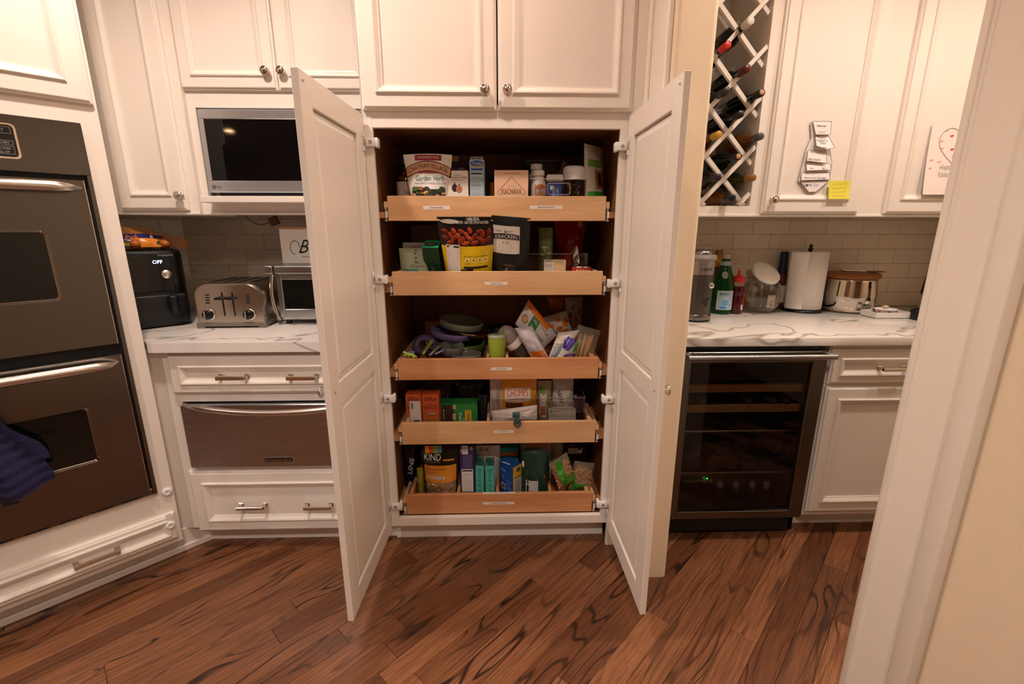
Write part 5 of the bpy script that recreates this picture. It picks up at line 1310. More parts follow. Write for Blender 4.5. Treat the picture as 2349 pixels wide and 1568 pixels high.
def oat(px, top, Y, label):
    s = top-391
    t, c0, F, k = lath('oat_bottle', label, 'bottle', px, 430, Y, 0, [('bottle_body', WHB, [(18, None), (19, 440+s), (19, 425+s), (14, 412+s), (11.5, 405+s)]), ('cap', CAPW, [(13.5, 404+s), (13.8, 394+s), (12.5, 391+s), (0, 391+s)])])
    r_ = 19*k+.0008; sf = lambda x, z: Vector((x, -math.sqrt(max(1e-6, r_*r_-x*x)), z)); b = B(True); zc = at(px, 440+s, Y).z-F
    b.ell(sf, .006, zc, .022, .026, paper('#d8783c'), 20); s2 = lambda x, z: sf(x, z)+Vector((0, -.0008, 0)); b.text(s2, 'over', .004, zc+.002, .026, .010, W0); b.text(s2, 'night', .004, zc-.014, .026, .012, W0)
    for dx, dz in ((-.016, .016), (-.019, .008), (-.013, .022)): b.ell(sf, dx, zc+dz, .0022, .0022, paper('#d8783c'), 8)
    b.build('print', t)
oat(1235, 391, .115, 'white plastic bottle with orange spot and white cap, in front of its twin'); oat(1230, 377, .185, 'white plastic bottle with orange spot, standing behind its twin')
F = TFZ[0]+.004; c0 = at(1272, 430, .11); k_ = mpp(c0)
t = thing('gum_tub', 'blue gum tub with hinged white lid', 'tub', (c0.x, .12, F)); wv = 18.5*k_; z1 = at(1272, 417, .11).z; z2 = at(1272, 400, .11).z
B().box(c0.x-wv, c0.x+wv, .10, .145, F, z1, mat('gum_blue', '#2a4f9c', .3), .010, 3).build('tub_body', t); B().box(c0.x-wv*1.03, c0.x+wv*1.03, .098, .147, z1, z2, CAPW, .007, 3).build('lid', t)
b = B(); f1 = frontfn(.10, .0008); b.ell(f1, c0.x-.012, z1-.022, .007, .009, paper('#dfe6ec')); b.text(f1, 'ICE BREAKERS', c0.x-.004, z1-.045, .055, .011, W0, R_(90)); b.text(f1, 'ICE CUBES', c0.x+.010, z1-.045, .045, .009, W0, R_(90)); b.build('print', t)
t, c0, F, k_ = lath('sprinkle_jar', 'clear jar of red and white sprinkles with big white flip lid', 'jar', 1316, 430, .125, 0, [('jar_body', glass_mat('sprinkle_glass', '#d8d0c8'), [(22, None), (23, 445), (23, 415)]), ('lid', CAPW, [(25, 414), (25.5, 392), (24, 385), (20, 382), (0, 381)])])
b = B(True); rn = random.Random(9); zt = at(1316, 425, .125).z-F
for i in range(110):
    a = rn.random()*6.28; rr = 20*k_*math.sqrt(rn.random()); b.sphere((rr*math.cos(a), rr*math.sin(a), .004+rn.random()*zt*.98), .0040, rn.choice([mat('sprinkle_a', '#7a1c28', .5), mat('sprinkle_b', '#d8b0a8', .5), mat('sprinkle_c', '#b04a50', .5), mat('sprinkle_d', '#5a2030', .5)]), 6)
b.build('sprinkles', t, kind='stuff')
# slim upright snack bag at the right, seen edge-on
g = thing('snack_bag', 'tall white, brown and green snack bag standing turned to the side with a pointed top', 'bag', tuple(Vector((at(1366, 430, .15).x, .15, TFZ[0]))))
hh = at(1334, 327, .10).z-TFZ[0]
sx = Matrix.Translation((at(1366, 430, .15).x, .155, TFZ[0])) @ Matrix.Rotation(R_(48), 4, 'Z') @ Matrix.Rotation(R_(-3), 4, 'X')
ob, fn = pouch(gloss('#d9d2c8'), .140, hh, .055, 'bag_body', g, sx, tp=.25, wr=.003, seed=77)
b = B(xf=sx); o1, o2 = off(fn, .0012), off(fn, .002)
b.rect(o1, -.062, .062, .004, hh*.36, gloss('#3f9a2c'), 12, 6); b.rect(o1, -.02, .060, hh*.40, hh*.66, gloss('#a8703c'), 10, 6); b.rect(o2, -.005, .02, hh*.44, hh*.62, gloss('#3a2418'), 4, 4); b.rect(o1, -.055, .058, hh*.70, hh*.80, gloss('#7fb04c'), 10, 3); b.lines(o2, .03, .055, hh*.24, hh*.36, 5, W0, .003)
b.build('print', g)
b = B(xf=sx); bk = lambda x, z, o=.0012: Vector((-x, -fn(-x, z, 0).y+o, z)); b.lines(lambda x, z: bk(x, z), -.05, .05, hh*.3, hh*.75, 10, INK, .003); b.build('back_print', g)
# softer things at the back of the top tray
p = at(1244, 368, .36); t = thing('food_container', 'grey lidded plastic food container at the back of the uppermost tray', 'container', (p.x, .42, TFZ[0])); wv = 39*mpp(p)
B().box(p.x-wv, p.x+wv, .36, .50, p.z-.008, p.z+.006, mat('grey_lid', '#6a6660', .4), .004, 2).build('lid', t); B().box(p.x-wv*.94, p.x+wv*.94, .364, .496, TFZ[0], p.z-.008, film_mat('tub_clear', '#8a8078', .6), .006, 2).build('tub_body', t)
g = Bag('zip_bag', 'crumpled translucent zipper bag slumped behind the white bottles', 1246, 1312, 366, .30, 0, .05, film_mat('zip_film', '#a89c94', .75), tp=.3, wr=.008, seed=6, top=lambda u: -.045*(1-u) if u < .3 else -.03*(u-.3)); b = g.p(); b.text(off(g.fn, .003), 'Zip', -.022, g.h*.62, .024, .016, INK, .5); b.ell(off(g.fn, .003), -.004, g.h*.80, .018, .007, paper('#8a3a3c'), 12, .3); g.done(b)
Bag('dark_bag', 'small black snack bag behind the pink box', 1188, 1222, 379, .28, 0, .05, gloss('#171412'), tp=.3, wr=.006, seed=8)

# ---- second tray
g = Bag('organic_pouch', 'sage green pouch with leaf print on the second tray down', 917, 985, 569, .085, 1, .06, gloss('#8d9678', .35), lean=3, taper=.08, tp=.35, seed=11, row=600)
b = g.p(); T(g, b, 'SIMPLY', 948, 966, 602, 607, INK, .0012); T(g, b, 'Organic', 941, 973, 607, 614, mat('ink_green', '#27331f', .6), .0012)
for px, py, r_ in ((952, 575, .003), (951, 582, .0028), (953, 592, .003)): q = g.L(px, py); b.ell(off(g.fn, .0012), q[0], q[1], r_, r_, INK, 10)
q = g.L(954, 600); b.ell(off(g.fn, .0012), q[0], q[1], .007, .0022, INK, 10, -.3); x0, x1, z0, z1 = g.R(928, 960, 617, 640); b.rect(off(g.fn, .0012), x0, x1, max(.002, z0), z1, paper('#3f7a7c'), 6, 2); g.done(b)
k = Carton('mix_box', 'pale grey box with framed label behind the sage pouch', 924, 985, 556, .17, 1, .06, paper('#b0a69e'), row=565)
b = k.p(); x0, x1, z0, z1 = k.R(930, 984, 564, 590); b.line(off(k.fn, .0008), [(x0, z0), (x0, z1), (x1, z1), (x1, z0)], .0012, INK); T(k, b, 'GRANOLA BITES', 941, 972, 566, 570); b.ell(lambda x, y: k.top(x, y), -.02, .03, .012, .01, paper('#b0825c')); k.done(b)
g = Bag('leaf_bag', 'dull tan paper bag printed with leaves behind the pale grey box', 944, 1016, 516, .32, 1, .07, mat('tan_bag', '#8c7c62', .7), tp=.5, seed=13, row=540); b = g.p(); blobs(b, g.fn, -g.w*.45, g.w*.45, g.h*.45, g.h*.8, 12, [paper('#6a6a3c'), paper('#7c7a4c')], .012, 4, .7); g.done(b)
k = Carton('mint_box', 'dark green mint chocolate box with shiny green top', 977, 1013, 568, .105, 1, .075, gloss('#16422c', .25), rz=-4, lean=20, row=590, topmat=gloss('#1fae74', .15))
b = k.p(); b.ell(lambda x, y: k.top(x, y, .0022), 0, .030, .026, .018, paper('#4a1f18'), 16); b.text(lambda x, y: k.top(x, y, .0030), 'After', 0, .030, .034, .010, W0, .2, .3)
SC = mat('silver_script', '#c8c4b4', .3, .6); b.text(off(k.fn, .0008), 'Eight', .006, k.h*.42, .050, .016, SC, R_(-70), .4); b.rect(off(k.fn, .0007), -k.w*.45, k.w*.45, .003, k.h*.24, paper('#3a1c12')); blobs(b, k.fn, -k.w*.4, k.w*.4, .004, k.h*.22, 8, [paper('#6a3420'), paper('#281008')], .012, 5); k.done(b)
# dates pouch
g = Bag('date_pouch', 'black and yellow pouch of dates with a clear window', 1004, 1138, 497, .118, 1, .070, gloss('#1b1917', .25), lean=20, taper=.22, tp=.32, seed=17, row=525, wr=.003)
b = g.p(); h, wd = g.h, g.w; W_d = lambda z: wd*(1-.22*(1-z/h))
o1, o2, o3 = off(g.fn, .0012), off(g.fn, .0020), off(g.fn, .0034)
def wide(z0, z1, m, o, fr=.985):
    b.grid(lambda u, v: o((u-.5)*W_d(z0+(z1-z0)*v)*fr, z0+(z1-z0)*v), 16, 5, m)
zA, zB = g.L(1070, 528)[1], g.L(1070, 566)[1]
wide(.002, zB, gloss('#e0bc18', .35), o1); wide(zB, zA, mat('date_dark', '#2a0d0a', .3), o1)
rn = random.Random(21); DC = [mat('date_a', '#93321a', .16), mat('date_b', '#b04a24', .16), mat('date_c', '#7c2614', .16)]
g.done(b)
dt = B(xf=g.xf)
for j in range(4):
    for i in range(7):
        z = zB+.006+(zA-zB-.012)*(j+.5)/4+rn.uniform(-.004, .004); x = (-.45+.15*i+(.07 if j % 2 else 0))*W_d(z)+rn.uniform(-.004, .004)
        if abs(x) > W_d(z)*.43: continue
        c_ = g.fn(x, z, .0006); dt.sphere(c_, .0165, rn.choice(DC), 12, .52, .18, 1.0, Matrix.Rotation(rn.uniform(-1.4, 1.4), 4, 'Y'))
dt.build('dates', g.t, kind='stuff')
b = g.p(); o1 = off(g.fn, .0022)
T(g, b, 'HALISSA', 1070, 1099, 503, 510, W0, .002); T(g, b, 'DATES - DATTES DENOYAUTEES', 1046, 1120, 511, 517, W0, .002)
x0, x1, z0, z1 = g.R(1008, 1052, 508, 516); b.ell(o1, (x0+x1)/2, (z0+z1)/2, (x1-x0)/2, .008, gloss('#c8c0b8', .2), 18, -.05)
x0, x1, z0, z1 = g.R(1027, 1054, 563, 622); nutrition(b, g.fn, x0, x1, max(.004, z0), z1, 12, '#d8d0ca', .0024)
for i, px in enumerate((1072, 1087, 1101, 1114)):
    q = g.L(px, 596); b.ell(off(g.fn, .0024), q[0], q[1], .0085, .0085, W0, 16); b.ell(off(g.fn, .0030), q[0], q[1], .0062, .0062, gloss('#e0bc18', .35), 14); b.ell(off(g.fn, .0036), q[0], q[1], .003, .0022, INK, 8)
T(g, b, 'WAYS TO ENJOY - FACONS DE DEGUSTER', 1063, 1118, 586, 590, INK, .0024); x0, x1, z0, z1 = g.R(1057, 1122, 570, 585); b.lines(off(g.fn, .0024), x0, x1, z0, z1, 6, mat('ink_olive', '#7a6a14', .6), .0008); x0, x1, z0, z1 = g.R(1064, 1118, 609, 614); b.rect(off(g.fn, .0024), x0, x1, z0, z1, INK, 6, 1)
x0, x1, z0, z1 = g.R(1066, 1115, 601, 607); b.lines(off(g.fn, .0024), x0, x1, z0, z1, 2, mat('ink_olive', '#7a6a14', .6)); g.done(b)
# black cracker pouch
g = Bag('cracker_pouch', 'matt black cracker pouch with white label and small oval window', 1128, 1216, 497, .128, 1, .062, gloss('#151617', .5), lean=22, taper=.06, tp=.34, seed=19, row=530, wr=.003, top=lambda u: -.006*u)
b = g.p(); x0, x1, z0, z1 = g.R(1132, 1193, 522, 582); o1, o2 = off(g.fn, .0014), off(g.fn, .0022)
b.rect(o1, x0, x1, z0, z1, paper('#dcd2c8'), 8, 6); cxk = (x0+x1)/2; wk = x1-x0; zk = lambda f: z0+(z1-z0)*f
b.grid(lambda u, v: o2(x0-.002+(wk+.002)*u*.98, zk(.49)+(zk(.68)-zk(.49))*v+.006*(1-(2*u-1)**2)), 10, 2, paper('#141414'))
b.text(off(g.fn, .0030), 'KRACKERS', cxk, zk(.585)+.001, wk*.84, .013, W0, bend=.005); T(g, b, 'CLASSIC', 1137, 1151, 532, 535, INK, .0022); T(g, b, 'RANCH', 1166, 1178, 532, 535, INK, .0022)
q = g.L(1159, 533); b.ell(o2, q[0], q[1], .0065, .0065, INK, 16); b.ell(off(g.fn, .0028), q[0], q[1], .0056, .0056, W0, 16); b.poly(off(g.fn, .0034), [(q[0]-.004, q[1]-.004), (q[0]+.004, q[1]-.004), (q[0], q[1]+.005)], paper('#1f4a2c'))
b.lines(o2, x0+wk*.2, x1-wk*.2, zk(.18), zk(.32), 4, mat('ink_grey', '#4a4244', .6), .0006); b.lines(o2, x0+wk*.25, x1-wk*.25, zk(.06), zk(.12), 2, mat('ink_grey', '#4a4244', .6), .0005); T(g, b, 'NET WT 8OZ', 1152, 1168, 556, 560, mat('ink_grey', '#4a4244', .6), .0022)
q = g.L(1164, 612); b.ell(o1, q[0], q[1], .034, .016, mat('window_grey', '#3c3a38', .2), 24); b.poly(o2, [(q[0]-.012, q[1]-.014), (q[0]+.004, q[1]-.014), (q[0]-.004, q[1]+.002)], paper('#b07a34')); g.done(b)
clear_bin(1200, 1348, 582, .13, 1, .3, 'clear bin with green and red bags inside, on the second tray down')
g = Bag('veggie_bag', 'pale green translucent snack bag in the clear bin', 1236, 1268, 522, .17, 1, .05, film_mat('green_film', '#7a8a52', .8), tp=.6, wr=.006, seed=23); b = g.p(); blobs(b, lambda x, z, o: g.fn(x, z, .002+o), -g.w*.4, g.w*.4, g.h*.05, g.h*.7, 12, [paper('#5a7a2c'), paper('#8a8a60'), paper('#c0b8a8')], .010, 3); g.done(b)
g = Bag('red_chip_bag', 'big red snack bag at the back beneath the uppermost tray', 1270, 1345, 508, .30, 1, .08, gloss('#a3200f', .25), taper=.55, tp=.6, wr=.008, seed=25); b = g.p(); T(g, b, 'C', 1320, 1330, 541, 549, W0, .003, .2); q = g.L(1335, 515); b.rect(off(g.fn, .002), q[0]-.014, q[0]+.006, q[1]-.01, q[1]+.04, paper('#c8a060'), 2, 3); g.done(b)
k = Carton('bar_box', 'small beige box with nutrition panel near the foil packet', 1248, 1298, 596, .085, 1, .05, paper('#d8bd8c'), row=608)
b = k.p(); x0, x1, z0, z1 = k.R(1249, 1270, 597, 622); nutrition(b, k.fn, x0, x1, max(.003, z0), z1, 6); x0, x1, z0, z1 = k.R(1272, 1296, 597, 606); b.lines(off(k.fn, .0008), x0, x1, z0, z1, 5, INK, .0005); k.done(b)
F = TFZ[1]; p = at(1321, 600, .11); t = thing('foil_packet', 'crumpled silver foil twist behind the red tin', 'foil', (p.x, .13, F)); rn = random.Random(31)
b = B(); FO = mat('foil', '#d8d8da', .12, 1); zt = at(1325, 564, .13).z
prof_ = [(.016, F), (.026, F+.03), (.012, F+(zt-F)*.45), (.026, F+(zt-F)*.68), (.019, F+(zt-F)*.82), (.002, zt)]
vs = []; n = 11
for r_, z in prof_:
    for i in range(n): a = 2*math.pi*i/n; q_ = r_*(.75+.5*rn.random()); vs.append((p.x+q_*math.cos(a)+.004, .13+q_*math.sin(a), z+rn.uniform(-.004, .004)))
b.add(vs, [(j*n+i, j*n+(i+1) % n, (j+1)*n+(i+1) % n, (j+1)*n+i) for j in range(len(prof_)-1) for i in range(n)], FO); b.build('foil_sheet', t)
t, c0, F, k_ = lath('red_tin', 'low red and white tin with silver rim', 'tin', 1334, 615, .085, 1, [('tin_body', paper('#c02a1c'), [(22, None), (22.5, 612)]), ('rim', CHROME, [(23, 612), (23, 609.5), (20, 609.5), (19, 611), (0, 611)])])
r_ = 22.6*k_; b = B(True); sf = lambda x, z: Vector((x, -math.sqrt(max(1e-6, r_*r_-x*x)), z)); zz = at(1334, 614, .085).z-F
for i in range(5): b.poly(sf, [(-.03+.012*i, zz-.014), (-.025+.012*i, zz-.014), (-.018+.012*i, zz-.004), (-.023+.012*i, zz-.004)], paper('#e8d4b8'))
b.build('print', t)

# ---- third tray: children's dishes and snack bags
F3 = TFZ[2]
def dish(name, label, px, py, Y, rpx, hh, m, tx=0, ty=0, cat='plate', flip=False, seg=36, lip=.92):
    c0 = at(px, py, Y); k = mpp(c0); r_ = rpx*k; t = thing(name, label, cat, (c0.x, c0.y, c0.z-hh/2))
    M = Matrix.Translation(c0) @ Matrix.Rotation(R_(tx), 4, 'X') @ Matrix.Rotation(R_(ty), 4, 'Y')
    B(xf=M).lathe([(r_*.90, -hh/2), (r_*.97, -hh/2+.003), (r_, hh/2-.002), (r_*.985, hh/2), (r_*lip, hh/2), (r_*lip*.95, -hh/2+.006), (.0001, -hh/2+.005)], m, seg=seg).build('dish_body', t)
    return t, M, r_
SAGE = mat('sage_silicone', '#6f7a66', .5); LAV = mat('lavender_silicone', '#75689c', .5); GRS = mat('grey_silicone', '#6c6a68', .5)
dish('suction_plate', 'sage green silicone plate tilted on top of the dish pile', 1058, 741, .28, 51, .030, SAGE, 3, 9)
dish('steel_plate', 'shiny steel plate tucked under the sage green plate', 1077, 760, .275, 42, .018, mat('plate_steel', '#c89a74', .15, 1), 2, 8)
dish('suction_plate', 'lavender silicone plate below the steel plate', 1037, 763, .26, 50, .028, LAV, 2, 8)
k = Carton('yellow_box', 'mustard yellow box at the back of the dish pile', 975, 1012, 738, .42, 2, .05, paper('#b8860c'), row=755)
dish('divided_plate', 'flat grey silicone plate leaning under the lavender plate', 1020, 789, .21, 44, .010, GRS, 14, 12)
dish('green_bowl', 'leaf green bowl under the leaning plates', 1068, 790, .25, 44, .040, mat('leaf_green', '#4f6a2a', .5), 6, 4, 'bowl')
GB, _, _ = dish('grey_bowl', 'grey silicone bowl with side loop at the front of the pile', 1037, 799, .15, 27, .036, GRS, 10, 4, 'bowl')
c0 = at(1064, 803, .14); B().tube([c0+Vector((.014*math.cos(a), 0, .008*math.sin(a))) for a in [i*math.pi/6 for i in range(12)]], .003, mat('loop_sage', '#7f9a90', .5), 8, True).build('loop_handle', GB)
dish('steel_bowl', 'low steel rimmed bowl right behind the tray front', 1070, 817, .085, 34, .030, mat('bowl_grey', '#7a7670', .3, .5), 0, 0, 'bowl', lip=.93)
p = at(974, 790, .19); t = thing('teether_ring', 'lavender silicone mat with a round hole leaning at the left of the pile', 'mat', (p.x, .19, p.z-.045)); M = Matrix.Translation(p) @ Matrix.Rotation(R_(60), 4, 'X') @ Matrix.Rotation(R_(10), 4, 'Z')
b = B(xf=M); ro_, ri = .052, .020; n = 28; vs = []
for r_, z, cx in ((ro_, -.005, 0), (ro_, .005, 0), (ri, .005, -.004), (ri, -.005, -.004)):
    for i in range(n): a = 2*math.pi*i/n; vs.append((cx+r_*math.cos(a), r_*.85*math.sin(a), z))
b.add(vs, [(j*n+i, j*n+(i+1) % n, ((j+1) % 4)*n+(i+1) % n, ((j+1) % 4)*n+i) for j in range(4) for i in range(n)], mat('lavender_dark', '#4d4468', .5), True); b.build('ring_body', t)
def utensil(name, label, a, e, Y0, Y1, m, r0=.006, r1=.011):
    p = at(*a, Y0); q = at(*e, Y1); t = thing(name, label, 'utensil', tuple(p)); pts = [p.lerp(q, i/8) for i in range(9)]
    B().tube(pts, [r0+(r1-r0)*(i/8)**2 if i < 8 else r1*.6 for i in range(9)], m, 10, flat=.55).build('handle', t); return t
utensil('toddler_spoon', 'olive yellow toddler spoon handle pointing up', (970, 812), (992, 779), .09, .17, mat('olive_handle', '#9c9440', .5))
utensil('toddler_fork', 'grey green toddler fork handle beside the yellow spoon', (985, 815), (1008, 793), .08, .14, mat('greygreen_handle', '#7e8268', .5))
utensil('toddler_spoon', 'lavender toddler spoon lying against the grey bowl', (998, 812), (1018, 802), .08, .11, mat('lavender_handle', '#8a7cb8', .5), .005, .008)
p = at(943, 808, .09); t = thing('blue_scoop', 'little round blue scoop beside the lime green teether', 'scoop', tuple(p)); B(xf=Matrix.Translation(p)).sphere((0, 0, 0), .014, mat('dull_blue', '#54607c', .5), 14, 1.2, 1, .55).build('scoop_body', t)
p = at(938, 814, .055); t = thing('green_teether', 'lime green knobbly teether at the front corner of the tray', 'toy', tuple(p)); b = B(); LG_ = mat('lime', '#a8c848', .45)
b.tube([at(926, 807, .055), at(935, 812, .055), at(945, 814, .055), at(956, 819, .055)], [.004, .006, .006, .004], LG_, 8)
for px, py in ((927, 808), (930, 814), (937, 811), (938, 817), (947, 813), (948, 819)): b.sphere(at(px, py, .055), .006, LG_, 8)
b.build('teether_body', t)
t, c0, F, k_ = lath('toddler_cup', 'lime green tumbler with clear lid and short straw', 'cup', 1140, 795, .10, 2, [('cup_body', mat('lime_cup', '#93a838', .4), [(15, None), (18, 812), (20, 790), (20.5, 771)]), ('lid', film_mat('cup_lid', '#c8ccb0', .5), [(21.5, 771), (21.5, 768), (15, 766), (0, 766)])])
a_ = at(1149, 770, .10); e_ = at(1152, 754, .10); B().tube([a_, a_.lerp(e_, .5), e_], .0036, mat('straw_green', '#8cb048', .4), 8).build('straw', t)
# baby bottle leaning
p = at(1175, 778, .14); M = Matrix.Translation((p.x, .14, p.z)) @ Matrix.Rotation(R_(-42), 4, 'Y') @ Matrix.Rotation(R_(12), 4, 'X'); k_ = mpp(p)
t = thing('baby_bottle', 'leaning baby bottle with frosted dome cap and white collar', 'bottle', (p.x, .14, F3))
B(xf=M).lathe([(20*k_, 0), (21*k_, 12*k_), (19*k_, 26*k_), (12*k_, 36*k_), (.0001, 40*k_)], film_mat('frosted', '#a89c90', .8, .3), seg=24).build('dome_cap', t); B(xf=M).lathe([(23*k_, -14*k_), (23.5*k_, -2*k_), (21*k_, 1*k_)], CAPW, seg=24).build('collar', t)
B(xf=M).lathe([(19*k_, -46*k_), (22*k_, -40*k_), (22*k_, -14*k_)], film_mat('bottle_smoke', '#5c5650', .8, .15), seg=24).build('bottle_body', t)
# flat bags lying at angles: quad given by photo corners, thick pillow
def quadbag(name, label, quad, Y, d, m, parts=(), seed=1, wr=.005, cat='bag', dy=(0, 0, 0, 0), group=None, back=None):
    """quad: bottom-left, bottom-right, top-right, top-left pixels; dy adds depth per corner"""
    Q = [at(q[0], q[1], Y+e) for q, e in zip(quad, dy)]; c_ = sum(Q, Vector())/4
    t = thing(name, label, cat, (c_.x, c_.y, min(q.z for q in Q)), 0, group)
    nrm = (Q[1]-Q[0]).cross(Q[3]-Q[0]).normalized()
    def S(u, v, s_, o=0):
        P0 = Q[0].lerp(Q[1], u).lerp(Q[3].lerp(Q[2], u), v)
        e = (max(0, math.sin(math.pi*u))**.6)*(max(0, math.sin(math.pi*v))**.6)
        nz = noise.noise(Vector((u*6+seed, v*6-seed, seed*.3)))
        return P0+nrm*(s_*(d/2*e+.0006+o)+wr*nz*e)
    b = B(); b.grid(lambda u, v: S(u, v, 1), 16, 16, m).grid(lambda u, v: S(1-u, v, -1), 16, 16, back or m); b.build('bag_body', t)
    if parts:
        b = B()
        for kind, a in parts:
            if kind == 'rect': u0, u1, v0, v1, mm, o = a; b.grid(lambda u, v: S(u0+(u1-u0)*u, v0+(v1-v0)*v, 1, o), 6, 6, mm)
            if kind == 'text': tx, cu, cv, w_, h_, mm, o, rot = a; b.text(lambda x, z: S(x, z, 1, o), tx, cu, cv, w_, h_, mm, rot)
            if kind == 'ell': cu, cv, ru, rv, mm, o = a; b.ell(lambda x, z: S(x, z, 1, o), cu, cv, ru, rv, mm, 14)
            if kind == 'lines': u0, u1, v0, v1, n_, mm, o = a; b.lines(lambda x, z: S(x, z, 1, o), u0, u1, v0, v1, n_, mm, .011)
        b.build('print', t)
    return t
WF = gloss('#cfc8c6', .3); ORG = gloss('#d8741c', .3); PUR = gloss('#6a2a7c', .3)
quadbag('orange_bag', 'plain orange bag at the very back above the spotted bag', [(1262, 712), (1302, 705), (1298, 676), (1254, 678)], .36, .05, gloss('#9a5210', .3), seed=3)
quadbag('berry_bag', 'white snack bag with magenta berry picture at the back', [(1300, 760), (1332, 755), (1338, 680), (1296, 682)], .33, .05, gloss('#9a9090', .3), [('ell', (.5, .45, .34, .36, gloss('#8a2048'), .001))], seed=4)
quadbag('spotted_bag', 'white bag with orange spots behind the puff snack bag', [(1254, 770), (1312, 762), (1300, 712), (1246, 728)], .27, .06, WF, [('ell', (.25, .55, .13, .11, ORG, .001)), ('ell', (.55, .75, .12, .10, ORG, .001)), ('ell', (.55, .35, .13, .12, ORG, .001)), ('ell', (.82, .55, .14, .2, ORG, .001)), ('ell', (.2, .2, .15, .12, ORG, .001)), ('ell', (.8, .15, .15, .12, ORG, .001))], seed=5)
quadbag('puff_bag', 'white bag of puffs with green label, tipped to the left', [(1240, 806), (1277, 768), (1213, 687), (1182, 742)], .15, .055, WF, [('rect', (.80, 1.0, .25, .98, ORG, .0012)), ('ell', (.42, .86, .15, .085, gloss('#8a5a4c'), .002)), ('ell', (.42, .86, .12, .065, gloss('#c8a060'), .0026)), ('rect', (.36, .80, .50, .72, gloss('#2f7a34'), .002)), ('lines', (.30, .80, .16, .48, 12, INK, .002)), ('text', ('HAPPY SNACKS', .22, .6, .30, .05, INK, .002, 1.5)), ('rect', (.18, .24, .40, .46, INK, .002)), ('lines', (.42, .74, .54, .68, 4, W0, .003))], seed=7, back=ORG)
quadbag('teether_bag', 'white and orange bag lying in front of the puff bag', [(1222, 826), (1262, 824), (1220, 748), (1180, 752)], .085, .05, gloss('#b8b0b4', .3), [('rect', (.0, 1.0, .0, .30, ORG, .0012)), ('rect', (.55, .9, .32, .7, gloss('#ddd4d4'), .002)), ('lines', (.58, .88, .34, .68, 8, INK, .003))], seed=8)
quadbag('cereal_bag', 'cream bag with printed nutrition facts under the purple clip', [(1256, 826), (1290, 822), (1331, 756), (1280, 763)], .095, .045, gloss('#d0c6b8', .3), [('rect', (.06, .55, .0, .55, gloss('#a8acb4'), .0012)), ('lines', (.10, .52, .04, .52, 12, INK, .002)), ('text', ('Nutrition Facts', .38, .62, .6, .05, INK, .002, 0))], seed=9, wr=.007)
t = quadbag('pouch_purple', 'small pouch with purple panel standing right behind the tray front', [(1272, 826), (1316, 826), (1329, 783), (1296, 792)], .065, .03, gloss('#b8b2a8', .3), [('rect', (.30, .95, .02, .42, PUR, .0012)), ('text', ('LITTLE', .62, .27, .36, .10, W0, .002, 0)), ('text', ('YUM', .62, .13, .36, .10, W0, .002, 0)), ('rect', (.72, 1.0, .5, 1.0, gloss('#3f8a34'), .0012))], seed=10)
p = at(1305, 786, .07); t = thing('bag_clip', 'purple plastic bag clip gripping the cream bag', 'clip', tuple(p)); b = B(); VI = mat('violet_clip', '#4a3a9c', .35)
b.tube([at(1294, 796, .055), at(1297, 782, .055), at(1306, 773, .055), at(1311, 776, .055), at(1307, 786, .055), at(1300, 800, .055)], .006, VI, 10, True); b.tube([at(1300, 802, .05), at(1310, 790, .05), at(1318, 780, .05)], [.007, .009, .006], VI, 10); b.build('clip_body', t)
t = quadbag('stick_bag', 'clear bag of breadsticks leaning at the end of the third tray', [(1310, 826), (1358, 826), (1378, 758), (1326, 744)], .10, .05, film_mat('stick_film', '#c8b8a0', .22), seed=12)
STK = mat('breadstick', '#b88a4a', .6, vary=.2)
for i, (a, e) in enumerate((((1322, 818), (1331, 768)), ((1330, 820), (1343, 770)), ((1340, 820), (1352, 774)), ((1346, 806), (1359, 772)))):
    B().tube([at(*a, .10), at(*e, .10)], .0075, STK, 10).sphere(at(*e, .10), .0075, STK, 10).build('breadstick', t)
t = thing('blue_bowl', 'dark blue bowl hidden behind the green tumbler', 'bowl', tuple(at(1150, 752, .36))); c0 = at(1150, 752, .36)
B().lathe([(.03, -.05), (.052, -.02), (.056, .012), (.053, .012), (.03, -.03), (.0001, -.035)], mat('deep_blue', '#1c2a34', .4), c0, 26).build('bowl_body', t)

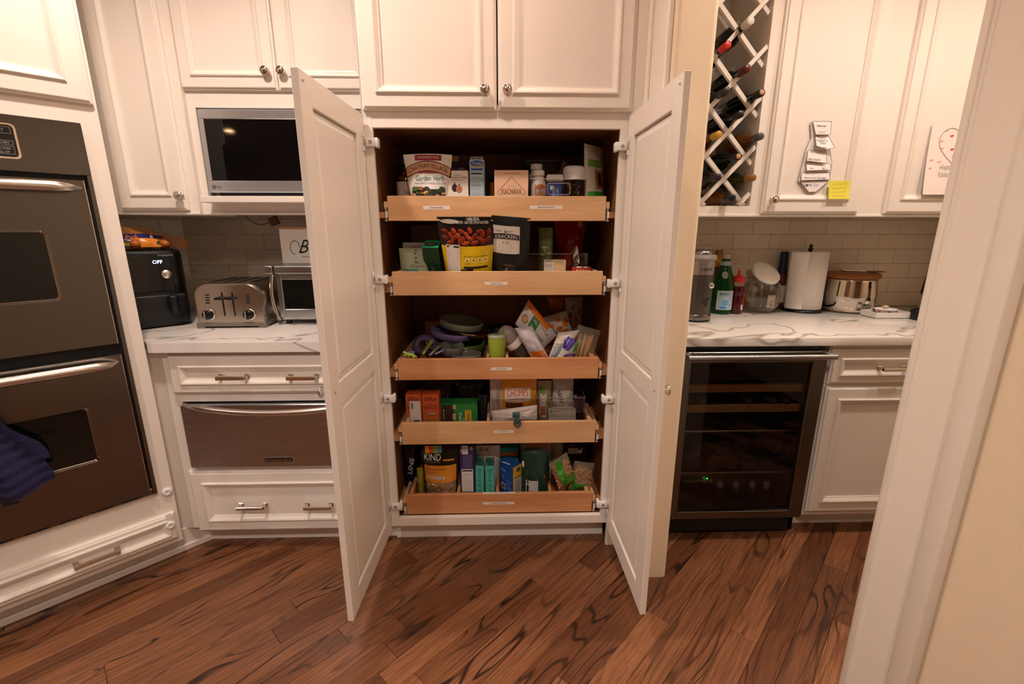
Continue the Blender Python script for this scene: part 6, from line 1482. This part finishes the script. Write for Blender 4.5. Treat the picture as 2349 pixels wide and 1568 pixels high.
# ---- fourth tray
EO = paper('#c65a2c'); 
for i, (l, r) in enumerate(((931, 967), (969, 1007))):
    k = Carton('oatcake_box', ('orange oatcake biscuit box with a white barcode sticker across it', 'orange oatcake biscuit box with a clear view of its picture, beside its stickered twin')[i], l, r, 904, .085, 3, .06, EO, row=930)
    b = k.p(); DK = paper('#4a1c14'); T(k, b, 'Effies', l+4, r-5, 910, 919, DK, .0010, .35); T(k, b, 'BISCUITS', l+4, r-2, 930, 938, DK, .0010)
    x0, x1, z0, z1 = k.R(l+6, r-4, 941, 956); b.ell(off(k.fn, .0008), (x0+x1)/2, (z0+z1)/2, (x1-x0)/2, .008, paper('#8a5a40'), 14); b.ell(off(k.fn, .0014), (x0+x1)/2+.004, (z0+z1)/2+.002, (x1-x0)*.4, .0035, paper('#d0a080'), 12)
    b.rect(off(k.fn, .0008), -k.w/2+.001, k.w/2-.001, .002, k.L(l, 958)[1], paper('#b87a28')); T(k, b, 'OATCAKE', l+9, r-6, 960, 964, DK, .0014)
    for rr in (926, 928): x0, x1, z0, z1 = k.R(l+8, r-8, rr, rr+1); b.rect(off(k.fn, .0008), x0, x1, z0, z1, paper('#a8401f'))
    k.done(b)
    if i == 0:
        b = k.p(); x0, x1, z0, z1 = k.R(942, 964, 919, 968); zz0 = max(.003, z0); b.rect(off(k.fn, .0018), x0, x1, zz0, z1, paper('#d8d4d0')); rn = random.Random(3)
        z = z1-.008
        for j in range(14): hgt = rn.choice((.0006, .0012, .0016)); b.rect(off(k.fn, .0024), x0+.006, x0+.014, z-hgt, z, INK); z -= hgt+.0008
        b.rect(off(k.fn, .0024), x0+.014, x1-.006, zz0+.004, zz0+.010, INK); k.done(b, 'barcode_sticker')
GT = gloss('#2a7a38', .35)
k = Carton('tea_box', 'green tea box lying on its side with a yellow name panel', 1008, 1095, 927, .085, 3, .075, GT, row=945)
b = k.p(); x0, x1, z0, z1 = k.R(1008, 1041, 927, 966); zz = max(.002, z0); b.rect(off(k.fn, .0007), -k.w/2+.001, x1, zz, k.h-.001, paper('#2a1c16')); b.rect(off(k.fn, .0012), -k.w/2+.001, k.L(1012, 930)[0], zz, k.h-.001, paper('#7a3a1c'))
for py, pr in ((933, 6), (955, 9)): q = k.L(1042, py); b.ell(off(k.fn, .0014), q[0], q[1], .007, .0017*pr, paper('#d8c0a0'), 16); b.ell(off(k.fn, .0020), q[0]-.001, q[1], .005, .0012*pr, paper('#b87a4c'), 14)
x0, x1, z0, z1 = k.R(1067, 1081, 940, 966); b.rect(off(k.fn, .0009), x0, x1, max(.003, z0), z1, paper('#d8a020')); b.text(off(k.fn, .0016), 'TWIN', (x0+x1)/2, (max(.003, z0)+z1)/2, (z1-max(.003, z0))*.92, (x1-x0)*.50, INK, R_(-90)); q = k.L(1057, 955); b.text(off(k.fn, .0012), 'Green', q[0], q[1], .036, .014, W0, R_(-90)); q = k.L(1018, 950); b.text(off(k.fn, .0018), 'Pure Green Tea', q[0]+.001, q[1], .045, .006, W0, R_(-90)); q = k.L(1063, 962); b.text(off(k.fn, .0012), 'Pu', q[0]+.001, q[1], .012, .008, W0, R_(-90))
b.ell(lambda x, y: k.top(x, y, .0008), k.w*.38, .02, .006, .004, paper('#c89a30')); k.done(b)
Bag('dark_pouch', 'glossy black pouch between the tea box and the divider', 1096, 1118, 905, .12, 3, .03, gloss('#10131c', .2), tp=.4, wr=.004, seed=41, row=930)
g = Bag('dark_chip_bag', 'large black crisp bag standing behind the tea box', 1040, 1118, 872, .26, 3, .09, gloss('#120e14', .18), tp=.5, wr=.010, seed=42, row=890)
Bag('brown_bread_bag', 'brown bread bag in the shadow behind the oatcake boxes', 985, 1040, 880, .30, 3, .08, gloss('#33200f', .35), tp=.5, wr=.008, seed=44, row=895)
clear_bin(1128, 1231, 914, .10, 3, .3, 'clear bin holding the orange meat stick bag')
clear_bin(1233, 1342, 912, .075, 3, .32, 'clear bin with a looped handle, holding white and green bags', (1264, 1316, 917, 934))
g = Bag('meat_stick_bag', 'orange yellow bag with white name panel in the clear bin', 1144, 1231, 862, .135, 3, .05, gloss('#dd931f', .35), tp=.6, row=900, seed=45)
b = g.p(); x0, x1, z0, z1 = g.R(1158, 1217, 889, 920); b.rect(off(g.fn, .0022), x0, x1, z0, z1, paper('#e4d8cc'), 8, 5); T(g, b, 'CHOMPS', 1163, 1211, 892, 908, paper('#d0471f'), .0034, 0, .05); T(g, b, 'CHOMPLINGS', 1171, 1204, 911, 916, paper('#d0471f'), .0034, 0, .04); x0, x1, z0, z1 = g.R(1160, 1200, 922, 934); b.rect(off(g.fn, .0022), x0, x1, z0, z1, paper('#5a2a20'), 4, 2); g.done(b)
b = g.p(); b.rect(off(g.fn, .0012), -g.w/2+.001, -g.w*.42, .01, g.h-.01, paper('#cfc4bc'), 1, 4); g.done(b, 'side_seam')
g2 = Bag('barcode_bag', 'narrow white bag edge with printed barcode beside the orange bag', 1124, 1146, 864, .125, 3, .02, gloss('#b8a8a4', .4), tp=.7, row=900, seed=46); b = g2.p(); rn = random.Random(8)
for j in range(16): q = g2.L(1141, 880+j*3); b.rect(off(g2.fn, .0016), q[0]-.004, q[0]+.003, q[1], q[1]+rn.choice((.001, .002)), INK)
g2.done(b)
# clipped clear bag drooping over the tray front
F4 = TFZ[3]; Y0 = .055
t = quadbag('clipped_bag', 'cloudy clear bag of crackers folded over and clipped', [(1130, 966), (1232, 962), (1232, 928), (1128, 942)], .062, .040, film_mat('cloudy_film', '#d8ccc4', .62, .15), seed=14, wr=.012)
b = B(); rn = random.Random(6)
for i in range(16): c_ = at(1135+rn.random()*90, 956+rn.random()*9, .085); b.sphere(c_, .010, mat('cracker_tan', '#c08a58', .6, vary=.2), 8, 1.3, .8, .7)
b.build('cracker_pieces', t, kind='stuff')
t = thing('bag_clip', 'dark green bag clip with a ring end hanging over the fourth tray front', 'clip', tuple(at(1186, 962, .012))); CLG = mat('spruce_plastic', '#34504a', .4)
b = B(); c_ = at(1184, 951, .014); kk = mpp(c_); b.box(c_.x-8.5*kk, c_.x+8.5*kk, .004, .022, c_.z-6*kk, c_.z+6*kk, CLG, .004, 2); c_ = at(1186, 963, .012); b.box(c_.x-5*kk, c_.x+5*kk, .004, .016, c_.z-7*kk, c_.z+7*kk, CLG, .003, 2)
c_ = at(1187, 970, .012); b.tube([c_+Vector((7*kk*math.cos(a), 0, 9*kk*math.sin(a))) for a in [i*math.pi/9 for i in range(18)]], .0035, CLG, 8, True); b.build('clip_body', t)
g = Bag('tortilla_bag', 'white, green and brown chip bag in the looped-handle bin', 1233, 1265, 872, .14, 3, .05, gloss('#9a8a6c', .3), tp=.6, wr=.006, seed=47, row=900); b = g.p(); q = g.L(1245, 895); b.ell(off(g.fn, .002), q[0], q[1], .012, .022, gloss('#5a8a2c'), 14, .3); x0, x1, z0, z1 = g.R(1238, 1253, 902, 955); b.rect(off(g.fn, .002), x0, x1, z0, z1, gloss('#d8d0c8'), 4, 6); b.rect(off(g.fn, .003), x0+.004, x1-.003, z0+.01, z0+.05, gloss('#b0604c'), 2, 4); g.done(b)
g = Bag('white_bag', 'crumpled white paper bag with black writing in the looped-handle bin', 1267, 1315, 868, .15, 3, .06, mat('white_paper_bag', '#bfb6b0', .6), tp=.5, wr=.010, seed=48, row=900); b = g.p(); b.text(off(g.fn, .004), 'Wild', -.014, g.h*.66, .050, .016, INK, R_(-70), .3); g.done(b)
Bag('plum_bag', 'dark plum snack bag squeezed at the end of the looped-handle bin', 1308, 1340, 905, .16, 3, .06, gloss('#2a1a34', .25), tp=.5, wr=.006, seed=49, row=930)
k = Carton('sheet_box', 'small white box with blue round logo standing at the front of the bin', 1259, 1321, 939, .090, 3, .025, paper('#d4cec8'), row=950)
b = k.p(); q = k.L(1265, 943); b.ell(off(k.fn, .0008), q[0], q[1], .0052, .0052, paper('#24509a'), 16); b.text(off(k.fn, .0014), 'U', q[0], q[1], .004, .005, W0); T(k, b, 'ORIGIN', 1270, 1287, 941, 944.5, INK); T(k, b, 'recycled', 1262, 1277, 950, 953, INK); T(k, b, 'deep chrome liner', 1262, 1291, 954, 956.5, mat('ink_grey', '#4a4244', .6)); b.line(off(k.fn, .0008), [k.L(1300, 952), k.L(1316, 958)], .001, mat('ink_grey', '#4a4244', .6)); b.line(off(k.fn, .0008), [k.L(1313, 944), k.L(1318, 944), k.L(1315.5, 939.8), k.L(1313, 944)], .0008, mat('ink_grey', '#4a4244', .6)); k.done(b)

# ---- bottom tray
g = Bag('lentil_bag', 'black bag with white lettering leaning at the end of the bottom tray', 925, 970, 1020, .20, 4, .07, gloss('#14101a', .3), roll=-6, tp=.5, wr=.004, seed=51, row=1060); b = g.p(); b.text(off(g.fn, .003), 'LINE', .010, g.h*.60, .075, .020, W0, R_(75), .2); x0, x1, z0, z1 = g.R(922, 932, 1024, 1050); b.rect(off(g.fn, .0018), -g.w*.47, -g.w*.3, g.h*.70, g.h*.95, paper('#9a3a2c'), 2, 4); g.done(b)
g = Bag('nut_bag', 'narrow yellow green bag beside the granola pouch', 957, 973, 1072, .10, 4, .035, gloss('#8a8420', .35), tp=.6, row=1095, seed=52); b = g.p(); b.lines(off(g.fn, .0018), -g.w*.3, g.w*.3, g.h*.35, g.h*.8, 4, INK); g.done(b)
g = Bag('granola_pouch', 'black and orange granola pouch with clear window at its base', 968, 1052, 1028, .095, 4, .075, gloss('#15130f', .25), taper=.10, tp=.38, lean=3, seed=53, row=1055)
b = g.p(); h, wd = g.h, g.w; o1, o2, o3 = off(g.fn, .0013), off(g.fn, .0021), off(g.fn, .0029)
x0, x1, z0, z1 = g.R(973, 1011, 1029, 1045)
for i, c_ in enumerate(('#d8902a', '#c83c1c', '#7a9c2c', '#5a86a8')): b.rect(o1, x0+(x1-x0)*i/4, x0+(x1-x0)*(i+1)/4, z0, z1, paper(c_), 2, 2)
T(g, b, 'KIND', 972, 1010, 1046, 1060, W0, .0021); T(g, b, 'HEALTHY GRAINS', 974, 1009, 1061, 1064, mat('ink_silver', '#8a8886', .5), .0021)
zb0 = g.L(1010, 1105)[1]; zb1 = g.L(1010, 1070)[1]; wz = lambda z: wd*(1-.10*(1-z/h))*.90
b.grid(lambda u, v: o1((u-.5)*wz(zb0+(zb1-zb0)*v), zb0+(zb1-zb0)*v), 12, 4, gloss('#d0842a', .35))
T(g, b, 'Oats & Honey Granola', 976, 1024, 1076, 1081, INK, .0024); T(g, b, 'with Toasted Coconut', 978, 1008, 1083, 1086, INK, .0024); x0, x1, z0, z1 = g.R(979, 1021, 1092, 1098); b.rect(o2, x0, x1, z0, z1, paper('#d8d0c4'), 6, 1); T(g, b, 'GOOD SOURCE OF FIBER', 981, 1019, 1093, 1097, INK, .0032)
b.grid(lambda u, v: o1((u-.5)*wz(zb0*v)*.97, .003+(zb0-.003)*v), 12, 4, mat('granola_base', '#8a6a4a', .7)); blobs(b, lambda x, z, o: g.fn(x, z, .0013+o), -wd*.40, wd*.40, .004, zb0, 120, [paper('#b8926a'), paper('#9a7450'), paper('#d0b088'), paper('#7a5638')], .006, 7, .7); x0, x1, z0, z1 = g.R(1016, 1041, 1057, 1060.5); b.rect(o1, x0, x1, z0, z1, gloss('#d0842a', .35), 4, 1); g.done(b)
k = Carton('cereal_box', 'tall navy purple box with nutrition panel on its narrow side', 1055, 1089, 1021, .085, 4, .16, paper('#2c2450'), row=1070)
b = k.p(); x0, x1, z0, z1 = k.R(1060, 1073, 1021, 1041); b.rect(off(k.fn, .0008), x0, x1, z0, z1-.001, paper('#dcd6d0')); rn = random.Random(5); b.lines(off(k.fn, .0014), x0+.002, x1-.002, z0+.008, z1-.006, 8, INK, .0010, .1); q = k.L(1081, 1028); b.ell(off(k.fn, .0008), q[0], q[1], .006, .006, W0, 12); b.ell(off(k.fn, .0014), q[0], q[1], .003, .003, INK, 8)
for i, c_ in enumerate(('#4a6aa8', '#d8a03c', '#c8402c')): b.rect(off(k.fn, .0008), x0-.006, x0-.002, z0+.004+.010*(2-i), z0+.013+.010*(2-i), paper(c_))
x0, x1, z0, z1 = k.R(1062, 1084, 1042, 1074); b.lines(off(k.fn, .0008), x0, x1, z0, z1, 14, mat('ink_lilac', '#9a94b8', .6), .0010); x0, x1, z0, z1 = k.R(1060, 1085, 1075, 1127); nutrition(b, k.fn, x0, x1, max(.003, z0), z1, 14, '#ddd6d0', .0008); k.done(b)
g = Bag('mill_bag', 'white flour bag with dark red lettering behind the narrow teal boxes', 1091, 1147, 1021, .19, 4, .06, mat('flour_bag', '#c8c0b8', .5), tp=.6, row=1035, seed=55); b = g.p(); T(g, b, "Bob's Mill", 1100, 1120, 1030, 1037, paper('#5a1c20'), .002, .3); q = g.L(1101, 1024); b.ell(off(g.fn, .002), q[0], q[1], .010, .008, paper('#a83c2c'), 14); g.done(b)
TEAL = paper('#4fae9c'); TEALD = paper('#1d6a60')
for i, (l, r) in enumerate(((1091, 1110), (1113.5, 1134))):
    k = Carton('crisp_bar_box', ('slim teal box next to the navy purple box', 'slim teal box next to the wooden divider')[i], l, r, 1068, .08, 4, .075, TEAL, row=1095, topmat=TEALD)
    b = k.p(); DK = mat('ink_teal', '#123c38', .6); T(k, b, 'SEAWEED', l+3, r-4, 1076, 1078.5, DK); T(k, b, 'CRISPS', l+5, r-6, 1080, 1083, DK)
    for py in (1089, 1101, 1113, 1124):
        q = k.L((l+r)/2, py); b.ell(off(k.fn, .0008), q[0], q[1], .0042, .0042, DK, 8); b.ell(off(k.fn, .0014), q[0], q[1]-.0005, .0022, .0018, TEAL, 8); b.rect(off(k.fn, .0008), q[0]-.006, q[0]+.006, q[1]-.0085, q[1]-.0077, DK)
    b.ell(lambda x, y: k.top(x, y, .0014), -k.w*.28, .012, .004, .006, paper('#c8502c')); b.ell(lambda x, y: k.top(x, y, .0014), k.w*.30, .055, .004, .009, paper('#c8702c')); k.done(b)
k = Carton('noodle_box', 'teal noodle box with orange name band behind the blue box', 1146, 1189, 1027, .20, 4, .05, paper('#2f8f88'), row=1050)
b = k.p(); x0, x1, z0, z1 = k.R(1147, 1187, 1037, 1046); b.rect(off(k.fn, .0008), x0, x1, z0, z1, paper('#c8582c')); T(k, b, 'GOODLES', 1147, 1186, 1037, 1044, paper('#e8b05c'), .0016, 0, -.04); T(k, b, 'CHEDDAR MAC', 1152, 1180, 1050, 1054, mat('ink_teal', '#123c38', .6)); k.done(b)
# blue and yellow box turned on edge
F5 = TFZ[4]; e0 = at(1177, 1075, .075); la = at(1147, 1060, .15); ra = at(1196, 1072, .115); zt = at(1177, 1073, .075).z
t = thing('pasta_box', 'blue and yellow pasta box turned so one corner points forward', 'box', (e0.x, .12, F5))
Pq = [(e0.x, .075), (ra.x, .115), (ra.x+la.x-e0.x, .115+.15-.075), (la.x, .15)]
b = B(); BLUp = paper('#1f4fa0'); YEp = paper('#d8a81c')
vs = [(x, y, F5) for x, y in Pq]+[(x, y, zt) for x, y in Pq]
b.add(vs, [(4, 5, 6, 7), (3, 2, 1, 0)], BLUp); b.add(vs, [(0, 1, 5, 4)], YEp); b.add(vs, [(3, 0, 4, 7), (1, 2, 6, 5), (2, 3, 7, 6)], BLUp); b.build('carton', t)
lf = lambda u, v: Vector((Pq[3][0]+(Pq[0][0]-Pq[3][0])*u, Pq[3][1]+(Pq[0][1]-Pq[3][1])*u, F5+(zt-F5)*v))+Vector((-.0004, -.0009, 0)); rf = lambda u, v, o=.0009: Vector((Pq[0][0]+(Pq[1][0]-Pq[0][0])*u, Pq[0][1]+(Pq[1][1]-Pq[0][1])*u, F5+(zt-F5)*v))+Vector((o*.5, -o, 0))
b = B(); LB = mat('ink_skyblue', '#7a9cd8', .6)
b.rect(lf, .08, .45, .74, .80, LB); b.rect(lf, .10, .42, .22, .40, paper('#c8b8a8')); b.ell(lambda x, z: lf(x, z)+Vector((0, -.0006, 0)), .27, .31, .10, .06, paper('#5a3a2c'))
for i in range(5): b.rect(lf, .5, .92-.1*(i % 3), .52-.06*i, .54-.06*i, LB); b.rect(lf, .08, .35, .64-.03*i, .65-.03*i, LB)
b.rect(rf, .12, 1.0, .04, .68, paper('#cfc6be')); g3 = lambda x, z: rf(x, z, .0018)
for i in range(9): b.rect(g3, .2, .9-.1*(i % 3), .10+.06*i, .115+.06*i, INK)
b.rect(g3, .2, .95, .66, .685, INK); b.rect(g3, .2, .95, .16, .18, INK); b.rect(rf, .4, .85, .82, .94, paper('#3a5a6a')); b.build('print', t)
B().add([Vector((e0.x*.5+la.x*.5+.004*i, .112, zt+.0012)) + o_ for i, o_ in ((0, Vector((-.02, .014, 0))), (0, Vector((.014, -.012, 0))), (0, Vector((.019, -.006, 0))), (0, Vector((-.014, .021, 0))))], [(0, 1, 2, 3)], paper('#dfe2e8')).build('top_stripe', t)
# dark green flour bag
g = Bag('rice_bag', 'dark green paper bag with folded top and pale nutrition panel', 1197, 1260, 1026, .115, 4, .085, gloss('#15342a', .38), taper=-.02, tp=.55, row=1080, seed=57, wr=.004, pw=3.5, top=lambda u: -.018*u*u-.010*u)
b = g.p(); x0, x1, z0, z1 = g.R(1206, 1234, 1099, 1126); nutrition(b, g.fn, x0, x1, max(.004, z0), z1, 8, '#c4beb6', .0014); q = g.L(1249, 1089); b.ell(off(g.fn, .0014), q[0], q[1], .0035, .006, paper('#b83428'), 12); x0, x1, z0, z1 = g.R(1208, 1234, 1079, 1097); b.lines(off(g.fn, .0014), x0, x1, z0, z1, 6, mat('ink_sage', '#7f9a88', .6)); q = g.L(1200, 1068); b.ell(off(g.fn, .0014), q[0]+.001, q[1], .005, .016, W0, 14); g.done(b)
k = Carton('broth_box', 'white box with orange panel behind the dark green bag', 1194, 1267, 1008, .24, 4, .07, paper('#b0a8b0'), row=1030)
b = k.p(); x0, x1, z0, z1 = k.R(1207, 1256, 1014, 1029); b.rect(off(k.fn, .0008), x0, x1, z0, z1, paper('#c87a24')); k.done(b)
Bag('beige_bag', 'beige paper bag behind the tied pasta bags', 1264, 1292, 1008, .24, 4, .06, mat('kraft', '#a89880', .6), tp=.7, row=1030, seed=58)
k = Carton('dark_mix_box', 'dark plum box with small white panel behind the tied pasta bags', 1292, 1345, 1010, .26, 4, .06, paper('#241c30'), row=1030); b = k.p(); x0, x1, z0, z1 = k.R(1303, 1326, 1027, 1040); b.rect(off(k.fn, .0008), x0, x1, z0, z1, W0); b.lines(off(k.fn, .0014), x0+.003, x1-.003, z0, z1, 3, INK); T(k, b, 'MIX', 1308, 1317, 1019, 1023, GREYP); k.done(b)
# two bags of pasta
def pasta(label, quad, Y, d, seed, lab, knot=None):
    Q = quad
    t = quadbag('pasta_bag', label, quad, Y, d, film_mat('pasta_film%d' % seed, '#d8c8b0', .22, .08), lab, seed=seed, wr=.010)
    b = B(); rn = random.Random(seed); PM = [mat('pasta_a', '#c88a3c', .5), mat('pasta_b', '#b8742c', .5), mat('pasta_c', '#d8a050', .5)]
    for i in range(70):
        u = .10+.80*rn.random(); v = .08+.70*rn.random(); x = (quad[0][0]*(1-u)+quad[1][0]*u)*(1-v)+(quad[3][0]*(1-u)+quad[2][0]*u)*v; y = (quad[0][1]*(1-u)+quad[1][1]*u)*(1-v)+(quad[3][1]*(1-u)+quad[2][1]*u)*v
        e = max(0, math.sin(math.pi*u))*max(0, math.sin(math.pi*v)); c_ = at(x, y, Y+rn.uniform(-.32, .32)*d*e); dv = Vector((rn.uniform(-1, 1), rn.uniform(-.4, .4), rn.uniform(-1, 1))).normalized()*.014
        b.tube([c_-dv, c_+Vector((0, 0, .002)), c_+dv], .0042, rn.choice(PM), 5)
    b.build('pasta_pieces', t, kind='stuff'); return t
LGN = gloss('#3f8a2a', .25)
pasta('tied bag of pasta with green band, resting on a second pasta bag', [(1283, 1121), (1322, 1100), (1300, 1036), (1258, 1064)], .085, .065, 61, [('rect', (.30, 1.0, .06, .34, LGN, .002)), ('rect', (.28, .62, .34, .95, LGN, .002)), ('ell', (.45, .52, .20, .18, gloss('#5aa040', .25), .003)), ('text', ('ORGANIC', .46, .50, .5, .06, INK, .004, -1.4))])
t = pasta('tied bag of pasta with green base, lower in the end of the bottom tray', [(1304, 1124), (1352, 1124), (1364, 1062), (1318, 1056)], .10, .065, 62, [('rect', (.06, .74, .0, .36, LGN, .002)), ('text', ('PASTA', .4, .18, .4, .08, INK, .003, 0))])
c_ = at(1330, 1040, .11); b = B(); rn = random.Random(14)
for i in range(9): a = rn.random()*6.28; b.add([c_, c_+Vector((.022*math.cos(a), .01*math.sin(a*2), .012+.014*rn.random())), c_+Vector((.020*math.cos(a+.6), .012*math.sin(a), .010+.016*rn.random()))], [(0, 1, 2)], film_mat('tuft_film', '#a89880', .5))
b.build('tied_top', t)
